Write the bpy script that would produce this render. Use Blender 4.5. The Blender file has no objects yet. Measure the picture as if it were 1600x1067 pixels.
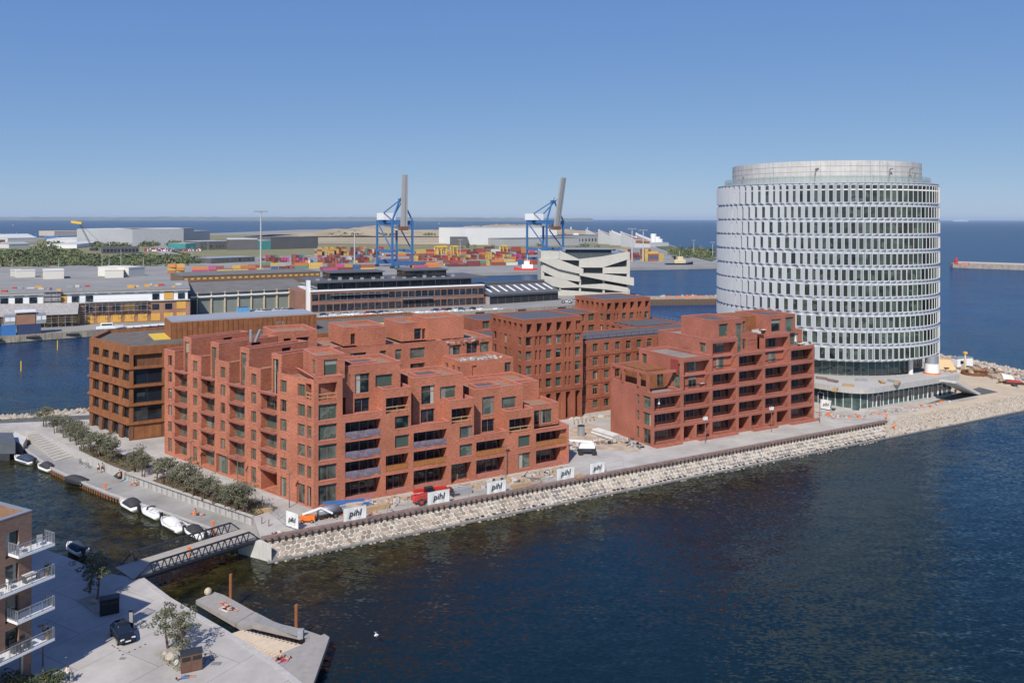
import bpy, math, random
from mathutils import Vector, Matrix
SC = bpy.context.scene
COL = SC.collection
R = math.radians
# ------------------------------------------------------------------ camera
F, CX, HY, H, ROLL = 1280.0, 800.0, 342.4, 45.0, 0.002
cam_d = bpy.data.cameras.new('camera'); cam = bpy.data.objects.new('camera', cam_d); COL.objects.link(cam)
cam.location = (0, 0, H); cam.rotation_euler = (math.pi/2, -ROLL, 0)
cam_d.sensor_width = 36; cam_d.lens = 36*F/1600; cam_d.shift_y = -(533.5-HY)/1600
cam_d.clip_start = .5; cam_d.clip_end = 200000
SC.camera = cam
# ------------------------------------------------------------------ light
SUN_H = Vector((.29, .957)).normalized()      # horizontal travel direction of the light
SUN_EL = R(45)
w = bpy.data.worlds.new('World'); SC.world = w; w.use_nodes = True
nt = w.node_tree; bg = nt.nodes['Background']
sky = nt.nodes.new('ShaderNodeTexSky'); sky.sky_type = 'NISHITA'; sky.sun_disc = False
sky.sun_elevation = SUN_EL; sky.sun_rotation = math.atan2(-SUN_H.x, -SUN_H.y)
sky.air_density = .5; sky.dust_density = .3; sky.ozone_density = 8; sky.altitude = 50
tint = nt.nodes.new('ShaderNodeMix'); tint.data_type = 'RGBA'; tint.blend_type = 'MULTIPLY'; tint.inputs[0].default_value = 1; tint.inputs[7].default_value = (1.13, 1.02, .95, 1)
nt.links.new(sky.outputs[0], tint.inputs[6])
bg.inputs[1].default_value = .118
# the photograph's clear, slightly hazy sky is flatter from horizon to zenith than the model: one gentle response curve over the whole sky
sx = nt.nodes.new('ShaderNodeSeparateColor'); cx_ = nt.nodes.new('ShaderNodeCombineColor'); nt.links.new(tint.outputs[2], sx.inputs[0])
for i_, (g_, k_) in enumerate(((.66, .60), (.50, .595), (.2, .66))):
    a_ = nt.nodes.new('ShaderNodeMath'); a_.operation = 'MULTIPLY'; a_.inputs[1].default_value = .118; nt.links.new(sx.outputs[i_], a_.inputs[0])
    b_ = nt.nodes.new('ShaderNodeMath'); b_.operation = 'POWER'; b_.inputs[1].default_value = g_; nt.links.new(a_.outputs[0], b_.inputs[0])
    c_ = nt.nodes.new('ShaderNodeMath'); c_.operation = 'MULTIPLY'; c_.inputs[1].default_value = k_/.118; nt.links.new(b_.outputs[0], c_.inputs[0]); nt.links.new(c_.outputs[0], cx_.inputs[i_])
nt.links.new(cx_.outputs[0], bg.inputs[0])
sd = bpy.data.lights.new('sun', 'SUN'); sd.energy = 4.7; sd.angle = R(.5); sd.color = (1, .95, .87)
so = bpy.data.objects.new('sun', sd); COL.objects.link(so)
so.rotation_euler = Vector((SUN_H.x*math.cos(SUN_EL), SUN_H.y*math.cos(SUN_EL), -math.sin(SUN_EL))).to_track_quat('-Z', 'Y').to_euler()
so.location = (0, 0, 300)
SC.view_settings.view_transform = 'Standard'; SC.view_settings.look = 'None'
SC.view_settings.exposure = .08; SC.view_settings.gamma = 1; SC.view_settings.use_curve_mapping = False
SC.render.engine = 'CYCLES'
SC.cycles.max_bounces = 6; SC.cycles.diffuse_bounces = 2; SC.cycles.glossy_bounces = 3
SC.cycles.transparent_max_bounces = 6; SC.cycles.volume_bounces = 1
# ------------------------------------------------------------------ picture measurements -> places on the ground
def ray(px, py):
    u = px-CX; v = HY-py
    return Vector((u-ROLL*v, F, v+ROLL*u))
def P(px, py, z=0.0):
    r = ray(px, py); t = (z-H)/r.z
    return Vector((r.x*t, r.y*t, z))
def P2(px, py, z=0.0):
    p = P(px, py, z); return (p.x, p.y)
def along(o, d, px):                 # distance along a ground line where it crosses a picture column
    k = (px-CX)/F
    return (k*o[1]-o[0])/(d[0]-k*d[1])
def zat(px, py, Y):
    r = ray(px, py); return H + r.z*Y/F
# ------------------------------------------------------------------ materials
MATS = {}
def mat(name, col, rough=.75, metal=0, var=.18, scale=.6, stretch=(1, 1, 1), bump=0, bscale=8, col2=None, rand=0, spec=.5, streak=0, emit=None):
    if name in MATS: return MATS[name]
    m = bpy.data.materials.new(name); m.use_nodes = True; n = m.node_tree.nodes; l = m.node_tree.links
    b = n['Principled BSDF']; b.inputs['Roughness'].default_value = rough; b.inputs['Metallic'].default_value = metal
    b.inputs['Specular IOR Level'].default_value = spec
    tc = n.new('ShaderNodeTexCoord'); mp = n.new('ShaderNodeMapping'); mp.inputs['Scale'].default_value = stretch
    l.new(tc.outputs['Object'], mp.inputs[0])
    ns = n.new('ShaderNodeTexNoise'); ns.inputs['Scale'].default_value = scale; ns.inputs['Detail'].default_value = 7; ns.inputs['Roughness'].default_value = .65
    l.new(mp.outputs[0], ns.inputs['Vector'])
    cr = n.new('ShaderNodeValToRGB'); cr.color_ramp.elements[0].position = .3; cr.color_ramp.elements[1].position = .7
    c2 = col2 or tuple(c*(1-var) for c in col); c1 = col if col2 else tuple(min(1, c*(1+var)) for c in col)
    cr.color_ramp.elements[0].color = (*c2, 1); cr.color_ramp.elements[1].color = (*c1, 1)
    l.new(ns.outputs[0], cr.inputs[0]); out = cr.outputs[0]
    if rand:
        oi = n.new('ShaderNodeObjectInfo'); mr = n.new('ShaderNodeMapRange'); mr.inputs[3].default_value = 1-rand; mr.inputs[4].default_value = 1+rand
        l.new(oi.outputs['Random'], mr.inputs[0]); mx = n.new('ShaderNodeVectorMath'); mx.operation = 'SCALE'
        l.new(out, mx.inputs[0]); l.new(mr.outputs[0], mx.inputs[3]); out = mx.outputs[0]
    if streak:
        mp2 = n.new('ShaderNodeMapping'); mp2.inputs['Scale'].default_value = (1, 1, .08); l.new(tc.outputs['Object'], mp2.inputs[0])
        n2 = n.new('ShaderNodeTexNoise'); n2.inputs['Scale'].default_value = 2.2; n2.inputs['Detail'].default_value = 5; l.new(mp2.outputs[0], n2.inputs['Vector'])
        mr = n.new('ShaderNodeMapRange'); mr.inputs[1].default_value = .35; mr.inputs[2].default_value = .65; mr.inputs[3].default_value = 1-streak; mr.inputs[4].default_value = 1
        l.new(n2.outputs[0], mr.inputs[0]); mx = n.new('ShaderNodeVectorMath'); mx.operation = 'SCALE'
        l.new(out, mx.inputs[0]); l.new(mr.outputs[0], mx.inputs[3]); out = mx.outputs[0]
    l.new(out, b.inputs['Base Color'])
    if bump:
        bn = n.new('ShaderNodeTexNoise'); bn.inputs['Scale'].default_value = bscale; bn.inputs['Detail'].default_value = 4
        l.new(tc.outputs['Object'], bn.inputs['Vector']); bp = n.new('ShaderNodeBump'); bp.inputs['Strength'].default_value = .6; bp.inputs['Distance'].default_value = bump
        l.new(bn.outputs[0], bp.inputs['Height']); l.new(bp.outputs[0], b.inputs['Normal'])
    if emit: b.inputs['Emission Color'].default_value = (*emit, 1); b.inputs['Emission Strength'].default_value = 1
    MATS[name] = m; return m
def brick_mat(name, ca, cb, cm):
    """courses of long thin bricks seen from far: horizontal runs of paler and darker bricks plus large weathering"""
    m = bpy.data.materials.new(name); m.use_nodes = True; n = m.node_tree.nodes; l = m.node_tree.links
    b = n['Principled BSDF']; b.inputs['Roughness'].default_value = .85; b.inputs['Specular IOR Level'].default_value = .25
    tc = n.new('ShaderNodeTexCoord')
    def noise(scale, st, det):
        mp = n.new('ShaderNodeMapping'); mp.inputs['Scale'].default_value = st; l.new(tc.outputs['Object'], mp.inputs[0])
        t = n.new('ShaderNodeTexNoise'); t.inputs['Scale'].default_value = scale; t.inputs['Detail'].default_value = det; l.new(mp.outputs[0], t.inputs['Vector']); return t
    a = noise(1.6, (1, 1, 5), 3); r = n.new('ShaderNodeValToRGB'); r.color_ramp.elements[0].position = .41; r.color_ramp.elements[1].position = .57
    r.color_ramp.elements[0].color = (*ca, 1); r.color_ramp.elements[1].color = (*cb, 1); l.new(a.outputs[0], r.inputs[0])
    c = noise(2.4, (1, 1, 5.5), 2); r2 = n.new('ShaderNodeValToRGB'); r2.color_ramp.elements[0].position = .58; r2.color_ramp.elements[1].position = .7
    r2.color_ramp.elements[0].color = (0, 0, 0, 1); r2.color_ramp.elements[1].color = (.55, .55, .55, 1); l.new(c.outputs[0], r2.inputs[0])
    mx = n.new('ShaderNodeMix'); mx.data_type = 'RGBA'; l.new(r2.outputs[0], mx.inputs[0]); l.new(r.outputs[0], mx.inputs[6]); mx.inputs[7].default_value = (*cm, 1)
    d = noise(.18, (1, 1, 1), 5); mr = n.new('ShaderNodeMapRange'); mr.inputs[1].default_value = .3; mr.inputs[2].default_value = .7; mr.inputs[3].default_value = .8; mr.inputs[4].default_value = 1.15
    l.new(d.outputs[0], mr.inputs[0]); sc = n.new('ShaderNodeVectorMath'); sc.operation = 'SCALE'; l.new(mx.outputs[2], sc.inputs[0]); l.new(mr.outputs[0], sc.inputs[3])
    l.new(sc.outputs[0], b.inputs['Base Color'])
    MATS[name] = m; return m
BR = brick_mat('red_brick', (.36, .122, .07), (.46, .172, .105), (.58, .31, .22))
BRB = brick_mat('rose_brick', (.31, .105, .07), (.39, .142, .098), (.48, .22, .16))
BRC = brick_mat('brown_brick', (.27, .085, .048), (.335, .115, .066), (.39, .16, .1))
BRD = brick_mat('old_brick', (.22, .11, .08), (.28, .15, .11), (.34, .22, .17))
COP = mat('coping_brick', (.47, .17, .13), .8, var=.12, scale=2)
COPB = mat('coping_rose', (.40, .15, .12), .8, var=.12, scale=2)
GRAV = mat('roof_gravel', (.33, .2, .13), .95, var=.3, scale=3, col2=(.22, .13, .09))
GRAVG = mat('roof_grey_gravel', (.24, .22, .2), .95, var=.3, scale=3)
FELT = mat('roof_felt', (.085, .09, .1), .8, var=.3, scale=1.5)
SOLAR = mat('solar_panel_glass', (.1, .1, .11), .6, var=.2, scale=3, spec=.35)
CONC = mat('concrete', (.44, .42, .4), .85, var=.12, scale=1.2, streak=.12)
CONCL = mat('pale_concrete', (.56, .545, .52), .85, var=.1, scale=.7, streak=.15)
CONCD = mat('dark_concrete', (.22, .215, .21), .85, var=.2, scale=1, streak=.25)
STEEL = mat('dark_steel', (.05, .055, .065), .5, .4, var=.2, scale=3)
GALV = mat('galvanised_steel', (.42, .44, .46), .45, .6, var=.12, scale=4)
ALU = mat('white_aluminium', (.46, .48, .515), .4, .15, var=.04, scale=.3)
WHITE = mat('white_paint', (.78, .78, .77), .45, var=.05, scale=2)
WOODW = mat('window_timber', (.24, .13, .075), .6, var=.2, scale=4)
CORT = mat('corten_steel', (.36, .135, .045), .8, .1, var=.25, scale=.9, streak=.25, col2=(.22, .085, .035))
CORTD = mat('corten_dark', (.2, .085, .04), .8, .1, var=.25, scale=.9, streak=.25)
RAILM = mat('rust_railing', (.16, .06, .045), .6, .2, var=.2, scale=4)
ORPAN = mat('amber_glass_panel', (.36, .15, .05), .25, var=.2, scale=2)
TARP = mat('clear_plastic_sheet', (.22, .18, .21), .2, var=.3, scale=2.5, bump=.05, bscale=3, col2=(.13, .1, .13))
TIMB = mat('raw_timber', (.42, .28, .15), .8, var=.25, scale=5)
CAP = mat('rusty_steel_rail', (.27, .185, .16), .75, .2, var=.3, scale=1.2, streak=.2)
RED = mat('red_paint', (.55, .04, .03), .4, var=.12, scale=2)
BLUE = mat('blue_paint', (.05, .17, .42), .4, var=.12, scale=2)
CRB = mat('crane_blue_paint', (.04, .14, .33), .5, var=.12, scale=.2)
ORG = mat('orange_paint', (.75, .18, .03), .5, var=.12, scale=2)
YEL = mat('yellow_paint', (.7, .42, .04), .6, var=.12, scale=2)
GREY = mat('grey_paint', (.3, .31, .33), .5, var=.12, scale=2)
BLK = mat('black_rubber', (.02, .02, .022), .7, var=.3, scale=5)
BLKG = mat('black_gloss_paint', (.012, .013, .016), .12, var=.1, scale=3, spec=.7)
REDP = mat('red_door_panel', (.3, .05, .02), .55, var=.15, scale=1)
SKIN = mat('skin', (.55, .3, .2), .6, var=.08, scale=5)
def glass_mat(name, cols, rough=.04):
    m = bpy.data.materials.new(name); m.use_nodes = True; n = m.node_tree.nodes; l = m.node_tree.links
    b = n['Principled BSDF']; b.inputs['Roughness'].default_value = rough; b.inputs['Specular IOR Level'].default_value = .75; b.inputs['IOR'].default_value = 1.52
    oi = n.new('ShaderNodeObjectInfo'); tc = n.new('ShaderNodeTexCoord')
    ad = n.new('ShaderNodeVectorMath'); ad.operation = 'ADD'; sc = n.new('ShaderNodeVectorMath'); sc.operation = 'SCALE'; sc.inputs[0].default_value = (31, 17, 53)
    l.new(oi.outputs['Random'], sc.inputs[3]); l.new(tc.outputs['Object'], ad.inputs[0]); l.new(sc.outputs[0], ad.inputs[1])
    ns = n.new('ShaderNodeTexNoise'); ns.inputs['Scale'].default_value = .55; ns.inputs['Detail'].default_value = 2; l.new(ad.outputs[0], ns.inputs['Vector'])
    mm = n.new('ShaderNodeMath'); mm.operation = 'MULTIPLY_ADD'; mm.inputs[1].default_value = .75; l.new(oi.outputs['Random'], mm.inputs[0]); l.new(ns.outputs[0], mm.inputs[2])
    cr = n.new('ShaderNodeValToRGB'); cr.color_ramp.interpolation = 'LINEAR'
    for i, c in enumerate(cols):
        e = cr.color_ramp.elements[i] if i < 2 else cr.color_ramp.elements.new(.5)
        e.position = .35+.6*i/(len(cols)-1); e.color = (*c, 1)
    l.new(mm.outputs[0], cr.inputs[0]); l.new(cr.outputs[0], b.inputs['Base Color']); MATS[name] = m; return m
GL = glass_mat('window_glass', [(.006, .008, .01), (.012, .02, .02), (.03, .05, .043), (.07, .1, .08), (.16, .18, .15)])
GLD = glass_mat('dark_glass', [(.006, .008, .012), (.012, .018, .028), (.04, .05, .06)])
GLT = glass_mat('tower_glass', [(.008, .008, .01), (.014, .016, .018), (.03, .038, .034), (.09, .12, .1)])
GLT.node_tree.nodes['Principled BSDF'].inputs['Specular IOR Level'].default_value = .4
GLP = glass_mat('podium_glass', [(.03, .055, .055), (.07, .12, .11), (.11, .17, .155)])
# ------------------------------------------------------------------ mesh builder
class MB:
    def __init__(s, fr=(0, 0, 0)): s.v = []; s.f = []; s.m = []; s.mi = 0; s.sm = False; s.fr = fr; s.smf = []
    def T(s, p):
        ox, oy, a = s.fr; c, q = math.cos(a), math.sin(a)
        return (ox+p[0]*c-p[1]*q, oy+p[0]*q+p[1]*c, p[2])
    def add(s, vs, fs):
        n = len(s.v); s.v += [s.T(p) for p in vs]
        for f in fs: s.f.append(tuple(i+n for i in f)); s.m.append(s.mi); s.smf.append(s.sm)
    def quad(s, a, b, c, d): s.add([a, b, c, d], [(0, 1, 2, 3)])
    def tri(s, a, b, c): s.add([a, b, c], [(0, 1, 2)])
    def box(s, x0, x1, y0, y1, z0, z1):
        s.add([(x0, y0, z0), (x1, y0, z0), (x1, y1, z0), (x0, y1, z0), (x0, y0, z1), (x1, y0, z1), (x1, y1, z1), (x0, y1, z1)],
              [(0, 3, 2, 1), (4, 5, 6, 7), (0, 1, 5, 4), (1, 2, 6, 5), (2, 3, 7, 6), (3, 0, 4, 7)])
    def cbox(s, x, y, z, w, d, h): s.box(x-w/2, x+w/2, y-d/2, y+d/2, z, z+h)
    def prism(s, poly, z0, z1, top=True, bot=True):
        n = len(poly); g = lambda z, p: z(p) if callable(z) else z
        vs = [(p[0], p[1], g(z0, p)) for p in poly]+[(p[0], p[1], g(z1, p)) for p in poly]
        fs = [(i, (i+1) % n, (i+1) % n+n, i+n) for i in range(n)]
        if top: fs.append(tuple(range(n, 2*n)))
        if bot: fs.append(tuple(reversed(range(n))))
        s.add(vs, fs)
    def tube(s, p, q, r0, r1=None, n=6, cap=True):
        p = Vector(p); q = Vector(q); r1 = r0 if r1 is None else r1; d = (q-p)
        if d.length < 1e-6: return
        d.normalize(); a = d.orthogonal().normalized(); b = d.cross(a)
        vs = []
        for c, r in ((p, r0), (q, r1)):
            for i in range(n):
                t = 2*math.pi*i/n; e = c+a*(r*math.cos(t))+b*(r*math.sin(t)); vs.append(tuple(e))
        fs = [(i, (i+1) % n, (i+1) % n+n, i+n) for i in range(n)]
        if cap: fs += [tuple(reversed(range(n))), tuple(range(n, 2*n))]
        s.add(vs, fs)
    def bar(s, p, q, w, h=None):           # rectangular bar between points
        h = h or w; p = Vector(p); q = Vector(q); d = (q-p).normalized()
        a = d.cross(Vector((0, 0, 1))); a = a.normalized() if a.length > 1e-3 else Vector((1, 0, 0)); b = a.cross(d)
        vs = [tuple(c+a*(i*w/2)+b*(j*h/2)) for c in (p, q) for i, j in ((-1, -1), (1, -1), (1, 1), (-1, 1))]
        s.add(vs, [(0, 1, 2, 3), (7, 6, 5, 4), (0, 4, 5, 1), (1, 5, 6, 2), (2, 6, 7, 3), (3, 7, 4, 0)])
    def loft(s, rings, close=True, cap=True):
        n = len(rings[0]); vs = [tuple(p) for r in rings for p in r]; fs = []
        for k in range(len(rings)-1):
            for i in range(n if close else n-1):
                j = (i+1) % n; fs.append((k*n+i, k*n+j, (k+1)*n+j, (k+1)*n+i))
        if cap: fs += [tuple(reversed(range(n))), tuple(range((len(rings)-1)*n, len(rings)*n))]
        s.add(vs, fs)
    def ball(s, c, r, n=8, m=5, sc=(1, 1, 1)):
        rings = []
        for k in range(m+1):
            t = math.pi*k/m; rr = max(math.sin(t), .02)*r
            rings.append([(c[0]+rr*math.cos(2*math.pi*i/n)*sc[0], c[1]+rr*math.sin(2*math.pi*i/n)*sc[1], c[2]-math.cos(t)*r*sc[2]) for i in range(n)])
        s.loft(rings)
    def disc(s, x, y, z0, z1, r, n=16, r1=None):
        s.loft([[(x+rr*math.cos(2*math.pi*i/n), y+rr*math.sin(2*math.pi*i/n), z) for i in range(n)] for z, rr in ((z0, r), (z1, r if r1 is None else r1))])
    def mesh(s, name, mats):
        me = bpy.data.meshes.new(name); me.from_pydata(s.v, [], s.f)
        mats = mats if isinstance(mats, (list, tuple)) else [mats]
        for m_ in mats: me.materials.append(m_)
        if len(mats) > 1: me.polygons.foreach_set('material_index', s.m)
        if any(s.smf): me.polygons.foreach_set('use_smooth', s.smf)
        me.update(); return me
    def build(s, name, mats, parent=None, loc=(0, 0, 0), rot=0):
        if not s.f: return None
        return put(name, s.mesh(name, mats), parent, loc, rot)
def put(name, me, parent=None, loc=(0, 0, 0), rot=0, scale=None):
    o = bpy.data.objects.new(name, me); COL.objects.link(o)
    if parent is not None: o.parent = parent
    o.location = loc
    if isinstance(rot, (tuple, list)): o.rotation_euler = rot
    elif rot: o.rotation_euler = (0, 0, rot)
    if scale: o.scale = scale
    return o
def tag(o, label, cat, group=None):
    o['label'] = label; o['category'] = cat
    if group: o['group'] = group
    return o
def thing(name, label, cat, loc=(0, 0, 0), rot=0, group=None):
    return tag(put(name, None, None, tuple(loc) if len(loc) == 3 else (loc[0], loc[1], 0), rot), label, cat, group)
def struct(o): o['kind'] = 'structure'; return o
def stuff(o): o['kind'] = 'stuff'; return o
ORD = 'first second third fourth fifth sixth seventh eighth ninth tenth eleventh twelfth thirteenth fourteenth fifteenth sixteenth seventeenth eighteenth nineteenth twentieth'.split()
def nth(k): return ORD[k] if k < 20 else ('twenty-'+ORD[k-20] if k < 29 else 'thirtieth' if k == 29 else 'thirty-'+ORD[(k-30) % 9])
def clone(root, loc, rot, label, group=None, scale=None, name=None):
    r = root.copy(); COL.objects.link(r); r.location = loc; r.rotation_euler = (0, 0, rot); r['label'] = label
    if group: r['group'] = group
    if scale: r.scale = (scale,)*3
    if name: r.name = name
    for ch in list(root.children):
        c = ch.copy(); COL.objects.link(c); c.parent = r
        for g in ch.children:
            d = g.copy(); COL.objects.link(d); d.parent = c
    return r
CURT = mat('curtain', (.3, .29, .25), .6, var=.25, scale=3, rand=.4); CR = random.Random(5)
# ------------------------------------------------------------------ building kit
CACHE = {}
def window(parent, x, y, z, ang, w_, h_, style='1', frame=None, glass=None, sill=None):
    frame = frame or WOODW; glass = glass or GL
    k = ('win', round(w_, 2), round(h_, 2), style, frame.name, glass.name, sill.name if sill else '')
    if k not in CACHE:
        m = MB(); t = .09 if h_ > 1 else .06; hw = w_/2
        m.box(-hw, hw, 0, .12, 0, t); m.box(-hw, hw, 0, .12, h_-t, h_); m.box(-hw, -hw+t, 0, .12, t, h_-t); m.box(hw-t, hw, 0, .12, t, h_-t)
        nv = int(style[0]) if style[0].isdigit() else 1
        for i in range(1, nv):
            xx = -hw+w_*i/nv; m.box(xx-.04, xx+.04, .01, .11, t, h_-t)
        if 't' in style: m.box(-hw+t, hw-t, .01, .11, h_*.68-.05, h_*.68+.05)
        if 's' in style: m.box(-hw+w_*.33, -hw+w_*.33+.08, .01, .11, t, h_-t)
        if sill: m.mi = 1; m.box(-hw-.03, hw+.03, -.3, .0, -.05, .03)
        g = MB(); g.box(-hw+.02, hw-.02, .06, .08, .02, h_-.02)
        CACHE[k] = (m.mesh('window', [frame, sill] if sill else frame), g.mesh('pane', glass))
    a, b = CACHE[k]
    o = put('window', a, parent, (x, y, z), ang); put('pane', b, o)
    if glass is GL and w_ > .9 and h_ > 1.5:
        v = CR.random()
        if v < .45:
            kk = ('curt', round(w_, 2), round(h_, 2), int(v*100) % 4)
            if kk not in CACHE:
                m = MB(); hw = w_/2-.1; t_ = int(v*100) % 4
                if t_ == 0: m.box(-hw, -hw+w_*.2, .05, .056, .1, h_-.1)
                elif t_ == 1: m.box(hw-w_*.24, hw, .05, .056, .1, h_-.1)
                elif t_ == 2: m.box(-hw, hw, .05, .056, h_*.66, h_-.1)
                else: m.box(-hw, -hw+w_*.34, .05, .056, .1, h_-.1)
                CACHE[kk] = m.mesh('curtain', CURT)
            put('curtain', CACHE[kk], o)
    return o
def railing(parent, x, y, z, ang, L, kind, h=1.0):
    k = ('rail', round(L, 2), kind, h)
    if k not in CACHE:
        m = MB()
        if kind == 'bars':
            m.box(0, L, -.02, .02, h-.04, h); m.box(0, L, -.015, .015, .05, .08)
            n = max(2, int(L/.3))
            for i in range(n+1): m.box(L*i/n-.008, L*i/n+.008, -.008, .008, .05, h-.04)
            mt = RAILM
        elif kind == 'panel':
            m.box(0, L, -.02, .02, .03, h-.06); m.mi = 1; m.box(0, L, -.04, .04, h-.06, h); m.box(0, L, -.04, .04, 0, .05); mt = [ORPAN, RAILM]
        elif kind == 'tarp':
            n = 9; random.seed(int(L*100))
            top = [(L*i/n, random.uniform(-.08, .02), h+random.uniform(-.03, .05)) for i in range(n+1)]
            bo = [(L*i/n, -.12+random.uniform(-.1, .06), random.uniform(-.25, -.05)) for i in range(n+1)]
            md = [(L*i/n, -.1+random.uniform(-.12, .08), h*.45+random.uniform(-.1, .1)) for i in range(n+1)]
            m.loft([top, md, bo], close=False, cap=False); m.loft([[(a[0], a[1]+.02, a[2]) for a in top], [(a[0], a[1]+.02, a[2]) for a in md], [(a[0], a[1]+.02, a[2]) for a in bo]], close=False, cap=False); mt = TARP
        elif kind == 'timber':
            for zz in (.35, .95): m.box(-.1, L+.1, -.05, 0, zz, zz+.14)
            n = max(2, int(L/1.6))
            for i in range(n+1): m.box(L*i/n-.04, L*i/n+.04, 0, .06, 0, 1.15)
            mt = TIMB
        elif kind == 'glass':
            m.box(0, L, -.01, .01, .05, h-.05); m.mi = 1; m.box(0, L, -.025, .025, h-.05, h); mt = [GLD, GALV]
        elif kind == 'wall':
            m.box(0, L, .02, .2, 0, h*.55); mt = COPB
        elif kind == 'white':
            m.box(0, L, -.03, .03, h-.05, h); n = max(2, int(L/.13))
            for i in range(n+1): m.box(L*i/n-.012, L*i/n+.012, -.012, .012, 0, h-.04)
            for i in range(0, n+1, max(1, n//3)): m.box(L*i/n-.035, L*i/n+.035, -.035, .035, 0, h)
            mt = GALV
        CACHE[k] = m.mesh('balcony_railing', mt)
    return put('balcony_railing', CACHE[k], parent, (x, y, z), ang)
class Bld:
    """collects one building: wall, roof, coping meshes + window and railing parts"""
    def __init__(s, root, wall, cop, roofm=GRAV, frame=None, glass=None, sill=None, wname='wall'):
        s.root = root; s.wall = MB(); s.cop = MB(); s.roofs = {}; s.wm = wall; s.cm = cop; s.rm = roofm; s.frame = frame; s.glass = glass; s.sill = sill; s.wname = wname
    def setfr(s, fr):
        s.wall.fr = fr; s.cop.fr = fr; s.fr = fr
        for m in s.roofs.values(): m.fr = fr
    def tf(s, x, y): p = s.wall.T((x, y, 0)); return p[0], p[1]
    def face(s, sx, sy, ang, L, z0, z1, ops):
        W = s.wall; c, q = math.cos(ang), math.sin(ang)
        pt = lambda a, d, z: (sx+a*c-d*q, sy+a*q+d*c, z)      # d = depth inward
        ops = [o for o in ops if o[0] < L and o[1] > 0 and o[3] > z0]
        xs = sorted({0, L, *[o[0] for o in ops], *[o[1] for o in ops]}); zs = sorted({z0, z1, *[o[2] for o in ops], *[min(o[3], z1) for o in ops]})
        for i in range(len(xs)-1):
            run = None
            for j in range(len(zs)-1):
                xm = (xs[i]+xs[i+1])/2; zm = (zs[j]+zs[j+1])/2
                if any(o[0] < xm < o[1] and o[2] < zm < o[3] for o in ops):
                    continue
                W.quad(pt(xs[i], 0, zs[j]), pt(xs[i+1], 0, zs[j]), pt(xs[i+1], 0, zs[j+1]), pt(xs[i], 0, zs[j+1]))
        for o in ops:
            a0, a1, b0, b1, d, kind = o[:6]; opt = o[6] if len(o) > 6 else {}
            W.quad(pt(a0, 0, b0), pt(a0, d, b0), pt(a0, d, b1), pt(a0, 0, b1)); W.quad(pt(a1, 0, b0), pt(a1, d, b0), pt(a1, d, b1), pt(a1, 0, b1))
            W.quad(pt(a0, 0, b0), pt(a1, 0, b0), pt(a1, d, b0), pt(a0, d, b0)); W.quad(pt(a0, 0, b1), pt(a1, 0, b1), pt(a1, d, b1), pt(a0, d, b1))
            ga = ang+s.fr[2]
            if kind == 'w':
                p = pt((a0+a1)/2, d-.0, b0); x, y = s.tf(p[0], p[1])
                window(s.root, x, y, b0, ga, a1-a0, b1-b0, opt.get('s', '1'), opt.get('frame', s.frame), opt.get('g', s.glass), s.sill)
                W.quad(pt(a0, d+.1, b0), pt(a1, d+.1, b0), pt(a1, d+.1, b1), pt(a0, d+.1, b1))
            elif kind == 'l':
                n = opt.get('n', max(1, round((a1-a0)/2.0)))
                wa = opt.get('pier', 0)
                b1_ = b1-.05
                W.quad(pt(a0, d+.1, b0), pt(a1, d+.1, b0), pt(a1, d+.1, b1), pt(a0, d+.1, b1))
                ww = (a1-a0-wa)/n
                if wa: W.quad(pt(a0, d-.05, b0), pt(a0+wa, d-.05, b0), pt(a0+wa, d-.05, b1), pt(a0, d-.05, b1))
                for i in range(n):
                    p = pt(a0+wa+ww*(i+.5), d-.12, b0); x, y = s.tf(p[0], p[1])
                    window(s.root, x, y, b0+.02, ga, ww-.02, b1_-b0, opt.get('s', '2'), opt.get('frame', s.frame), opt.get('g', s.glass))
                rk = opt.get('r')
                if rk:
                    p = pt(a0+.03, opt.get('rd', .12), b0); x, y = s.tf(p[0], p[1]); railing(s.root, x, y, b0+opt.get('rz', .02), ga, a1-a0-.06, rk, opt.get('h', 1.0))
            elif kind == 'd':
                W.quad(pt(a0, d, b0), pt(a1, d, b0), pt(a1, d, b1), pt(a0, d, b1))
    def vol(s, x0, x1, y0, y1, z0, z1, front=(), right=(), back=(), left=(), par=.55, t=.32, roof=None, faces='frbl'):
        X = x1-x0; Y = y1-y0
        if 'f' in faces: s.face(x0, y0, 0, X, z0, z1, front)
        if 'r' in faces: s.face(x1, y0, math.pi/2, Y, z0, z1, right)
        if 'b' in faces: s.face(x1, y1, math.pi, X, z0, z1, back)
        if 'l' in faces: s.face(x0, y1, -math.pi/2, Y, z0, z1, left)
        rm = roof or s.rm
        if rm.name not in s.roofs: s.roofs[rm.name] = MB(s.fr)
        Rf = s.roofs[rm.name]; Rf.fr = s.fr
        zr = z1-par; Rf.quad((x0+t, y0+t, zr), (x1-t, y0+t, zr), (x1-t, y1-t, zr), (x0+t, y1-t, zr))
        e = .03; C = s.cop
        if par > 0:
            for a in ((x0+t, x1-t, y0+t, y0+t), (x1-t, x1-t, y0+t, y1-t), (x0+t, x1-t, y1-t, y1-t), (x0+t, x0+t, y0+t, y1-t)):
                s.wall.quad((a[0], a[2], zr), (a[1], a[3], zr), (a[1], a[3], z1), (a[0], a[2], z1))
        C.box(x0-e, x1+e, y0-e, y0+t, z1, z1+.09); C.box(x0-e, x1+e, y1-t, y1+e, z1, z1+.09)
        C.box(x0-e, x0+t, y0+t, y1-t, z1, z1+.09); C.box(x1-t, x1+e, y0+t, y1-t, z1, z1+.09)
    def finish(s):
        s.wall.build(s.wname, s.wm, s.root); s.cop.build('coping', s.cm, s.root)
        for k, m in s.roofs.items(): m.build('roof', MATS[k], s.root)
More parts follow.
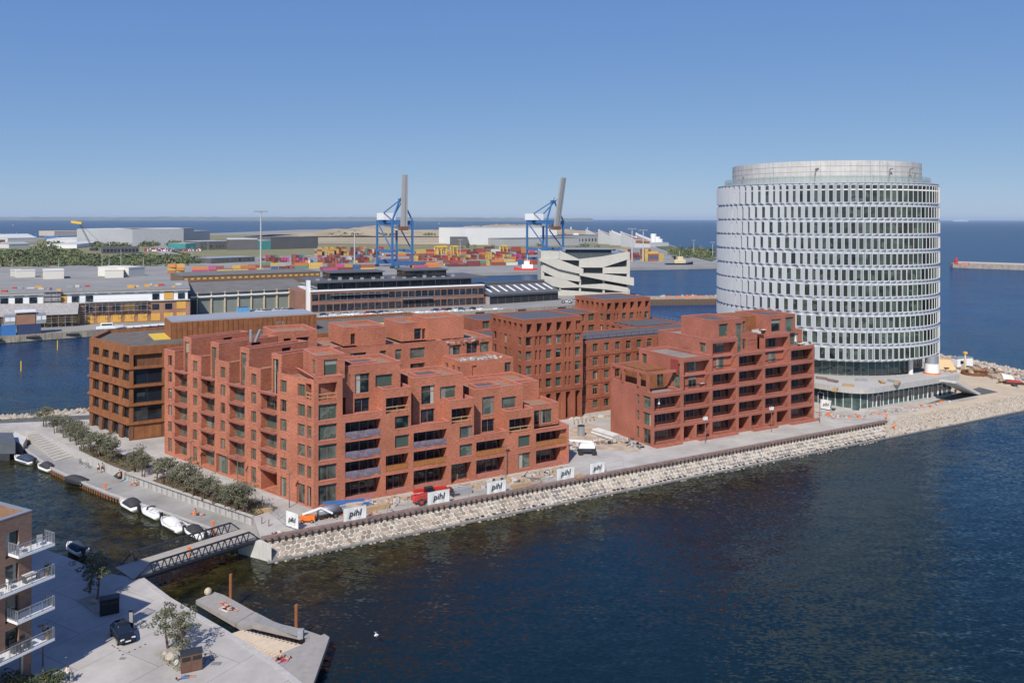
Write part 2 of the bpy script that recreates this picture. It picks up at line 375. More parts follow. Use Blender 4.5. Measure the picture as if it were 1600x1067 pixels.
# ================================================================== SETTING
O = P(490, 795.5); _e = P(889.5, 723.8)
dA = (_e-O); LENA = dA.length; dA.normalize(); ANG = math.atan2(dA.y, dA.x)
nA = Vector((-dA.y, dA.x, 0))
def Lc(px, py, z=0):                       # picture point -> quarter grid (x along the quay, y away from the water)
    v = P(px, py, z)-O; return (v.dot(dA), v.dot(nA))
def G(x, y, z=0): return O+dA*x+nA*y+Vector((0, 0, z))
WZ = -2.4
# water ------------------------------------------------------------
def water_mat():
    m = bpy.data.materials.new('sea_water'); m.use_nodes = True; n = m.node_tree.nodes; l = m.node_tree.links
    b = n['Principled BSDF']; b.inputs['IOR'].default_value = 1.33; b.inputs['Roughness'].default_value = .09; b.inputs['Specular IOR Level'].default_value = 0
    geo = n.new('ShaderNodeNewGeometry')
    def noise(scale, st, rot, det, ro=.55):
        mp = n.new('ShaderNodeMapping'); mp.inputs['Scale'].default_value = st; mp.inputs['Rotation'].default_value = (0, 0, rot)
        l.new(geo.outputs['Position'], mp.inputs[0]); t = n.new('ShaderNodeTexNoise'); t.inputs['Scale'].default_value = scale; t.inputs['Detail'].default_value = det; t.inputs['Roughness'].default_value = ro
        l.new(mp.outputs[0], t.inputs['Vector']); return t.outputs[0]
    def mth(op, a, c, d=None):
        t = n.new('ShaderNodeMath'); t.operation = op
        for i, v in enumerate((a, c, d)):
            if v is None: continue
            if isinstance(v, (int, float)): t.inputs[i].default_value = v
            else: l.new(v, t.inputs[i])
        return t.outputs[0]
    h = mth('ADD', mth('MULTIPLY', noise(.16, (1, 1.9, 1), .45, 5, .6), 1.5), mth('MULTIPLY', noise(.75, (1, 1.7, 1), .2, 4, .6), .42))
    def slope(scale, st, rot, det, amp, ro=.55):        # wave slopes as a vector, the same at every distance
        mp = n.new('ShaderNodeMapping'); mp.inputs['Scale'].default_value = st; mp.inputs['Rotation'].default_value = (0, 0, rot)
        l.new(geo.outputs['Position'], mp.inputs[0]); t = n.new('ShaderNodeTexNoise'); t.inputs['Scale'].default_value = scale; t.inputs['Detail'].default_value = det; t.inputs['Roughness'].default_value = ro
        l.new(mp.outputs[0], t.inputs['Vector']); v = n.new('ShaderNodeVectorMath'); v.operation = 'MULTIPLY_ADD'; l.new(t.outputs['Color'], v.inputs[0]); v.inputs[1].default_value = (amp, amp, 0); v.inputs[2].default_value = (-amp/2, -amp/2, 0); return v.outputs[0]
    def vadd(a, c): v = n.new('ShaderNodeVectorMath'); v.operation = 'ADD'; l.new(a, v.inputs[0]); (l.new(c, v.inputs[1]) if not isinstance(c, tuple) else setattr(v.inputs[1], 'default_value', c)); return v.outputs[0]
    sl = vadd(vadd(slope(.26, (1, 2.7, 1), .5, 3, .34), slope(1.5, (1, 1.9, 1), .25, 3, .80)), slope(.035, (1, 1.6, 1), .2, 2, .2))
    patch = n.new('ShaderNodeMapRange'); patch.inputs[1].default_value = .35; patch.inputs[2].default_value = .65; patch.inputs[3].default_value = .6; patch.inputs[4].default_value = 1.15; l.new(noise(.018, (1, 2.2, 1), .3, 3), patch.inputs[0])
    sc_ = n.new('ShaderNodeVectorMath'); sc_.operation = 'SCALE'; l.new(sl, sc_.inputs[0]); l.new(patch.outputs[0], sc_.inputs[3])
    nm = n.new('ShaderNodeVectorMath'); nm.operation = 'NORMALIZE'; l.new(vadd(sc_.outputs[0], (0, 0, 1)), nm.inputs[0]); l.new(nm.outputs[0], b.inputs['Normal'])
    # shallows over stones and weed along the quay: distance from the waterline
    dp = n.new('ShaderNodeVectorMath'); dp.operation = 'DOT_PRODUCT'; dp.inputs[1].default_value = (-nA.x, -nA.y, 0); l.new(geo.outputs['Position'], dp.inputs[0])
    q0 = P(900, 783, WZ); off = -(-nA.x*q0.x-nA.y*q0.y)
    d = mth('ADD', dp.outputs['Value'], off)
    dn = mth('MULTIPLY_ADD', noise(.12, (1, 1, 1), 0, 4), 26.0, mth('ADD', d, -13.0))
    mr = n.new('ShaderNodeMapRange'); mr.interpolation_type = 'SMOOTHSTEP'; mr.inputs[1].default_value = 1; mr.inputs[2].default_value = 20; mr.inputs[3].default_value = 1; mr.inputs[4].default_value = 0; l.new(dn, mr.inputs[0])
    da = n.new('ShaderNodeVectorMath'); da.operation = 'DOT_PRODUCT'; da.inputs[1].default_value = tuple(dA); l.new(geo.outputs['Position'], da.inputs[0])
    mr2 = n.new('ShaderNodeMapRange'); mr2.interpolation_type = 'SMOOTHSTEP'; mr2.inputs[1].default_value = O.dot(dA)+40; mr2.inputs[2].default_value = O.dot(dA)+150; mr2.inputs[3].default_value = 1; mr2.inputs[4].default_value = .0; l.new(da.outputs['Value'], mr2.inputs[0])
    mr3 = n.new('ShaderNodeMapRange'); mr3.interpolation_type = 'SMOOTHSTEP'; mr3.inputs[1].default_value = 35; mr3.inputs[2].default_value = 75; mr3.inputs[3].default_value = 1; mr3.inputs[4].default_value = 0
    sy = n.new('ShaderNodeSeparateXYZ'); l.new(geo.outputs['Position'], sy.inputs[0]); 
    mr3.inputs[1].default_value = 175; mr3.inputs[2].default_value = 240; l.new(sy.outputs[1], mr3.inputs[0])
    k = mth('MULTIPLY', mth('MULTIPLY', mr.outputs[0], mr2.outputs[0]), mr3.outputs[0])
    cr = n.new('ShaderNodeValToRGB'); cr.color_ramp.elements[0].color = (.006, .007, .004, 1); cr.color_ramp.elements[1].color = (.038, .031, .009, 1)
    cr.color_ramp.elements[0].position = .35; cr.color_ramp.elements[1].position = .7; l.new(noise(.5, (1, 1, 1), 0, 5), cr.inputs[0])
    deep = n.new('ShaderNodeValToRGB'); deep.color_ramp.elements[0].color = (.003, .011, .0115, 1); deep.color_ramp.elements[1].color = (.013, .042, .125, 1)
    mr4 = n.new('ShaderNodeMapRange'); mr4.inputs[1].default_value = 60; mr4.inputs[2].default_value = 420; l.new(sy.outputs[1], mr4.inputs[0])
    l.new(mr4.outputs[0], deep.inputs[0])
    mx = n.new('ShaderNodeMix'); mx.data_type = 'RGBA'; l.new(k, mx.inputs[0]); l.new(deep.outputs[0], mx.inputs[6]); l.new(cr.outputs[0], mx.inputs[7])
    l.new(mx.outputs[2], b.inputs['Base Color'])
    # a wind-roughened sea never reaches mirror reflectance: Fresnel of the wave facets, limited by their mutual masking
    gl = n.new('ShaderNodeBsdfGlossy'); gl.inputs['Roughness'].default_value = .08; gl.inputs['Color'].default_value = (.82, .93, .86, 1); l.new(nm.outputs[0], gl.inputs['Normal'])
    fr = n.new('ShaderNodeFresnel'); fr.inputs['IOR'].default_value = 1.34; l.new(nm.outputs[0], fr.inputs['Normal'])
    ms = n.new('ShaderNodeMixShader'); l.new(mth('MINIMUM', mth('MULTIPLY', fr.outputs[0], .98), .27), ms.inputs[0]); l.new(b.outputs[0], ms.inputs[1]); l.new(gl.outputs[0], ms.inputs[2])
    l.new(ms.outputs[0], n['Material Output'].inputs['Surface']); return m
WATER = water_mat()
m = MB(); S_ = 60000
ys = [-300, 0, 150, 400, 1500, 6000, S_*1.0]
for i in range(len(ys)-1):
    m.quad((-S_, ys[i], WZ), (S_, ys[i], WZ), (S_, ys[i+1], WZ), (-S_, ys[i+1], WZ))
struct(m.build('sea', WATER))
# materials of the ground ---------------------------------------------
def paving(name, ca, cb, bw, bh, rot, mortar=.012, jc=(.2, .19, .18)):
    m = bpy.data.materials.new(name); m.use_nodes = True; n = m.node_tree.nodes; l = m.node_tree.links
    b = n['Principled BSDF']; b.inputs['Roughness'].default_value = .9; b.inputs['Specular IOR Level'].default_value = .2
    geo = n.new('ShaderNodeNewGeometry'); mp = n.new('ShaderNodeMapping'); mp.inputs['Rotation'].default_value = (0, 0, -rot); l.new(geo.outputs['Position'], mp.inputs[0])
    br = n.new('ShaderNodeTexBrick'); br.inputs['Scale'].default_value = 1; br.inputs['Brick Width'].default_value = bw; br.inputs['Row Height'].default_value = bh; br.inputs['Mortar Size'].default_value = mortar
    br.inputs['Color1'].default_value = (*ca, 1); br.inputs['Color2'].default_value = (*cb, 1); br.inputs['Mortar'].default_value = (*jc, 1); l.new(mp.outputs[0], br.inputs[0])
    ns = n.new('ShaderNodeTexNoise'); ns.inputs['Scale'].default_value = .13; ns.inputs['Detail'].default_value = 9; ns.inputs['Roughness'].default_value = .7; l.new(geo.outputs['Position'], ns.inputs[0])
    mr = n.new('ShaderNodeMapRange'); mr.inputs[1].default_value = .3; mr.inputs[2].default_value = .7; mr.inputs[3].default_value = .7; mr.inputs[4].default_value = 1.13; l.new(ns.outputs[0], mr.inputs[0])
    sc = n.new('ShaderNodeVectorMath'); sc.operation = 'SCALE'; l.new(br.outputs[0], sc.inputs[0]); l.new(mr.outputs[0], sc.inputs[3]); l.new(sc.outputs[0], b.inputs['Base Color']); MATS[name] = m; return m
PAVE = paving('quay_paving', (.47, .44, .4), (.43, .4, .37), 6.0, 3.0, ANG)
PAVN = paving('near_quay_paving', (.46, .425, .385), (.415, .385, .355), 9.0, 6.5, ANG+R(30), .03)
PAVP = paving('promenade_concrete', (.34, .325, .305), (.31, .295, .28), 7.0, 7.0, ANG+R(25), .02)
ASPH = mat('asphalt', (.1, .1, .1), .9, var=.25, scale=.3)
PORT = mat('port_asphalt', (.25, .24, .225), .9, var=.2, scale=.03)
SAND = mat('sand', (.5, .4, .29), .95, var=.15, scale=.15)
DIRT = mat('rubble_dirt', (.42, .33, .25), .95, var=.3, scale=.5, bump=.1, bscale=2)
GRASSM = mat('dry_grass', (.24, .21, .1), .95, col2=(.15, .15, .065), scale=.02)
SANDM = mat('sand_mound', (.46, .36, .24), .95, col2=(.27, .22, .13), scale=.008)
LEAF = mat('leaf_green', (.07, .095, .035), .8, col2=(.035, .055, .02), scale=.7)
LEAFG = mat('olive_leaf', (.21, .205, .135), .8, col2=(.11, .115, .065), scale=1.2, rand=.15)
LEAFY = mat('shrub_yellow_green', (.17, .15, .05), .85, col2=(.07, .08, .03), scale=1.2)
BARK = mat('bark', (.12, .08, .055), .9, var=.3, scale=4)
# island ----------------------------------------------------------------
wall_px = [(396, 807), (340, 788), (281, 768), (235, 752), (197, 738), (169, 727), (120, 704), (65, 678)]
isl = [P2(408, 843), P2(1380, 659), P2(1480, 639.5), P2(1600, 617), P2(1760, 588)]
isl += [P2(1700, 583), P2(1600, 584), P2(1560, 574), P2(1510, 563), P2(1467, 557)]
isl += [tuple(G(*q)[:2]) for q in ((170, 66), (100, 92), (40, 100), (-22, 92))]
isl += [P2(140, 643), P2(60, 651), P2(0, 656), P2(-160, 662), P2(-160, 676), P2(20, 672), P2(52, 676)]
isl += [P2(*q) for q in reversed(wall_px)]
m = MB(); m.prism(isl, -4, 0, bot=False); struct(m.build('island_ground', PAVE))
# sandy tip and dirt patches -------------------------------------------
m = MB(); m.prism([P2(1400, 655), P2(1480, 639.3), P2(1600, 616.5), P2(1755, 588), P2(1700, 584), P2(1600, 585), P2(1560, 575), P2(1510, 564), P2(1455, 556), P2(1440, 600), P2(1530, 622), P2(1400, 650)], -.2, .012, bot=False)
struct(m.build('sandy_ground', SAND))
m = MB(); m.prism([P2(895, 700), P2(1000, 706), P2(955, 674), P2(915, 660), P2(890, 670)], -.2, .016, bot=False); struct(m.build('building_site_ground', DIRT))
m = MB(); m.prism([P2(1445, 632), P2(1560, 612.5), P2(1530, 605), P2(1490, 616.5)], -.2, .02, bot=False); struct(m.build('asphalt_forecourt', ASPH))
m = MB(); m.prism([P2(530, 800), P2(890, 736), P2(888, 727), P2(500, 797)], -.2, .012, bot=False); struct(m.build('unpaved_strip', DIRT))
m = MB(); m.prism([P2(-150, 668), P2(140, 655), P2(150, 648), P2(-150, 659)], -.2, .014, bot=False); struct(m.build('quay_road', ASPH))
# revetment --------------------------------------------------------------
T0 = P(412, 842); T1 = P(1384, 658.5); B0 = P(424, 878.5, WZ); B1 = P(1600, 642, WZ)
dT = (T1-T0).normalized(); dB = (B1-B0).normalized()
REV = thing('stone_revetment', 'sloping stone revetment of pale mortared boulders below the quay edge', 'sea wall', T0)
LT = (T1-T0).length; BL0 = P(1384, 0+0, 0) if False else None
kb = along((B0.x, B0.y), (dB.x, dB.y), 1384); B1a = B0+dB*kb
MORT = mat('mortar', (.52, .49, .43), .95, var=.12, scale=2)
STN = mat('granite_stone', (.33, .27, .21), .85, var=.2, scale=1.5, rand=.4, col2=(.25, .2, .16))
m = MB()
tz = -.3
rel = lambda v: (v-T0)
a, b_, c, d = T0+Vector((0, 0, tz)), T1+Vector((0, 0, tz)), B1a, B0
m.loft([[tuple(rel(a.lerp(b_, i/40).lerp(d.lerp(c, i/40), t))) for i in range(41)] for t in (0, .25, .5, .75, 1)], close=False, cap=False)
m.build('mortar_bed', MORT, REV)
def slope_pt(s, t):       # s 0..1 along, t 0..1 down
    return (a.lerp(b_, s)).lerp(d.lerp(c, s), t)
nrm = (b_-a).cross(d-a).normalized(); nrm = nrm if nrm.z > 0 else -nrm
def slope_rot(s):
    e1 = (b_-a).lerp(c-d, .5).normalized(); e2 = ((d.lerp(c, s))-(a.lerp(b_, s))).normalized(); n_ = e1.cross(e2).normalized(); n_ = n_ if n_.z > 0 else -n_
    return Matrix((e1, n_.cross(e1), n_)).transposed()

random.seed(5)
SV = []
for i in range(14):
    k = random.randint(5, 7); mm = MB(); rr = [random.uniform(.88, 1.16) for _ in range(k)]; ph = random.random()
    top = [(.335*rr[j]*math.cos(6.283*(j+ph)/k), .335*rr[j]*math.sin(6.283*(j+ph)/k), .05+random.uniform(-.02, .03)) for j in range(k)]
    bo = [(p[0]*1.18, p[1]*1.18, -.05) for p in top]; mm.loft([bo, top]); SV.append(mm.mesh('stone', STN))
Rm = Matrix((dT, nrm.cross(dT), nrm)).transposed().to_euler()
cell = .72; ns_ = int(LT/cell); slopeL = (d-a).length; nt_ = max(5, round(slopeL/.68))
stones = []
for j in range(nt_):
    for i in range(ns_):
        s = (i+.5*(j % 2)+random.uniform(-.1, .1))/ns_; t = (j+.5+random.uniform(-.08, .08))/nt_
        if 0 < s < 1: stones.append((s, t))
stones.sort(key=lambda q: q[0])
big = MB(); gran = [mat('stone_tone_a', (.36, .29, .22), .85, var=.15, scale=1), mat('stone_tone_b', (.25, .21, .18), .85, var=.15, scale=1), mat('stone_tone_c', (.42, .37, .31), .85, var=.15, scale=1), mat('stone_tone_d', (.19, .165, .15), .85, var=.15, scale=1)]
for q, (s, t) in enumerate(stones):
    p = slope_pt(s, t)-T0+Vector((0, 0, .03)); rz = random.uniform(0, 6.28)
    if q < 300:
        o = put('stone', random.choice(SV), REV, p); o.rotation_euler = (slope_rot(s) @ Matrix.Rotation(rz, 3, 'Z')).to_euler(); o.scale = (random.uniform(.9, 1.15), random.uniform(.85, 1.05), 1)
    else:
        me = random.choice(SV); M_ = slope_rot(s) @ Matrix.Rotation(rz, 3, 'Z'); big.mi = random.choice((0, 0, 1, 2, 3))
        big.add([tuple(M_ @ v.co+p) for v in me.vertices], [tuple(f.vertices) for f in me.polygons])
stuff(big.build('far_stones', gran, REV))
# capping rail + sheet pile ribs + toe beam
RT = thing('quay_rail', 'long rusty steel capping beam along the top of the stone revetment', 'quay edge', T0)
m = MB(); m.fr = (0, 0, math.atan2(dT.y, dT.x)); m.box(-.3, LT, -.45, .3, -.25, .36); m.build('beam', CAP, RT)
m = MB(); m.fr = (0, 0, math.atan2(dT.y, dT.x)); k = 0
while k < LT: m.box(k, k+.2, -.62, -.42, -.55, .1); k += .95
stuff(m.build('ribs', STEEL, RT))
TB = thing('toe_beam', 'narrow pale concrete toe beam at the waterline of the stone slope', 'kerb', B0)
m = MB(); m.fr = (0, 0, math.atan2(dB.y, dB.x)); m.box(-.5, kb+60, -.2, .2, -1.2, .2); m.build('beam', CONCD, TB)
m = MB(); m.fr = (0, 0, math.atan2(dB.y, dB.x)); k = 30
while k < kb: m.box(k, k+.55, .3, .8, .05, .42+random.uniform(-.1, .1)); k += random.uniform(.8, 1.1)
stuff(m.build('toe_stones', STEEL, TB))
# rubble slope of the tip
random.seed(11); m = MB(); m.prism([tuple(P2(1384, 658.5)), P2(1480, 639.5), P2(1600, 617), P2(1760, 588), P2(1830, 596, WZ), P2(1600, 641, WZ), tuple(B1a[:2])], -3, lambda p: -.05 if Vector((p[0]-B0.x, p[1]-B0.y, 0)).cross(dB).z > 1e9 else -1.6); m.build('x', DIRT) if False else None
RUB = mat('rubble_stone', (.46, .4, .33), .9, var=.25, scale=.9, col2=(.3, .26, .22))
m = MB(); tp = [P(1384, 658.5), P(1430, 648), P(1480, 639.5), P(1600, 617), P(1760, 588)]; bt = [B1a, P(1450, 672, WZ), P(1500, 662, WZ), P(1600, 641, WZ), P(1780, 606, WZ)]
for i in range(4): m.quad(tp[i], tp[i+1], bt[i+1]-Vector((0, 0, .3)), bt[i]-Vector((0, 0, .3)))
for _ in range(5200):
    i = random.choices(range(4), [1, 1, 2.6, 1.6])[0]; s = random.random(); t = random.random()**.9*1.02-.04
    p = tp[i].lerp(tp[i+1], s).lerp(bt[i].lerp(bt[i+1], s), t); r = random.uniform(.22, .5)*(.8 if t < .3 else 1)
    m.mi = random.choice((0, 0, 1, 2))
    n0 = len(m.v); q = [Vector((random.uniform(.6, 1.1)*r*x, random.uniform(.6, 1.1)*r*y, random.uniform(.5, .9)*r*z))+p for x, y, z in ((1, 0, 0), (0, 1, 0), (-1, 0, 0), (0, -1, 0), (0, 0, 1), (.3, .2, -1))]
    m.add([tuple(v) for v in q], [(0, 1, 4), (1, 2, 4), (2, 3, 4), (3, 0, 4), (1, 0, 5), (2, 1, 5), (3, 2, 5), (0, 3, 5)])
o = stuff(m.build('rubble_slope', [RUB, gran[0], gran[2]])); tag(o, 'loose pale rubble slope round the sandy tip of the island', 'rubble')
# rocks on the left shore + behind the sandy tip
def rocks(path, n, lab, rmin, rmax, seed, zc=0, wid=1.5):
    random.seed(seed); m = MB()
    for _ in range(n):
        i = random.randrange(len(path)-1); p = path[i].lerp(path[i+1], random.random())+Vector((random.uniform(-wid, wid), random.uniform(-wid, wid), zc+random.uniform(-.3, .3)))
        r = random.uniform(rmin, rmax); m.mi = random.choice((0, 0, 1, 2))
        q = [Vector((random.uniform(.6, 1.1)*r*x, random.uniform(.6, 1.1)*r*y, random.uniform(.5, .9)*r*z))+p for x, y, z in ((1, 0, 0), (.3, 1, 0), (-.7, .8, 0), (-1, -.2, 0), (0, -1, 0), (.1, 0, 1), (0, .1, -1))]
        m.add([tuple(v) for v in q], [(0, 1, 5), (1, 2, 5), (2, 3, 5), (3, 4, 5), (4, 0, 5), (1, 0, 6), (2, 1, 6), (3, 2, 6), (4, 3, 6), (0, 4, 6)])
    return tag(stuff(m.build('shore_rocks', [RUB, gran[0], gran[2]])), lab, 'rocks')
rocks([P(-160, 660), P(0, 654), P(60, 650), P(140, 642)], 420, 'pale boulders along the shore left of the rust clad building', .3, .95, 3)
rocks([P(1467, 556), P(1510, 563), P(1560, 573), P(1600, 583), P(1700, 583)], 420, 'boulders along the far shore of the sandy tip', .3, .9, 4)
# promenade --------------------------------------------------------------
PZ = -1.3
edge_px = [(372, 838), (332, 825), (250, 796), (169, 769), (135, 755), (84, 732), (60, 716), (36, 699)]
em = [P(px, py, PZ) for px, py in edge_px]; wl = [P(*q) for q in wall_px]
poly = [(p.x, p.y) for p in em]+[(p.x, p.y) for p in reversed(wl[:-1])]+[tuple(P(398, 832, PZ)[:2])]
m = MB(); m.prism([(p.x, p.y) for p in em]+[(wl[i].x, wl[i].y) for i in (7, 6, 5, 4, 3, 2, 1, 0)]+[P2(408, 843)], -1.9, PZ, bot=False)
struct(m.build('promenade', PAVP))
FP = thing('promenade_piles', 'row of rust brown timber piles under the promenade edge', 'piles', em[0])
m = MB(); acc = 0
for i in range(len(em)-1):
    L = (em[i+1]-em[i]).length; d_ = (em[i+1]-em[i]).normalized(); k = .3
    while k < L: p = em[i]+d_*k-em[0]; m.cbox(p.x, p.y, -3.2-0*PZ-PZ*0+0, .28, .28, 0.01) if False else m.box(p.x-.13, p.x+.13, p.y-.2, p.y+.1, -2.5, -.55+0.02); k += .85
stuff(m.build('piles', CORTD, FP))
m = MB()
for i in range(len(em)-1):
    p = em[i]-em[0]; q = em[i+1]-em[0]; m.bar(p+Vector((0, 0, -.12)), q+Vector((0, 0, -.12)), .3, .28); m.bar(p+Vector((.1, .35, -1.2)), q+Vector((.1, .35, -1.2)), .1, 1.2)
m.build('kerb_beam', CONC, FP)
# retaining wall
RW = thing('retaining_wall', 'pale concrete retaining wall between the promenade and the planting bed', 'wall', wl[0])
m = MB()
for i in range(len(wl)-1):
    p = wl[i]-wl[0]; q = wl[i+1]-wl[0]
    if i == 3: q = p.lerp(q, .7)
    m.bar(p+Vector((0, 0, -.68)), q+Vector((0, 0, -.68)), .35, 1.6)
m.build('wall', CONC, RW)
HR = thing('handrail', 'thin dark handrail running along the foot of the retaining wall', 'railing', wl[0])
m = MB()
for i in range(0, len(wl)-4):
    p = wl[i]-wl[0]+Vector((-.2, -.35, 0)); q = wl[i+1]-wl[0]+Vector((-.2, -.35, 0)); m.tube(p, q, .035); L = (q-p).length
    k = 0
    while k < L: c_ = p.lerp(q, k/L); m.tube(c_-Vector((0, 0, 1.1)), c_, .03); k += 1.6
m.build('rail', STEEL, HR)
# amphitheatre steps at the left end
st0, st1 = P(44, 678), P(92, 664)   # top edge left/right
sb0, sb1 = P(86, 721, PZ), P(113, 713, PZ)
STP = thing('quay_steps', 'broad pale concrete steps falling to the promenade by the dark bridge', 'steps', (st0.x, st0.y, PZ))
e0, e1 = P(48, 697, 0), P(112, 716, PZ)
for k in range(12):
    f = k/12; f2 = (k+1)/12
    A_, B_ = st0.lerp(sb0, f), P(70, 673).lerp(sb1, f); C_, D_ = st0.lerp(sb0, f2), P(70, 673).lerp(sb1, f2)
    m = MB(); z1 = -PZ*(1-f)-.02; o_ = Vector((st0.x, st0.y, 0))
    pl = [((v-o_).x, (v-o_).y) for v in (A_, B_, D_, C_)]
    m.prism(pl, -.6, z1); m.build('step', mat('step_concrete', (.4, .37, .33), .9, var=.15, scale=1), STP)
# stair flight between planting beds
SF = thing('stair_flight', 'narrow dark stair flight between the two planting beds', 'stairs', P(190, 745, PZ))
m = MB()
for k in range(8): m.fr = (0, 0, ANG+R(105)); m.box(-.9, .9, k*-.0-.0, .0, 0, 0) if False else m.box(k*.32-1.2, k*.32+.3-1.2, -.9, .9, 0, 1.3*(8-k)/8)
m.build('flight', STEEL, SF)
# planting bed (soil and shrubs along the wall)
def off(p, q, dd):
    d_ = (q-p).normalized(); return Vector((-d_.y, d_.x, 0))*dd
bed = MB()
for (i0, i1) in ((0, 3), (4, 6)):
    pl = [wl[i] for i in range(i0, i1+1)]; nn = off(wl[i0], wl[i1], -1)
    if nn.y < 0: nn = -nn
    bed.prism([((p+nn*.4).x, (p+nn*.4).y) for p in pl]+[((p+nn*4.6).x, (p+nn*4.6).y) for p in reversed(pl)], -.3, .12)
struct(bed.build('planting_bed', mat('bed_soil', (.14, .1, .06), .95, var=.3, scale=1.5, col2=(.08, .07, .04))))
def leaf_cloud(m, c, r, n, size, sc=(1, 1, 1), seed=None):
    if seed is not None: random.seed(seed)
    for _ in range(n):
        while True:
            v = Vector((random.uniform(-1, 1), random.uniform(-1, 1), random.uniform(-1, 1)))
            if .1 < v.length < 1: break
        v = v.normalized()*(v.length**.5)
        p = Vector(c)+Vector((v.x*r*sc[0], v.y*r*sc[1], v.z*r*sc[2])); a = Vector((random.gauss(0, 1), random.gauss(0, 1), random.gauss(0, 1))).normalized(); b = a.orthogonal().normalized(); b.rotate(Matrix.Rotation(random.uniform(0, 6.28), 3, a)); c2 = a.cross(b)
        s = size*random.uniform(.6, 1.3)
        m.add([tuple(p+b*s), tuple(p+c2*s*.6), tuple(p-b*s), tuple(p-c2*s*.6)], [(0, 1, 2, 3)])
m = MB(); random.seed(8)
for (i0, i1) in ((0, 3), (4, 6)):
    nn = off(wl[i0], wl[i1], 1); nn = nn if nn.y > 0 else -nn
    for i in range(i0, i1):
        L = (wl[i+1]-wl[i]).length
        for _ in range(int(L*3.4)):
            p = wl[i].lerp(wl[i+1], random.random())+nn*random.uniform(.5, 4.3); m.mi = random.choice((0, 0, 1, 2)); leaf_cloud(m, p+Vector((0, 0, .35)), random.uniform(.3, .6), 16, .14, (1, 1, .7))
o = stuff(m.build('ground_cover', [LEAFY, LEAF, mat('dry_shrub', (.2, .14, .07), .9, var=.25, scale=2)])); tag(o, 'low yellow green ground cover shrubs in the bed behind the retaining wall', 'shrubs')
# near quay --------------------------------------------------------------
nq = [P2(161, 894), P2(224, 904.5), P2(266, 936), P2(350, 985), P2(421, 1030), P2(478, 1075), P2(540, 1140), P2(300, 1900), P2(-700, 1900), P2(-900, 900), P2(-300, 800), P2(30, 842), P2(63, 855), P2(105, 870)]
m = MB(); m.prism(nq, -4, 0, bot=False); struct(m.build('near_quay_ground', PAVN))
m = MB(); pts = [P(161, 894), P(224, 904.5), P(266, 936), P(350, 985), P(421, 1030), P(478, 1075), P(540, 1140)]
for i in range(1, 6): m.bar(pts[i]+Vector((-.2, .05, .03)), pts[i+1]+Vector((-.2, .05, .03)), .55, .12)
struct(m.build('quay_kerb', CONC))
# abutment under the far end of the bridge
m = MB(); m.prism([P2(372, 838), P2(408, 843), P2(424, 878.5, WZ), P2(408, 874, WZ)], -4, lambda p: .02 if (Vector((p[0], p[1], 0))-P(372, 838)).length < 12 and p[1] > 108.5 else -.05)
o = m.build('bridge_abutment', CONCL); tag(o, 'pale concrete abutment carrying the far end of the footbridge', 'abutment')
# ================================================================== MAIN RED BRICK BLOCK
def lx(px): return along((O.x, O.y), (dA.x, dA.y), px)
ZL = [0, 3.8, 6.93, 10.06, 13.2, 16.33, 19.46, 22.6]
RB = thing('brick_apartment_block', 'large stepped red brick apartment block at the corner of the quay, still a building site', 'building', O, ANG)
B = Bld(RB, BR, COP, GRAV, WOODW, GL, COP)
# footprint of the left facade in the block's own axes
E = Vector((*Lc(257, 708), 0)); fb = (E.x, E.y, math.atan2(-E.y, -E.x)); LB = E.length
bx = [lx(p) for p in (489.6, 535.8, 599.5, 643, 702.5, 741.3, 793, 835, 889.5)]
B.setfr((0, 0, 0)); DEP = 11
pier = .55
def logs(x0, x1, levels, rails, first=None, d=1.9, pr=.45, **kw):
    out = []
    for n in levels:
        b0 = ZL[n]+(.35 if n == 0 else .12); b1 = ZL[n+1]-.42
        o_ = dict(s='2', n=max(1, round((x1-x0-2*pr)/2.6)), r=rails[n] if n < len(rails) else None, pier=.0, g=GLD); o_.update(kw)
        out.append((x0+pr, x1-pr, b0, b1, d, 'l', o_))
    return out
def wins(cx, w_, levels, zs=.75, zt=.5, d=.3, s='1', **kw):
    return [(cx-w_/2, cx+w_/2, ZL[n]+(zs if n else .4), ZL[n+1]-zt, d, 'w', dict(s=s, **kw)) for n in levels]
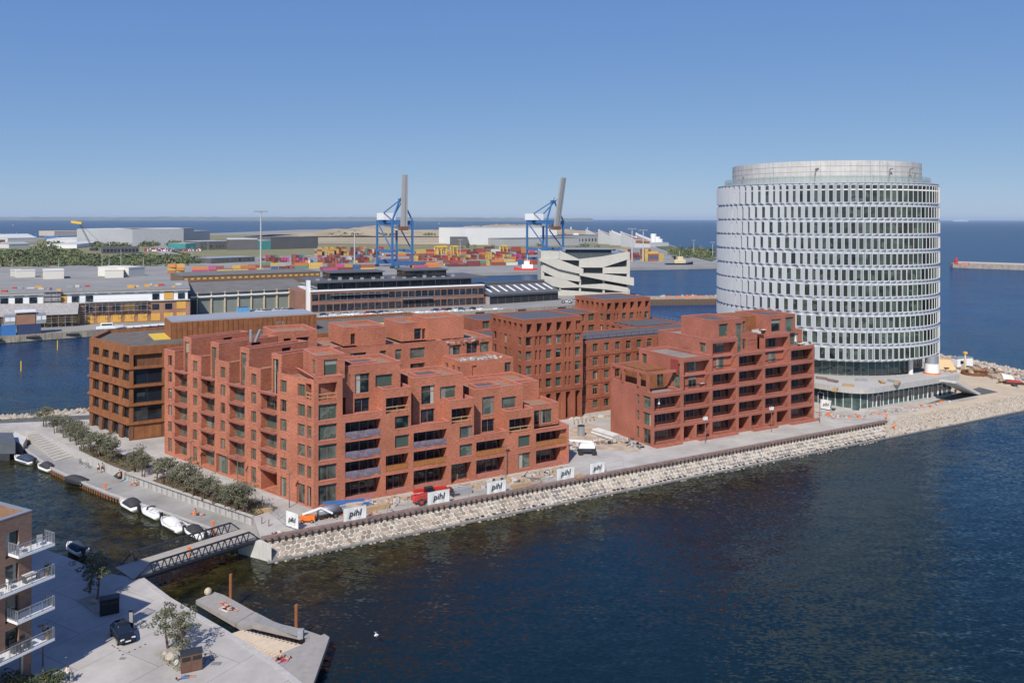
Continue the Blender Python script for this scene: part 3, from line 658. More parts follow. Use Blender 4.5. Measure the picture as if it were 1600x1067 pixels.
# corner bay
x0, x1 = bx[0], bx[1]
B.vol(0, x1, 0, DEP, 0, 20.3, front=[o for n in range(5) for o in [(.75, x1-.9, ZL[n]+.35, ZL[n+1]-.3, .3, 'w', dict(s='2' if n else '2'))]]+[(.75, x1-.9, ZL[5]+.3, ZL[6]-.1, 2.2, 'l', dict(s='1', n=1, pier=1.6, r='timber'))], faces='fr')
B.vol(.9, x1+.9, 1.6, 9, 19.5, 23.4, front=[(1.2, 3.4, 20.2, 22.7, .2, 'w', {})], left=[(4.9, 6.7, 20.2, 22.6, .2, 'w', {})], right=[(1.8, 3.3, 20.0, 22.3, .2, 'w', {})])
def stepped(i, lvl, bay3=False):
    """one step: open bay i (terrace at storey lvl) + closed bay i+1 (one storey higher) + setback block above"""
    a, b, c = bx[i], bx[i+1], bx[i+2]
    rails = {4: ['wall', 'tarp', 'tarp', 'tarp'], 3: ['wall', 'panel', 'tarp'], 2: ['wall', 'panel']}[lvl]
    B.vol(a, b, 0, DEP, 0, ZL[lvl]+.7, front=logs(a-a, b-a, range(lvl), rails), par=.7, faces='fr')
    z1 = ZL[lvl+1]+.95
    fr = []
    if lvl == 4: fr += logs(0, c-b, [0, 1], ['wall', 'panel'])
    if lvl == 3: fr += [(.4, (c-b)-.5, .1, ZL[1]-.45, 1.6, 'l', dict(s='1', n=2, g=GLD))]
    wl_ = {4: [2, 3], 3: [1, 2], 2: [0, 1]}[lvl]
    ww = 2.5
    for n in wl_: fr.append(((c-b)*.42, (c-b)*.42+ww, ZL[n]+.55, ZL[n+1]-.5, .25, 'w', dict(s='1')))
    fr += logs(0, c-b, [lvl], [None]*lvl+['timber'], d=2.2)
    B.vol(b, c, -.003, DEP, 0, z1, front=fr, faces='frl')
    zt = ZL[lvl+2]+1.75
    xa, xb = a+1.3, c-.9; dp = 2.4
    h2 = ZL[lvl]+.2
    W_ = xb-xa
    fo = [(1.6, 4.1, ZL[lvl+1]+.25, ZL[lvl+2]+.35, .25, 'w', dict(s='1t')), (1.5, 4.1, h2+.1, ZL[lvl+1]-.5, .25, 'w', dict(s='2', g=GLD)), (W_-4.4, W_-1.4, ZL[lvl+1]+.9, ZL[lvl+2]-.15, .25, 'w', dict(s='1'))]
    B.vol(xa, xb, dp, dp+8.8, h2, zt, front=fo, right=[(2.5, 4.2, ZL[lvl+1]+1, ZL[lvl+2]-.3, .25, 'w', {})], left=[(5, 7, ZL[lvl+1]+.6, ZL[lvl+2]-.3, .25, 'w', {})])
    B.vol(xa+.3, xa+5.2, dp-.6, dp+.1, h2, zt-.25, faces='fl', par=0) if False else None
    B.vol(a+.02, xa, dp+1.6, DEP, h2, ZL[lvl+1]-.1, front=[(.1, xa-a-.1, h2+.1, ZL[lvl+1]-.5, .2, 'w', dict(s='1', g=GLD))], faces='f')
    # raised upstand with a roof light on the block
    B.vol(xa+1.0, xa+5.6, dp+.6, dp+4.4, zt-.5, zt+.28, roof=FELT, par=.2)
stepped(1, 4); stepped(3, 3); stepped(5, 2)
a, b = bx[7], bx[8]
B.vol(a, b, -.003, DEP, 0, 7.1, front=logs(0, b-a, [0, 1], ['wall', 'panel'], d=2.2), right=[(.6, 3.0, .5, 3.3, 1.5, 'd'), (.6, 3, 4.2, 6.2, 1.5, 'd')]+[(q, q+1.2, ZL[n]+.9, ZL[n+1]-.6, .25, 'w', {}) for q in (5, 8) for n in (0, 1)], faces='frb')
B.vol(a+.2, b-.7, 2.4, DEP, 6.9, 10.9, front=[(.5, 2.6, 7.3, 9.9, .2, 'w', dict(s='1', g=GL)), (2.7, 5.2, 7.3, 9.9, .2, 'w', dict(s='2'))], right=[(.6, 2.8, 7.3, 9.9, .2, 'w', dict(s='2'))])
# inner parts: A wing back face
# rear wing, right wing ------------------------------------------------
ry = 27.6; rr_ = 46.8
def row(n0, L, first, step, w_, z0, z1, st='1', every=1): return [(first+k*step, first+k*step+w_, z0, z1, .25, 'w', dict(s=st)) for k in range(n0)]
rearf = []
for n in range(6):
    for (q, w_, st) in ((1.8, 3, '2'), (9, 3.0, '2'), (15.5, 3.2, '2'), (21.5, 1.3, '1'), (24.8, 1.3, '1'), (28, 3.2, '2')): rearf.append((q, q+w_, ZL[n]+.5, ZL[n+1]-.5, .25, 'w', dict(s=st)))
B.vol(0, 35.1, ry, 43.5, 0, 19.95, front=rearf, faces='flb')
B.vol(35.1, rr_, ry, 43.5, 0, 19.9, front=[(1.6, 4.2, 16.7, 18.9, .25, 'w', {}), (5.6, 8.2, 16.7, 19, .3, 'w', dict(g=GLD, s='2')), (8.8, 11, 16.7, 19, .3, 'w', dict(s='2'))], right=[(q, q+1.4, ZL[n]+.7, ZL[n+1]-.6, .25, 'w', {}) for q in (2, 5.5, 9, 12.5) for n in range(6)], faces='frb')
B.vol(35.1, rr_, 18.7, ry, 0, 16.8, front=[(2.3, 3.3, 14.0, 16.0, .25, 'd'), (9.7, 11.2, 14.0, 16.0, .25, 'w', dict(s='2'))], left=[(q, q+1.2, ZL[n]+.6, ZL[n+1]-.6, .25, 'w', {}) for q in (1.5, 4.5, 6.8) for n in range(5)], right=[(q, q+1.4, ZL[n]+.7, ZL[n+1]-.6, .25, 'w', {}) for q in (1.5, 5.5) for n in range(5)], faces='flr')
B.vol(35.1, rr_-.1, 11.0, 18.7, 0, 13.9, right=[(q, q+1.4, ZL[n]+.7, ZL[n+1]-.6, .25, 'w', {}) for q in (1.5, 5) for n in range(4)], faces='flr')
B.vol(40, rr_-.3, 8.4, 11.0, 10, 13.85, faces='flr')
# roof penthouses of the rear wing
def ph(pxa, pxb, y0, y1, z1, fo, z0=19.9):
    yy = y0; o2 = G(0, y0); xa = along((o2.x, o2.y), (dA.x, dA.y), pxa); xb = along((o2.x, o2.y), (dA.x, dA.y), pxb)
    B.vol(xa, xb, y0, y1, z0, z1, front=[(q*(xb-xa), q*(xb-xa)+w_, z0+.15, z0+.15+h_, .3, 'w', dict(s='1', g=GLD)) for q, w_, h_ in fo], right=[(.8, 2.2, z0+.2, z0+2.4, .3, 'd')])
ph(430, 496, 31, 40.5, 23.5, ((.2, 1.4, 2.2), (.5, 2.4, 2.2)))
ph(537, 602, 31, 40.5, 23.5, ((.17, 1.6, 2.2),)); ph(560, 603, 29.3, 33, 23.4, ())
ph(627, 668, 31, 40.5, 23.6, ((.5, 1.6, 2.3), (.8, .8, 2.2))); ph(668, 725, 30, 38, 24.3, ()); 
# left facade (own axes, from the far end towards the corner) --------------
def bxs(px):
    e3 = O+dA*E.x+nA*E.y; dd = (O-e3).normalized(); return along((e3.x, e3.y), (dd.x, dd.y), px)
q = [bxs(p) for p in (257, 273.5, 293.5, 314.9, 336.3, 358.9, 383.4, 408, 433.8)]+[LB]
B.setfr(fb)
fo = []
for (i, n0, n1) in ((0, 0, 6), (2, 0, 6), (4, 0, 6), (6, 0, 6)):
    c_ = (q[i]+q[i+1])/2+.25
    for n in range(n0, n1):
        if i == 4 and n == 0: fo.append((q[i]+.5, q[i+1]-.4, .1, ZL[1]-.3, .5, 'w', dict(s='2')))
        else: fo.append((c_-.75, c_+.75, ZL[n]+.6, ZL[n+1]-.5, .25, 'w', dict(s='2')))
w5 = bxs(438.5), bxs(448.3), bxs(465.5), bxs(477), bxs(480.5), bxs(489)
for n in range(6):
    fo.append((w5[0], w5[1], ZL[n]+(.6 if n else .15), ZL[n+1]-.5, .25, 'w', dict(s='2')))
    fo.append((w5[2], w5[3], ZL[n]+(.6 if n else .1), ZL[n+1]-.5, .25, 'w', dict(s='2')))
    if n < 5: fo.append((w5[4], w5[5]-.3, ZL[n]+(.6 if n else .1), ZL[n+1]-.5, .25, 'w', dict(s='1')))
    else: fo.append((w5[4]-.4, w5[5]-.3, ZL[n]+.4, ZL[n+1]-.2, 1.8, 'l', dict(s='1', n=1, r='timber')))
for i in (1, 3, 5, 7):
    a, b = q[i], q[i+1]
    for n in range(5):
        if i == 7 and n == 0: fo.append((a+.1, b-.05, .05, ZL[1]-.35, 3.0, 'd')); continue
        fo.append((a+.12, b-.12, ZL[n]+(.5 if n == 0 else .1), ZL[n+1]-.38, 1.15, 'l', dict(s='2', n=1, g=GL)))
B.vol(0, LB, 0, 12, 0, ZL[5]+.02, front=[o for o in fo if o[2] < ZL[5]-.2], faces='fl', par=.1)
top = [o for o in fo if o[2] > ZL[5]-.2]
for i in (0, 2, 4, 6, 8):                       # pier tops, one storey higher, open terraces between them
    a, b = q[i], q[i+1]
    B.vol(a, b, .0, 11, ZL[5]+.02, 19.9, front=[(o[0]-a, o[1]-a)+o[2:] for o in top if a-.1 < o[0] < b], faces='frl')
for i in (1, 3, 5, 7):
    a, b = q[i], q[i+1]
    mid = a+(b-a)*.5
    B.vol(mid, b+.45, .5, 12.5, ZL[5]-1.2, 22.75, front=[(.35, b+.45-mid-.9, ZL[5]-.6, 22.0, .25, 'w', dict(s='1t'))], right=[(6.5, 8.4, 20.1, 22.2, .25, 'w', dict(s='1', g=GLD))], faces='frlb')
    B.vol(a, mid, 2.6, 11, ZL[5], 19.7, front=[(.3, mid-a-.3, ZL[5]+.2, 18.9, .25, 'w', dict(s='1'))], faces='f')
B.vol(3, LB-14, 12, 24, 0, 19.8, faces='br') if False else None
B.vol(1, 24, 11, 20, 0, 19.95, faces='rb')
# projecting balcony slabs
for i in (1, 3, 5, 7):
    a, b = q[i], q[i+1]
    for n in range(1, 6):
        k = ('slab', round(b-a, 1))
        if k not in CACHE:
            m_ = MB(); m_.box(0, round(b-a, 1), -.5, .3, -.16, .02); m_.mi = 1; m_.box(.06, round(b-a, 1)-.06, -.44, .3, .021, .035); CACHE[k] = m_.mesh('balcony', [mat('balcony_slab_rust', (.34, .09, .06), .7, var=.15, scale=2), mat('balcony_floor', (.3, .19, .16), .8)])
        t_ = B.wall.T((a, 0, 0)); put('balcony', CACHE[k], RB, (t_[0], t_[1], ZL[n]), fb[2])
        t_ = B.wall.T((a+.03, -.45, 0)); railing(RB, t_[0], t_[1], ZL[n]+.02, fb[2], round(b-a, 1)-.06, 'bars')
# terrace railings on top of the left facade
for i in (2, 4, 6, 8):
    t_ = B.wall.T((q[i]+.6, .2, 0)); railing(RB, t_[0], t_[1], 19.95, fb[2], round(min(q[i+1], q[i]+5.6)-q[i]-.7, 1), 'bars')
B.setfr((0, 0, 0))
B.finish()
door = MB(); door.box(-1.9, 1.9, -.05, .05, 0, 3.1)
t_ = (E.x+(0-E.x)*1, 0)
B2 = MB(fb); c_ = (q[7]+q[8])/2; p_ = B2.T((c_+.4, 2.9, 0)); door.build('gate', REDP, RB, (p_[0], p_[1], .05), fb[2])
# floor bands: the pale drip edges of the slabs on the quay facade
m = MB()
for i, lv in ((1, 4), (2, 5), (3, 3), (4, 4), (5, 2), (6, 3), (7, 2)):
    for n in range(1, lv+1):
        if i in (1, 3, 5, 7) or n in (1, lv): m.box(bx[i]+.45, bx[i+1]-.45, -.035, .02, ZL[n]-.44, ZL[n]-.36)
for n in range(1, 6): m.box(.7, bx[1]-.85, -.035, .02, ZL[n]+.27, ZL[n]+.35)
m.build('drip_edge', COP, RB)
# ================================================================== RIGHT RED BLOCK
O2 = P(1020, 698.7); e2 = P(1272.8, 655.3); d2 = (e2-O2).normalized(); A2 = math.atan2(d2.y, d2.x)
R2 = thing('terraced_apartment_block', 'rose red brick apartment block with stepped terraces and loggias before the white tower', 'building', O2, A2)
ZL2 = [0, 3.63, 6.85, 10.1, 13.35, 16.55, 19.8, 23.0]
b2 = [along((O2.x, O2.y), (d2.x, d2.y), p) for p in (1020, 1066.7, 1111.6, 1152.8, 1194, 1234.4, 1272.8)]
B = Bld(R2, BRB, COPB, GRAVG, WOODW, GL, None); B.setfr((0, 0, 0)); D2 = 14
def lg(a, b, lv, rails=None, d=2.3, pr=.4, n=None):
    out = []
    for k in lv:
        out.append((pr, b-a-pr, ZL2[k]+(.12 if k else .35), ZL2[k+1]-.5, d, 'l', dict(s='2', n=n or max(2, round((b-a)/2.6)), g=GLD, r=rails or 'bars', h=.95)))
    return out
def niche(a, b, k, d=1.7):
    w_ = b-a
    return [(.4, w_-.4, ZL2[k]+.12, ZL2[k+2]-.5, d, 'd')]
def nwin(a, b, k, d=1.7):     # windows inside a tall niche, two storeys
    c = a+(b-a)*.52
    for n in (k, k+1):
        window(R2, c, d-.14, ZL2[n]+.35, 0, 2.2, 2.35, '2', WOODW, GL)
    m_ = MB(); m_.box(a+.4, b-.4, d-.6, d+.0, ZL2[k+1]-.3, ZL2[k+1]); m_.build('ledge', COPB, R2)
ends = [(q_, q_+1.0, ZL2[n]+.5, ZL2[n+1]-.5, .25, 'w', dict(s='1')) for q_ in (6.0,) for n in range(3)]
# bay 1
B.vol(0, b2[1], 0, D2, 0, 10.6, front=lg(0, b2[1], range(3), d=2.0), left=[(D2-5.2, D2-4.3, ZL2[n]+.7, ZL2[n+1]-.5, .25, 'w', dict(s='1')) for n in range(3)]+[(D2-3.1, D2-.7, ZL2[n]+.25, ZL2[n+1]-.4, .25, 'w', dict(s='2')) for n in range(3)], faces='fl')
# open frame on the terrace of bay 1
fm = MB(); zt = 13.9
for (xx, yy) in ((0, 0+1.6), (0, 4.5), (0, 9.6), (0, D2-.5)): fm.box(xx, xx+.55, yy, yy+.55, 10.6, zt)
fm.box(0, b2[1]-.2, 1.6, 2.15, zt, zt+.5); fm.box(0, .55, 2.15, D2, zt, zt+.5); fm.box(.55, b2[1]-.2, D2-.55, D2, zt, zt+.5); fm.box(.0, .5, 2.0, D2-.3, 10.6, 11.3)
fm.build('roof_frame', BRB, R2)
fm = MB(); fm.box(2.2, b2[1]-.02, 5.0, D2-.6, 10.1, zt+.35); fm.build('terrace_room', CORT, R2)
window(R2, b2[1]-1.7, 4.85, 10.7, 0, 1.8, 2.6, '2', WOODW, GL)
# bay 2
w_ = b2[2]-b2[1]
B.vol(b2[1], b2[2], -.004, D2+.0, 0, 16.9, front=lg(b2[1], b2[2], [1, 2])+[(.4, w_*.42, .1, ZL2[1]-.5, 3.2, 'd'), (w_*.42+.6, w_-.4, .4, ZL2[1]-.5, 2.3, 'l', dict(s='2', n=1, g=GLD, r='bars'))]+niche(b2[1], b2[2], 3), left=[(D2-3.1, D2-.8, ZL2[3]+.3, ZL2[5]-.8, .3, 'w', dict(s='2t')), (.9, 2.6, ZL2[4]-.4, ZL2[5]-.4, .3, 'w', dict(s='1', g=GL))], faces='frl')
nwin(b2[1], b2[2], 3)
rp = MB(); rp.box(b2[1]-.05, b2[1]-.01, 1.2, 3.6, 13.4, 16.4); rp.build('red_screen', mat('red_screen_paint', (.26, .05, .04), .6), R2)
# bay 3
B.vol(b2[2], b2[3], 0, D2+3, 0, 20.1, front=lg(b2[2], b2[3], [0, 1, 2, 3])+niche(b2[2], b2[3], 4), left=[(D2-.6, D2+1.4, 17.2, 19.2, .3, 'w', dict(s='2'))], faces='flrb')
nwin(b2[2], b2[3], 4)
# bay 4
w_ = b2[4]-b2[3]
B.vol(b2[3], b2[4], -.004, D2+3, 0, 16.75, front=lg(b2[3], b2[4], [1, 2, 3, 4])+[(.4, w_*.45, .1, ZL2[1]-.5, 3.0, 'd'), (w_*.45+.6, w_-.4, .4, ZL2[1]-.5, 2.3, 'l', dict(s='2', n=1, g=GLD, r='bars'))], faces='fb')
B.vol(b2[3], b2[4], 1.9, D2+3, 16, 20.3, front=[(2.1, 4.3, 17.0, 19.3, .25, 'w', dict(s='2'))], faces='f')
# bay 5
w_ = b2[5]-b2[4]
B.vol(b2[4], b2[5], 0, D2+3, 0, 20.1, front=lg(b2[4], b2[5], [1, 2, 3])+[(.4, w_*.42, .3, ZL2[1]-.5, 2.4, 'l', dict(s='1', n=1, g=GLD, r='bars')), (w_*.42+.6, w_-.4, .1, ZL2[1]-.5, 3.0, 'd')]+niche(b2[4], b2[5], 4), faces='frb')
nwin(b2[4], b2[5], 4)
# bay 6
B.vol(b2[5], b2[6], -.004, D2, 0, 16.8, front=lg(b2[5], b2[6], range(5), d=2.1), right=[(.6, 2.4, ZL2[n]+.15, ZL2[n+1]-.5, .3, 'w', dict(s='1')) for n in range(5)]+[(q_, q_+1.2, ZL2[n]+.6, ZL2[n+1]-.5, .3, 'w', dict(s='1')) for q_ in (5, 8, 11) for n in range(5)], faces='frb')
B.vol(b2[5], b2[6]-1.3, 2.3, D2, 16, 20.1, front=[(1.2, 5.4, 16.8, 19.3, .25, 'w', dict(s='3'))], faces='fr')
# upper blocks
yb = 1.9
xa, xb = [along((O2+Vector((-d2.y, d2.x, 0))*yb).to_2d(), (d2.x, d2.y), p) for p in (1115, 1160)]
B.vol(xa, xb, yb, 12, 19.6, 23.7, front=[(1.6, 4.2, 20.2, 22.9, .25, 'w', dict(s='1')), (6.9, 9.3, 19.8, 23.1, .25, 'w', dict(s='1t'))], roof=FELT)
B.vol(xb-2.6, xb-.3, yb-.4, yb+.1, 15.5, 23.3, front=[(.25, 2.1, 16.2, 22.8, .2, 'w', dict(s='1t'))], par=.1)
xc, xd = [along((O2+Vector((-d2.y, d2.x, 0))*yb).to_2d(), (d2.x, d2.y), p) for p in (1201, 1243)]
B.vol(xc, xd, yb, 12, 19.6, 23.8, front=[(.9, 3.9, 20.2, 23.0, .25, 'w', dict(s='1')), (5.3, 7.9, 19.8, 23.2, .25, 'w', dict(s='1'))], roof=FELT)
B.setfr((0, 0, 0)); B.finish()
fm = MB(); fm.box(xb+.01, xc-.01, 5.5, 13, 19.7, 23.5); fm.box(xb-6, xb+.01, 12.02, 13, 19.7, 23.55); fm.build('roof_room', CORT, R2)
m = MB()
for i, top_ in enumerate((3, 5, 6, 5, 6, 5)):
    for n in range(1, top_+1): m.box(b2[i]+.02, b2[i+1]-.02, -.07, -.006, ZL2[n]-.12, ZL2[n]+.06)
m.build('string_course', COPB, R2)
railing(R2, b2[3]+.3, .25, 20.3, 0, 5.8, 'bars'); railing(R2, b2[1]+.5, 5.3, 16.9, 0, 6.5, 'bars')
m = MB()
for (xx0, xx1) in ((0, b2[1]-.8), (b2[1]+3.7, b2[3]-.8), (b2[3]+3.8, b2[4]+3.2), (b2[5]-.5, b2[6]+.4)): m.box(xx0, xx1, -1.2, -.01, 0, .35); 
m.build('plinth', BRB, R2)
# ================================================================== MID-RISE OFFICE BLOCK
O3 = Vector((2.5, 178.8, 0)); R3 = thing('brick_office_block', 'brown red brick office block with square corner tower and solar roof', 'building', O3, ANG)
B = Bld(R3, BRC, mat('coping_brown', (.33, .14, .11), .8, var=.1, scale=2), FELT, WOODW, GL, COP); B.setfr((0, 0, 0))
W3, D3 = 15.7, 14.3
ZT = [0, 3.4, 6.9, 10.1, 13.3, 16.5, 19.5, 22.9]
def towerops(L, side=False):
    o_ = []
    if not side:
        st = L/6
        for k in range(6):                                    # slots of the top storey, tall arcade openings at the base
            o_.append((k*st+.85, (k+1)*st-.35, 20.0, 22.0, 1.2, 'w', dict(s='1', g=GLD)))
            o_.append((k*st+.75, (k+1)*st-.55, .1, 6.2, 2.2, 'd'))
        for n in (2, 3, 4, 5):
            for k in (0, 2, 3, 5): o_.append((k*st+.65, k*st+2.15, ZT[n]+.7, ZT[n+1]-.45, .3, 'w', dict(s='1')))
            for k in (1, 4):
                o_.append((k*st+.5, k*st+1.05, ZT[n]+.6, ZT[n+1]-.4, .4, 'w', dict(s='1', g=GLD))); o_.append((k*st+1.55, k*st+2.1, ZT[n]+.6, ZT[n+1]-.4, .4, 'w', dict(s='1', g=GLD)))
    else:
        st = L/6
        for k in range(6): o_.append((k*st+.6, (k+1)*st-.5, 20.0, 22.0, 1.2, 'w', dict(s='1', g=GLD)))
        for n in (2, 3, 4, 5):
            for q_, ww in ((.9, 1.4), (4, .6), (5.8, 1.4), (8.2, .6), (12.0, 1.4)): o_.append((q_, q_+ww, ZT[n]+.7, ZT[n+1]-.45, .3, 'w', dict(s='1')))
    return o_
B.vol(0, W3, 0, D3, 0, 22.95, front=towerops(W3), left=towerops(D3, True), right=[(k*2.4+.5, k*2.4+2.0, 20, 22, 1.2, 'd') for k in range(5)], par=.35)
# front wing
WX = 62; wf = []
for n in range(5):
    for k in range(14): wf.append((k*3.25+1.35, k*3.25+2.85, ZT[n]+(.7 if n else .9), ZT[n+1]-.5, .3, 'w', dict(s='2')))
B.vol(W3, WX, 2.2, 16, 0, 16.7, front=wf, back=[(k*3.25+1.2, k*3.25+2.7, ZT[4]+.5, ZT[5]-.5, .3, 'w', dict(s='2')) for k in range(9)], par=.3, faces='frb')
# right wing going back, rear tower, rear wing
ro = Vector((25.4, 224, 0))-O3; rx, ryy = ro.dot(dA), ro.dot(nA)
B.vol(rx+1.5, WX-.4, 16, 44, 0, 16.65, par=.3, left=[(k*3.3+1, k*3.3+2.6, ZT[4]+.5, ZT[5]-.5, .3, 'w', dict(s='2')) for k in range(8)], faces='lrb')
B.vol(rx, rx+16, ryy, ryy+14.2, 0, 22.95, front=towerops(16), left=towerops(14.2, True), par=.35)
xa = along((O3+nA*(ryy+3)).to_2d(), (dA.x, dA.y), 749)
B.vol(xa, rx, ryy+3, ryy+15, 0, 19.3, front=[(k*3.3+1, k*3.3+3.0, ZT[n]+.5, ZT[n+1]-.5, .3, 'w', dict(s='2')) for k in range(int((rx-xa)/3.3)) for n in (4, 5)], par=.3)
B.vol(.5, 11, 14.3, ryy+3, 0, 16.7, par=.3, left=[(k*3.3+1, k*3.3+2.6, ZT[n]+.5, ZT[n+1]-.5, .3, 'w', dict(s='2')) for k in range(6) for n in (3, 4)], faces='lr')
B.finish()
# vertical pilasters and string courses of the office block
m = MB()
for k in range(7): m.box(k*W3/6-.14 if k else .0, k*W3/6+.14, -.09, -.004, 6.4, 19.5)
for n in (2, 6): m.box(-.06, W3+.04, -.13, -.095, ZT[n]-.25, ZT[n]+.0)
for k in range(15): m.box(W3+k*3.25+.0, W3+k*3.25+.3, 2.2-.09, 2.2-.004, .2, 15.9)
for n in (1, 2, 3, 4): m.box(W3+.05, WX, 2.2-.14, 2.2-.095, ZT[n]-.1, ZT[n]+.12)
m.build('pilasters', BRC, R3)
# solar panels: each row of panels its own part
def solar(root, x0, x1, y0, y1, z, nx, ny, name='solar_panel'):
    dx = (x1-x0)/nx; dy = (y1-y0)/ny; k = ('sol', round(dx, 2), round(dy, 2))
    if k not in CACHE:
        m_ = MB(); m_.add([(.05, .05, .12), (dx-.05, .05, .12), (dx-.05, dy-.12, .32), (.05, dy-.12, .32), (.05, .05, .06), (dx-.05, .05, .06), (dx-.05, dy-.12, .26), (.05, dy-.12, .26)], [(0, 1, 2, 3), (4, 5, 1, 0), (5, 6, 2, 1), (6, 7, 3, 2), (7, 4, 0, 3)]); CACHE[k] = m_.mesh(name, SOLAR)
    for i in range(nx):
        for j in range(ny): put(name, CACHE[k], root, (x0+i*dx, y0+j*dy, z))
solar(R3, 1.2, W3-1.2, 1.2, D3-1.2, 22.6, 2, 8)
solar(R3, rx+1.2, rx+14.8, ryy+1.2, ryy+13, 22.6, 2, 6)
solar(R3, W3+.8, WX-1, 5.2, 12.5, 16.5, 8, 4)
solar(R3, rx+3, WX-3, 18, 40, 16.5, 2, 9)
solar(R3, xa+1, rx-1, ryy+4, ryy+13, 19.0, 6, 4)
m = MB()
x_ = W3+1
while x_ < WX: m.box(x_-.04, x_+.04, 3.5, 3.6, 16.5, 17.7); x_ += 2.3
m.box(W3+1, WX, 3.5, 3.56, 17.0, 17.06); m.box(W3+1, WX, 3.5, 3.56, 17.62, 17.7); m.build('roof_railing', RAILM, R3)
m = MB()
x_ = 0
while x_ < 26: m.box(WX-1, WX-.95, 16+x_, 16.05+x_, 16.5, 17.7); x_ += 1.8
m.box(WX-1, WX-.96, 16, 43, 17.6, 17.66); m.box(WX-1, WX-.96, 16, 43, 17.1, 17.14); m.build('roof_railing', GALV, R3)
# ================================================================== CORTEN BUILDING (left)
O4 = P(202, 688.7); R4 = thing('corten_office_building', 'rust coloured steel clad office building with slanting window frames, left of the brick block', 'building', O4, ANG)
V4 = P(139.6, 664)-O4; lw = V4.length; aL = math.atan2(V4.dot(nA), V4.dot(dA))      # left face direction in local axes
ZC = [0, 3.3, 7.05, 10.8, 14.5, 18.9]
xl, yl = V4.dot(dA), V4.dot(nA)
wallm = MB(); glm = None
poly = [(0, 0), (74, 0), (74, 30), (xl+4, 30), (xl, yl)]
# core set back, floor plates, parapet
def inset(p, d_): 
    cx = 25; cy = 16; return [(x+(cx-x)*d_/abs(Vector((cx-x, cy-y)).length), y+(cy-y)*d_/Vector((cx-x, cy-y)).length) for x, y in p]
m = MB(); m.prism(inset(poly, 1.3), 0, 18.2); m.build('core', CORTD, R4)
m = MB()
for z in ZC[1:5]: m.prism(inset(poly, -.45), z-.12, z+.12)
m.build('floor_plate', CORT, R4)
m = MB(); n = len(poly); pin = inset(poly, .9)
for i in range(n):
    j = (i+1) % n; a_, b_ = poly[i], poly[j]; c_, e_ = pin[j], pin[i]
    m.prism([a_, b_, c_, e_], 17.3, 19.0)
m.build('parapet', CORT, R4)
m = MB(); m.prism(inset(poly, 1.0), 18.2, 18.35); m.build('roof', mat('brown_felt', (.13, .11, .09), .9, var=.3, scale=.5), R4)
m = MB(); m.prism([(6, 12), (26, 12.5), (26, 17), (12, 17), (12, 23), (6, 23)], 18.3, 18.42); m.prism([(48, 9), (70, 9), (70, 16), (56, 16), (56, 12), (48, 12)], 18.3, 18.42); m.build('yellow_insulation', mat('yellow_insulation', (.62, .42, .05), .8, var=.12, scale=1), R4)
m = MB(); x0_, y0_ = along((O4+nA*11.7).to_2d(), (dA.x, dA.y), 268), 11.7; x1_ = along((O4+nA*11.7).to_2d(), (dA.x, dA.y), 495)
m.box(x0_, x1_, y0_, y0_+11, 18.3, 22.0); m.build('roof_hall', CORT, R4)
m = MB(); m.box(x0_+.2, x1_-.2, y0_+.3, y0_+10.8, 22.0, 22.3); m.build('roof', GREY, R4)
m = MB(); k = x0_
while k < x1_: m.box(k-.03, k+.03, y0_-.07, y0_-.01, 18.4, 21.9); k += 1.1
stuff(m.build('hall_ribs', CORTD, R4))
# slanting mullion frames: left face four bays, right face wide windows
def face4(p0, p1, nb, lean, gw):
    d_ = Vector((p1[0]-p0[0], p1[1]-p0[1], 0)); L = d_.length; d_.normalize(); a_ = math.atan2(d_.y, d_.x)
    for n_ in range(5):
        z0, z1 = ZC[n_]+(.12 if n_ else 0), ZC[n_+1]-.12
        if n_ == 4: z1 = 17.3
        for k in range(nb):
            s0 = L*k/nb
            m = MB((p0[0], p0[1], a_)); w_ = L/nb
            m.prism([(s0, 0), (s0+.75, 0), (s0+.75, .7), (s0, .7)], z0, z1)
            if lean:
                m.loft([[(s0+.75, .0, z0), (s0+1.3, .0, z0), (s0+1.3, .5, z0), (s0+.75, .5, z0)], [(s0+.75, .0, z1), (s0+2.0, .0, z1), (s0+2.0, .5, z1), (s0+.75, .5, z1)]])
            if n_ > 0 or not lean: m.box(s0+.75, s0+w_, .02, .4, z0, z0+(.95 if lean else .3))
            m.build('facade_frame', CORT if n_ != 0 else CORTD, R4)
            if n_ == 4 and not lean and k == 0: continue
            if n_ == 0 and not lean:
                pm = MB((p0[0], p0[1], a_)); pm.box(s0+.8, s0+w_-.1, .15, .3, .1, z1-.1); pm.build('cladding_panel', CORT, R4); continue
            pc = (s0+.75+s0+w_)/2; c, q_ = math.cos(a_), math.sin(a_); ww = w_-.8
            window(R4, p0[0]+pc*c-.55*q_*1, p0[1]+pc*q_+.55*c, z0+.35, a_, ww, z1-z0-.6, '2', STEEL, GLD)
face4((xl, yl), (0, 0), 4, True, 0); face4((0, 0), (74, 0), 12, False, 0)
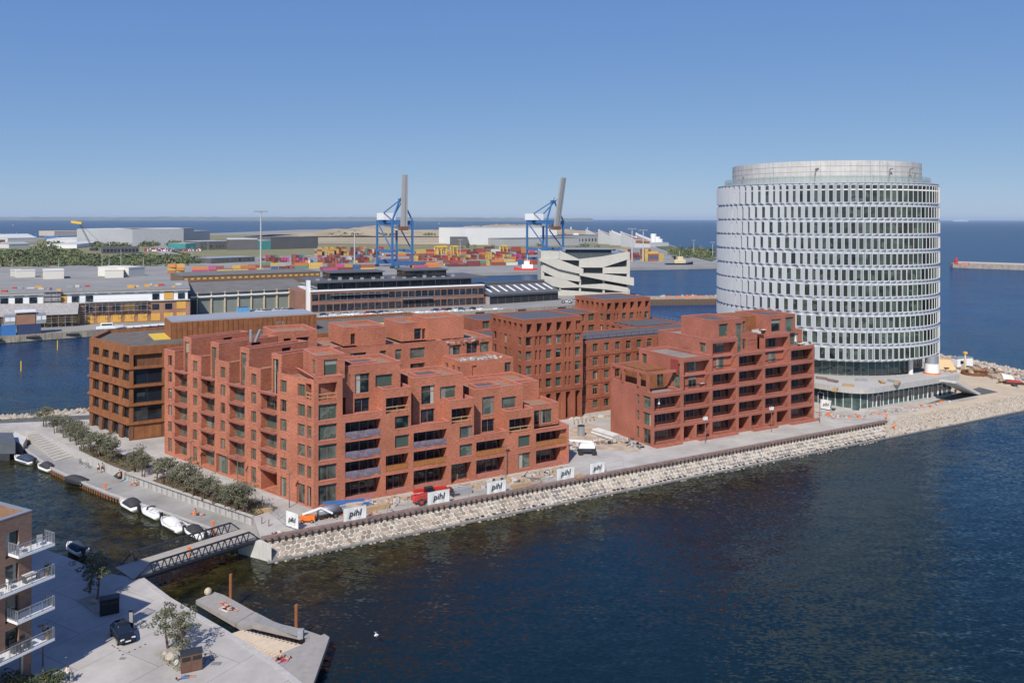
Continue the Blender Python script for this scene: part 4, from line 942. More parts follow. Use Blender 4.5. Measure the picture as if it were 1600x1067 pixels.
# ================================================================== WHITE ROUND TOWER
TC = Vector((88.2, 232, 0)); RO, RI = 29.35, 28.7
TW = thing('round_office_tower', 'round white office tower with sawtooth aluminium facade at the tip of the island', 'tower', TC)
zr = [54.2, 48.8]+[48.8-3.91*k for k in range(1, 11)]
def cylhit(px, r_=RO):
    d = Vector(((px-CX)/F, 1)).normalized(); c = Vector((TC.x, TC.y)); t = d.dot(c); h2 = c.length_squared-t*t
    s = t-math.sqrt(max(r_*r_-h2, 0)); p = d*s-c; return math.atan2(p.y, p.x) % (2*math.pi)
jump = [1080+v/2.48 for v in (300, 318, 350, 380, 405, 425, 460, 490, 505, 530, 560)]
pc = lambda a, r_, z: (r_*math.cos(a), r_*math.sin(a), z)
mods = []
for r_i in range(11):
    z1, z0 = zr[r_i], zr[r_i+1]; aj = cylhit(jump[r_i]); tot = 2*math.pi
    aR = tot*.56; nR = round(aR*29/1.76); nL = round((tot-aR)*29/2.35)
    for k in range(nR): mods.append((r_i, aj+aR*k/nR, aj+aR*(k+1)/nR, .47-.10*min(1, k/25), z0, z1))
    for k in range(nL):
        f = k/nL; mods.append((r_i, aj-(tot-aR)*(k+1)/nL, aj-(tot-aR)*k/nL, .40+.12*min(1, k/14), z0, z1))
vis = Vector((-TC.x, -TC.y)).normalized(); va = math.atan2(vis.y, vis.x)
mods.sort(key=lambda q: -math.cos((q[1]+q[2])/2-va)*1 + 0*q[4])
def module(mp, mg, mf, a0, a1, pf, z0, z1, full):
    c = .52; am = a0+(a1-a0)*pf; z0 += .02; z1 -= .02
    c2 = .52; mp.add([pc(a0, RO, z0+c), pc(am, RI, z0), pc(am, RI, z1), pc(a0, RO, z1-c2)], [(0, 1, 2, 3)])
    # top ramp and soffit between valley and the next ridge
    mp.add([pc(am, RI, z1), pc(am, RI, z1-c2*1.1), pc(a1, RO, z1-c2)], [(0, 1, 2)])
    mp.add([pc(am, RI, z0), pc(a1, RO, z0+c), pc(am, RI, z0+c*1.3)], [(0, 1, 2)])
    mp.add([pc(a0, RO, z1-c2), pc(am, RI, z1), pc(a0-(a1-a0)*(1-pf), RI, z1)], [(0, 1, 2)])
    mp.add([pc(a0, RO, z0+c), pc(am, RI, z0), pc(a0-(a1-a0)*(1-pf), RI, z0)], [(0, 2, 1)])
    g0, g1 = z0+c*1.02, z1-c2*1.02
    L = lambda t, z, d=0: tuple(Vector(pc(am, RI-d, z)).lerp(Vector(pc(a1, RO-.05-d, z)), t))
    mg.add([L(.05, g0+.07, .1), L(.96, g0+.07, .1), L(.96, g1-.05, .1), L(.05, g1-.05, .1)], [(0, 1, 2, 3)])
    # white window frame
    for (t0, t1, za, zb) in ((0, .05, g0, g1), (.96, 1, g0, g1), (.05, .96, g0, g0+.07), (.05, .96, g1-.05, g1)):
        mf.add([L(t0, za), L(t1, za), L(t1, zb), L(t0, zb), L(t0, za, .16), L(t1, za, .16), L(t1, zb, .16), L(t0, zb, .16)], [(0, 1, 2, 3), (0, 4, 5, 1), (3, 2, 6, 7), (0, 3, 7, 4), (1, 5, 6, 2)])
    if z1-z0 > 5: mf.add([L(.1, g1-1.3, .03), L(.92, g1-1.3, .03), L(.92, g1-1.0, .03), L(.1, g1-1.0, .03)], [(0, 1, 2, 3)])
rp, rg, rf = MB(), [MB() for _ in range(4)], MB()
random.seed(21)
for i, (r_i, a0, a1, pf, z0, z1) in enumerate(mods):
    if i < 300:
        mp, mg, mf = MB(), MB(), MB(); module(mp, mg, mf, a0, a1, pf, z0, z1, True)
        mf2 = MB(); mf2.v = mp.v+mf.v; mf2.f = mp.f+[tuple(x+len(mp.v) for x in f) for f in mf.f]; mf2.m = [0]*len(mp.f)+[1]*len(mf.f); mf2.smf = [False]*len(mf2.f)
        o = mf2.build('facade_panel', [ALU, WHITE], TW); mg.build('pane', GLT, o)
    else:
        module(rp, rg[i % 4], rf, a0, a1, pf, z0, z1, False)
stuff(rp.build('far_facade_panels', ALU, TW)); stuff(rf.build('far_window_frames', WHITE, TW))
gt = [mat('tower_pane_%d' % k, c, .05, var=.3, scale=.4, spec=.4) for k, c in enumerate(((.01, .01, .013), (.02, .024, .022), (.05, .066, .055), (.014, .016, .02)))]
for k in range(4): stuff(rg[k].build('far_panes', gt[k], TW))
N_ = 96; ringp = lambda r_, z, n=N_: [pc(2*math.pi*i/n, r_, z) for i in range(n)]
m = MB(); m.loft([ringp(RI-.35, 9.8), ringp(RI-.35, 54.1)]); m.build('core', mat('tower_core', (.12, .125, .13), .6), TW)
m = MB()
for z in zr[1:-1]: m.loft([ringp(RI+.02, z-.06), ringp(RI+.02, z+.06)])
m.loft([ringp(RI+.3, 54.15), ringp(RI+.3, 54.4)]); m.build('floor_rings', ALU, TW)
m = MB(); m.loft([ringp(RI-.1, zr[-1]+.02), ringp(25.6, zr[-1]-.35)], cap=True); m.build('soffit', GREY, TW)
m = MB(); m.loft([ringp(25, 5.5), ringp(25, 9.6)]); m.build('lobby_glass', GLP, TW)
m = MB()
for i in range(84):
    a = 2*math.pi*i/84; m.fr = (0, 0, a); m.box(24.98, 25.12, -.05, .05, 5.6, 9.4)
stuff(m.build('lobby_mullions', GALV, TW))
m = MB()
for a in (cylhit(1424, 26.5), cylhit(1300, 26.5)+3): p = pc(a, 26.4, 0); m.disc(p[0], p[1], 5.6, 9.5, .55, 14)
m.build('column', WHITE, TW)
PERF = mat('perforated_concrete', (.56, .54, .52), .85, var=.12, scale=.35, streak=.15, bump=.08, bscale=3)
m = MB(); m.loft([ringp(24.9, 54.3), ringp(24.9, 60.0)], cap=False); m.loft([ringp(24.5, 60.0), ringp(24.5, 54.3)], cap=False); m.loft([ringp(24.9, 60.0), ringp(24.5, 60.0)], cap=False); m.build('penthouse', PERF, TW)
m = MB()
for i in range(64):
    a = 2*math.pi*i/64; m.fr = (0, 0, a); m.box(24.88, 24.92, -.02, .02, 54.4, 59.8)
for z in (55.8, 57.2, 58.6): m.fr = (0, 0, 0); m.loft([ringp(24.93, z), ringp(24.93, z+.05)], cap=False)
stuff(m.build('penthouse_joints', CONCD, TW))
m = MB(); m.disc(0, 0, 54.3, 54.45, 28.4, N_); m.build('roof', CONC, TW)
GBAL = glass_mat('balustrade_glass', [(.2, .27, .27), (.25, .33, .32), (.3, .37, .36)], .08)
m = MB(); m.loft([ringp(27.2, 54.5), ringp(27.2, 56.1)], cap=False); bo = m.build('balustrade', GBAL, TW)
gb = GBAL.node_tree.nodes['Principled BSDF']; gb.inputs['Alpha'].default_value = .55
m = MB()
for i in range(80):
    a = 2*math.pi*i/80; m.fr = (0, 0, a); m.box(27.15, 27.25, -.04, .04, 54.4, 56.15)
stuff(m.build('balustrade_posts', GALV, TW))
m = MB()
for px, h_ in ((1156, 2.2), (1272, 3.6), (1390, 3.4), (1422, 3.6), (1430, 2.5)):
    a = cylhit(px, 26); p = pc(a, 25.6, 54.4); m.bar(p, (p[0]+.4, p[1], 54.4+h_), .25); m.bar((p[0]+.4, p[1], 54.4+h_), (p[0]+1.2, p[1]+.2, 54.4+h_+.1), .3)
stuff(m.build('roof_davits', CONCD, TW))
# podium --------------------------------------------------------------------
Cc = P(1339.5, 643); Rc = P(1486.5, 617.5); Lb = P(1273.5, 631)
dR = (Rc-Cc).normalized(); AP = math.atan2(dR.y, dR.x); dL = (Lb-Cc).normalized()
PD = thing('glass_podium', 'low glass podium with broad pale roof slab in front of the round tower', 'pavilion', Cc, AP)
toP = lambda v: ((v-Cc).dot(dR), (v-Cc).dot(Vector((-dR.y, dR.x, 0))))
LR_ = (Rc-Cc).length; dl = toP(Cc+dL)
def rounded(off_, r_):
    pts = []; A_ = Vector((-off_*.9+dl[0]*48-off_*.3, dl[1]*48, 0)); B_ = Vector((-off_*.75, -off_, 0)); C_ = Vector((LR_+off_*.2, -off_, 0)); D_ = Vector((LR_+off_*.2, 60, 0))
    u1 = (A_-B_).normalized(); u2 = (C_-B_).normalized(); p0 = B_+u1*r_; p2 = B_+u2*r_
    for i in range(9): t = i/8; pts.append(tuple((p0*(1-t)**2+B_*2*t*(1-t)+p2*t*t)[:2]))
    return [(A_.x, A_.y)]+pts+[(C_.x, C_.y), (D_.x, D_.y), (A_.x+10, 60)]
gp = rounded(0, 4); rp_ = rounded(1.9, 7)
m = MB(); m.prism(gp, 0, 4.25); m.build('glass_wall', GLP, PD)
m = MB(); m.prism(rp_, 4.25, 5.6); m.build('roof_slab', CONC, PD)
m = MB(); m.prism(rounded(.25, 5), -.1, .45); m.build('plinth', CONC, PD)
def sticks(poly, n, z0, z1, w_, d_):
    pts = [Vector((*p, 0)) for p in poly[:12]]; tot = sum((pts[i+1]-pts[i]).length for i in range(len(pts)-1)); out = []
    for k in range(n):
        s = tot*k/n; i = 0
        while s > (pts[i+1]-pts[i]).length: s -= (pts[i+1]-pts[i]).length; i += 1
        u = (pts[i+1]-pts[i]).normalized(); p = pts[i]+u*s; out.append((p, math.atan2(u.y, u.x)))
    return out
sm = MB(); sm.box(-.05, .05, -.14, .1, .4, 4.25); sm_me = sm.mesh('mullion', WHITE)
for p, a in sticks(gp, 74, 0, 0, 0, 0): put('mullion', sm_me, PD, p, a)
dm = MB(); dm.box(-.6, .6, -.2, -.12, .4, 3.0); dm.mi = 1; dm.box(-.72, -.6, -.24, .0, .4, 3.1); dm.box(.6, .72, -.24, 0, .4, 3.1); dm.box(-.72, .72, -.24, 0, 3.0, 3.12); dme = dm.mesh('door', [GLD, WHITE])
for x in (7.4, 19.4, 27.2, 31.5): put('door', dme, PD, (x, -.02, 0))
put('door', dme, PD, (dl[0]*9, dl[1]*9, 0), math.atan2(-dl[1], -dl[0]))
# timber pallets and material stacks on the roof slab
random.seed(4)
for i, (px, py) in enumerate(((1282, 592), (1324, 603), (1345, 595), (1378, 598), (1396, 597), (1402, 600), (1300, 596), (1305, 610))):
    p = P(px, py, 5.62); m = MB(); 
    for k in range(3): m.box(-1.4+random.uniform(-.2, .2), 1.2+random.uniform(-.3, .3), -.5, .5, k*.18, k*.18+.15)
    o = m.build('material_stack', random.choice((TIMB, CAP, GREY)), None, p, random.uniform(0, 3)); tag(o, ['stack of reddish boards', 'pile of brown steel bars', 'pale timber pallet', 'stack of dark planks', 'bundle of grey sheets', 'pile of grey formwork', 'short stack of boards', 'flat pack of panels'][i]+' lying on the podium roof '+['near the red block', 'above the rounded corner', 'behind the rounded corner', 'towards the middle', 'right of the middle', 'nearest the roof edge', 'close to the lobby glass', 'left of the rounded corner'][i], 'building material', 'materials on the podium roof')
# outside stair at the right end of the podium
ST = thing('podium_stair', 'white concrete stair descending from the right end of the podium', 'stairs', P(1489, 617))
s0 = P(1488, 596, 5.6)-P(1489, 617); s1 = P(1526, 615.5, 0)-P(1489, 617)
dd = Vector((s1.x-s0.x, s1.y-s0.y, 0)); Ls = dd.length; ds = math.atan2(dd.y, dd.x)
sm = MB(); sm.box(0, Ls/16+.12, -.9, 3.0, -.38, 0); sme = sm.mesh('step', CONCL)
for k in range(16): put('step', sme, ST, (s0.x+dd.x*k/16, s0.y+dd.y*k/16, 5.6*(1-k/16)), ds)
# vent drum
m = MB(); VD = thing('vent_drum', 'white round vent drum standing on the right of the podium roof', 'ventilation', P(1456, 583.5, 5.6))
m.disc(0, 0, 0, 2.6, 1.75, 24); m.build('drum', WHITE, VD); m = MB(); m.disc(0, 0, 2.6, 4.6, 1.6, 24); m.build('hood', GALV, VD); m = MB(); m.disc(0, 0, -.02, .35, 2.0, 24); m.build('base', ORG, VD)
# ================================================================== NEAR-LEFT APARTMENT BUILDING
BRN = brick_mat('pale_brown_brick', (.22, .135, .1), (.27, .17, .13), (.33, .23, .19))
C5 = Vector((-46.9, 80.1, 0)); du = Vector((.46, .888, 0)).normalized(); A5 = math.atan2(du.y, du.x)
R5 = thing('balcony_apartment_building', 'brown brick apartment building with white balconies at the lower left', 'building', C5, A5)
B = Bld(R5, BRN, GALV, mat('sedum_roof', (.33, .16, .08), .95, col2=(.2, .13, .07), scale=1.2), STEEL, GL, None); B.setfr((0, 0, 0))
zf = [0, 3.2, 6.3, 9.4, 12.5]
ops = []
for n in (1, 2, 3, 4):
    ops.append((30-2.55, 30-1.25, zf[n]+.1, zf[n]+2.5, .25, 'w', dict(s='1', g=GL)))
    if n in (1, 3): ops.append((30-5.6, 30-3.1, zf[n]+.1, zf[n]+2.5, .3, 'w', dict(s='2')))
B.vol(-30, 0, 0, 16, 3.1, 16.4, front=ops, right=[(4, 5.5, z+.4, z+2.5, .25, 'w', {}) for z in zf[1:]], par=.4, t=.45)
B.vol(-30, -3.2, .02, 16, 0, 3.1, par=0, faces='frb')
B.vol(-.8, -.01, .02, .6, 0, 3.1, par=0); B.vol(-34, -.02, 6.2, 26, 15.9, 24.2); B.finish()  # last volume: unseen taller block, added and shaped to shadow the near quay
m = MB(); m.box(-1.05, -.85, -.06, .06, 0, 3.1); m.build('downpipe', GALV, R5)
def balcony(n, t0, t1, z):
    m = MB(); m.box(t0, t1, -1.65, -.02, z-.24, z); o = m.build('balcony', WHITE, R5)
    railing(o, t0+.04, -1.6, z, 0, round(t1-t0-.08, 2), 'white', 1.05); railing(o, t0+.04, -.05, z, -math.pi/2, 1.5, 'white', 1.05); railing(o, t1-.04, -1.58, z, math.pi/2, 1.5, 'white', 1.05)
for n, (t0, t1, z) in enumerate(((-2.3, 1.3, 13.1), (-5.0, 1.3, 10.0), (-2.4, 1.3, 6.9), (-5.2, 1.3, 3.8))): balcony(n, t0, t1, z)
def local5(x, y, z): c = Vector((du.x, du.y)); return C5+du*x+Vector((-du.y, du.x, 0))*y+Vector((0, 0, z))
def chair_on(x, y, z, rot, lab, col):
    t = thing('balcony_chair', lab, 'chair', local5(x, y, z), A5+rot, 'furniture on the near balconies'); m = MB(); m.box(-.25, .25, -.25, .25, .4, .46); m.build('seat', col, t)
    m = MB(); m.box(-.25, .25, .2, .26, .46, .95); m.build('backrest', col, t)
    for sx in (-.22, .22):
        for sy in (-.22, .22): m = MB(); m.box(sx-.02, sx+.02, sy-.02, sy+.02, 0, .4); m.build('leg', STEEL, t)
def table_on(x, y, z, w_, lab, col):
    t = thing('balcony_table', lab, 'table', local5(x, y, z), A5, 'furniture on the near balconies'); m = MB(); m.box(-w_/2, w_/2, -.35, .35, .7, .75); m.build('tabletop', col, t)
    for sx in (-w_/2+.1, w_/2-.1): m = MB(); m.box(sx-.03, sx+.03, -.3, .3, 0, .7); m.build('leg', STEEL, t)
chair_on(-1.6, -.9, 13.1, .8, 'white chair at the left end of the topmost balcony', WHITE); chair_on(.3, -.8, 13.1, -.5, 'dark chair at the right end of the topmost balcony', GREY)
chair_on(-2.6, -.8, 10.0, 1.4, 'white chair on the second balcony from the top', WHITE); table_on(-.6, -.9, 10.0, 1.5, 'low pale lounge table on the second balcony from the top', CONCL)
table_on(-1.6, -.85, 3.8, 1.8, 'dark dining table on the lowest balcony', STEEL)
for i, (x, y) in enumerate(((-2.2, -1.3), (-1.3, -1.35), (-2.0, -.4), (-1.0, -.4))): chair_on(x, y, 3.8, (3.14 if y < -1 else 0), ['dark chair by the rail at the left of the lowest balcony table', 'dark chair by the rail at the right of the lowest balcony table', 'dark chair by the wall at the left of the lowest balcony table', 'dark chair by the wall at the right of the lowest balcony table'][i], STEEL)
def planter(p, lab, s=.35, col=None, sh=LEAF):
    t = thing('potted_plant', lab, 'plant', p, 0, 'potted plants'); m = MB(); m.disc(0, 0, 0, s*1.1, s*.6, 8, s*.75); m.build('pot', col or WOODW, t); m = MB(); random.seed(int(p[0]*10)); leaf_cloud(m, (0, 0, s*1.9), s*1.1, 70, s*.4); m.build('leaves', sh, t)
planter(local5(.9, -1.2, 3.8), 'bushy plant in a pot at the right end of the lowest balcony'); planter(local5(-4.6, -1.1, 3.8), 'potted grass at the left end of the lowest balcony', .4); planter(local5(.8, -1.1, 10), 'potted plant at the right end of the second balcony'); planter(local5(-4.3, -1.1, 10), 'orange pot with plants at the left of the second balcony', .3, ORG)
# ================================================================== FOOTBRIDGE
n0, n1 = P(191, 880, .2), P(220.5, 901, .2); f0, f1 = P(373, 827, .2), P(401, 841, .2)
nc, fc = (n0+n1)/2, (f0+f1)/2; db = (fc-nc).normalized(); AB = math.atan2(db.y, db.x); Lb_ = (fc-nc).length; wb = ((n1-n0).length+(f1-f0).length)/4-.1
FB = thing('footbridge', 'grey steel truss footbridge crossing the basin to the near quay', 'bridge', nc, AB)
DECK = mat('bridge_deck', (.36, .33, .29), .9, var=.12, scale=1.5)
m = MB(); m.box(-1, Lb_+.5, -wb+.1, wb-.1, -.12, 0); m.build('deck', DECK, FB)
m = MB(); m.box(-.5, Lb_, -wb+.3, wb-.3, -.75, -.13); m.build('deck_beam', STEEL, FB)
for sgn in (-1, 1):
    m = MB(); y = sgn*wb; nb = 15; hT = 1.25
    m.bar((-.5, y, -.15), (Lb_+.4, y, -.15), .22, .3); m.bar((1.2, y, hT), (Lb_-1.2, y, hT), .2, .2)
    m.bar((-.4, y, -.1), (1.2, y, hT), .16); m.bar((Lb_+.3, y, -.1), (Lb_-1.2, y, hT), .16)
    st = (Lb_-2.4)/nb
    for k in range(nb):
        x = 1.2+k*st; m.bar((x, y, hT), (x+st/2, y, -.1), .11); m.bar((x+st/2, y, -.1), (x+st, y, hT), .11)
    m.build('truss', STEEL, FB)
    m = MB()
    for zz in (.3, .55, .8): m.tube((.3, y*.97, zz), (Lb_-.3, y*.97, zz), .02)
    m.build('handrail', STEEL, FB)
# life buoys
def buoy(p, lab):
    t = thing('lifebuoy_post', lab, 'lifebuoy', p, 0, 'orange lifebuoy posts'); m = MB(); m.tube((0, 0, 0), (0, 0, 1.25), .08); m.build('post', ORG, t)
    m = MB(); rings = []
    for i in range(12):
        a = 2*math.pi*i/12; c = Vector((math.cos(a)*.2, -.1, 1.0+math.sin(a)*.2)); rings.append([tuple(c+Vector((math.cos(a)*math.cos(b)*.09, math.sin(b)*.09, math.sin(a)*math.cos(b)*.09))) for b in [2*math.pi*j/6 for j in range(6)]])
    rings.append(rings[0]); m.loft(rings, cap=False); m.build('ring', ORG, t)
buoy(P(333, 826, PZ), 'orange lifebuoy post behind the far end of the footbridge'); buoy(P(334, 836, PZ+.2), 'lower orange lifebuoy post below the far end of the footbridge'); buoy(P(165, 766, PZ), 'orange lifebuoy post on the promenade edge between the boats'); buoy(P(296, 868, .3), 'orange life ring hanging in the middle of the footbridge')
# dark road bridge at the far left edge
m = MB(); p0, p1 = P(24, 690, 0), P(-60, 690, 0)
RBg = thing('road_bridge', 'dark grey bridge end cut off by the left edge', 'bridge', P(24, 705, -.5))
o_ = P(24, 705, -.5); m.prism([tuple((P(*q)-o_)[:2]) for q in ((24, 700), (20, 684), (-200, 684), (-200, 700))], -.6, 1.6); m.build('deck', mat('slate_steel', (.09, .1, .115), .6), RBg)
m = MB(); m.prism([tuple((P(*q)-o_)[:2]) for q in ((15, 700), (18, 690), (-200, 690), (-200, 700))], -3, -.61); m.build('beam', STEEL, RBg)
m = MB(); m.prism([tuple((P(*q, WZ)-o_)[:2]) for q in ((15, 703), (36, 711), (42, 700), (24, 690))], -3, .3); m.build('pier', CONCL, RBg)
# ================================================================== BATHING JETTY
JW = mat('jetty_boards', (.34, .31, .28), .85, var=.15, scale=1.2, stretch=(1, 1, 1), col2=(.26, .24, .22)); JL = mat('pale_jetty_boards', (.58, .46, .33), .8, var=.1, scale=1.5)
J0 = P(306, 937, -.7); JT = thing('bathing_jetty', 'angular wooden bathing jetty floating off the near quay', 'jetty', J0)
rel = lambda px, py, z=-.7: tuple((P(px, py, z)-J0)[:2])
m = MB(); m.prism([rel(306, 937), rel(335, 924), rel(350, 929), rel(398, 955.4), rel(368, 973)], -.5, 0); m.build('arm_deck', JW, JT)
m = MB(); m.prism([rel(369, 973), rel(399, 955.6), rel(433, 973), rel(475, 983), rel(501.6, 992), rel(507, 989.6), rel(514.8, 994.8), rel(489, 1069), rel(469, 1069), rel(421, 1030), rel(430, 1024.6), rel(472, 1006), rel(483, 998), rel(474, 993.5), rel(395, 975), rel(376, 978)], -.5, 0); m.build('main_deck', JW, JT)
m = MB(); m.prism([rel(352, 992, -1.1), rel(379, 983, -1.1), rel(472, 1006.5, -1.1), rel(430, 1025.5, -1.1), rel(390, 1008, -1.1)], -.9, -.42); m.build('sunken_deck', JL, JT)
m = MB(); m.prism([rel(396, 971), rel(405, 964), rel(478, 991), rel(483, 997), rel(470, 996)], .01, .16); m.build('bench_ramp', mat('grey_boards', (.25, .245, .24), .85, var=.15, scale=2), JT)
for k in range(15):      # rib boards on the sunken deck
    t = k/15; a = P(379, 983, -1.1).lerp(P(472, 1006.5, -1.1), t)-J0; b = P(352, 992, -1.1).lerp(P(430, 1025.5, -1.1), t)-J0; u = (b-a)
    for q0, q1 in ((.0, .14), (.84, .99)): m = MB(); m.bar(a+u*q0+Vector((0, 0, .02)), a+u*q1+Vector((0, 0, .02)), .14, .08); m.build('rib', JL if q0 else JW, JT)
m = MB(); m.box(*[v for v in (rel(470, 996)[0]-.3, rel(470, 996)[0]+.3, rel(470, 996)[1]-.3, rel(470, 996)[1]+.3)], 0, .9); m.build('ladder_box', GREY, JT)
for i, (px, py, h_) in enumerate(((360.5, 930, 2.6), (463, 979, 2.5))):
    o = MB(); o.tube((0, 0, -2.2), (0, 0, h_), .2, n=10); q = o.build('mooring_pile', CORT, None, P(px, py, -.7)); tag(q, ['rusty steel pile at the far arm of the bathing jetty', 'rusty steel pile behind the middle of the bathing jetty'][i], 'pile', 'piles of the bathing jetty')
m = MB(); m.ball((0, 0, .35), .45, 10, 6); tag(m.build('float_buoy', mat('buoy_cream', (.5, .42, .3), .7), None, P(325, 928, -.7)), 'round cream float at the tip of the bathing jetty', 'buoy')
# ================================================================== TREES
def tree_mesh(seed, h, spread, nl, leafmat, multi=1, leaf=.16, dens=1.0):
    random.seed(seed); t = MB(); c = MB(); tips = []
    for s in range(multi):
        bx_, by_ = random.uniform(-.5, .5)*(multi > 1), random.uniform(-.5, .5)*(multi > 1); base = Vector((bx_, by_, 0)); top = base+Vector((random.uniform(-.6, .6), random.uniform(-.6, .6), h*random.uniform(.72, .85)))
        mid = base.lerp(top, .5)+Vector((random.uniform(-.25, .25), random.uniform(-.25, .25), 0)); r0 = h*.022
        t.tube(base, mid, r0*1.25, r0*.8, 6); t.tube(mid, top, r0*.8, r0*.3, 6)
        for k in range(nl):
            f = random.uniform(.3, 1); p = base.lerp(mid, f*2) if f < .5 else mid.lerp(top, f*2-1)
            a = random.uniform(0, 6.28); L = spread*random.uniform(.5, 1)*(1.15-f*.5); q = p+Vector((math.cos(a)*L, math.sin(a)*L, L*random.uniform(.25, .7)))
            t.tube(p, q, r0*.45, r0*.14, 5); tips.append((q, random.uniform(.35, .75)*spread*.55)); tips.append((p.lerp(q, .6)+Vector((0, 0, .15)), .3*spread))
        tips.append((top, spread*.4))
    for q, r in tips:
        for _ in range(random.randint(1, 3)):
            o_ = Vector((random.gauss(0, .28), random.gauss(0, .28), random.gauss(0, .2)))*spread; c.mi = random.choice((0, 0, 1)); leaf_cloud(c, q+o_*.8, r*random.uniform(.5, 1), int(26*dens), leaf, (1.15, 1.15, .6))
    return t.mesh('trunk', BARK), c.mesh('crown', [leafmat, mat('dark_leaf', (.13, .13, .08), .85, var=.3, scale=2)])
TV = [tree_mesh(s, 5.2, 2.1, 9, LEAFG, 2, .13, 1.1) for s in (1, 2, 3, 4, 5, 6)]
def tree(variant, p, rot, sc, lab, cat='tree', group=None, name='olive_tree'):
    t = thing(name, lab, cat, p, rot, group); t.scale = (sc,)*3; put('trunk', variant[0], t); put('crown', variant[1], t); return t
random.seed(12)
tp = [(72, 666), (86, 676), (97, 683), (108, 689), (120, 694), (131, 702), (143, 707), (155, 714), (168, 722),
      (212, 736), (226, 744), (243, 748), (258, 757), (272, 762), (288, 768), (303, 774), (318, 781), (335, 786), (352, 791), (372, 797), (388, 800)]
lab = ['first tree of the upper bed, beside the steps', 'second tree of the upper bed from the steps', 'third tree of the upper bed from the steps', 'fourth tree of the upper bed from the steps', 'middle tree of the upper bed', 'fourth tree of the upper bed from the stair flight', 'third tree of the upper bed from the stair flight', 'second tree of the upper bed from the stair flight', 'last tree of the upper bed, just left of the stair flight',
       'first tree of the lower bed, just right of the stair flight', 'second tree of the lower bed from the stair flight', 'third tree of the lower bed from the stair flight', 'fourth tree of the lower bed from the stair flight', 'fifth tree of the lower bed from the stair flight', 'sixth tree of the lower bed, opposite the second stack of balconies', 'sixth tree of the lower bed from the footbridge end', 'fifth tree of the lower bed from the footbridge end', 'fourth tree of the lower bed from the footbridge end', 'third tree of the lower bed from the footbridge end', 'second tree of the lower bed from the footbridge end', 'last tree of the lower bed, nearest the footbridge']
for i, (px, py) in enumerate(tp): tree(TV[(i*5) % 6], P(px, py, .05), random.uniform(0, 6), random.uniform(.68, 1.0), 'grey green '+lab[i], group='trees in the planting beds')
TP = [tree_mesh(s, 5.6, 1.9, 9, mat('pine_needles', (.15, .16, .075), .85, col2=(.05, .065, .03), scale=1.5), 1, .11, 1.6) for s in (31, 32, 33)]
tree(TP[0], P(262, 1012), .5, .92, 'slim pine at the left of the boulder bed beside the brown cabinet', name='pine_tree', group='pines of the boulder bed'); tree(TP[1], P(285, 1024), 2.1, .98, 'taller bushy pine right behind the brown cabinet', name='pine_tree', group='pines of the boulder bed')
tree(TP[2], P(140, 926), 1.1, 1.0, 'left pine in the shaded bed by the black cabinet', name='pine_tree', group='pines of the shaded bed'); tree(TP[0], P(152, 936), 4.1, .85, 'right pine in the shaded bed by the black cabinet', name='pine_tree', group='pines of the shaded bed')
for i, (pl, lab_) in enumerate((([(241, 1023), (285, 1003), (318, 1033), (276, 1049)], 'stony planting bed under the sunlit pines'), ([(119, 938), (148, 928), (170, 950), (148, 959)], 'shaded planting bed under the dark pines'))):
    m = MB(); m.prism([P2(*q) for q in pl], -.05, .05, bot=False); struct(m.build('tree_bed', mat('gravel_bed', (.3, .27, .22), .95, var=.35, scale=4)))
def rock(p, s, lab, seed, col=None):
    random.seed(seed); m = MB(); n = 8
    rings = [[(s*r_*random.uniform(.8, 1.15)*math.cos(6.283*i/n), s*r_*random.uniform(.8, 1.1)*math.sin(6.283*i/n)*.8, s*z_+random.uniform(-.06, .06)*s) for i in range(n)] for r_, z_ in ((.75, -.1), (.95, .3), (.8, .7), (.4, .95))]
    m.loft(rings); o = m.build('boulder', col or RUB, None, p, seed); return tag(o, lab, 'boulder', 'boulders in the tree beds')
rock(P(268, 1030), .75, 'largest pale boulder in front of the sunlit pines', 3); rock(P(276, 1037), .42, 'white boulder between the big boulder and the brown cabinet', 5, CONCL); rock(P(258, 1022), .35, 'small boulder at the left of the sunlit bed', 6); rock(P(284, 1041), .35, 'small reddish boulder at the corner of the sunlit bed', 7, gran[0]); rock(P(146, 942), .5, 'grey boulder in the shaded bed', 9, gran[2])
m = MB(); random.seed(4)
for q in ((270, 1033), (280, 1040), (264, 1026), (288, 1032)): leaf_cloud(m, P(q[0], q[1], .25), .5, 60, .1, (1.2, 1.2, .5))
tag(stuff(m.build('bed_grass', mat('sage_leaf', (.2, .22, .15), .9, var=.2, scale=3))), 'low silvery herbs between the boulders of the sunlit bed', 'herbs')
m = MB(); random.seed(9)
for q in range(22):
    m.mi = random.choice((0, 1)); leaf_cloud(m, P(10+q*4.2+random.uniform(-3, 3), 1058+random.uniform(-6, 16), .6), random.uniform(.5, .9), 60, .13, (1, 1, .8))
tag(stuff(m.build('hedge', [LEAF, LEAFY])), 'green and yellow shrubs at the foot of the brown balcony building', 'shrubs')
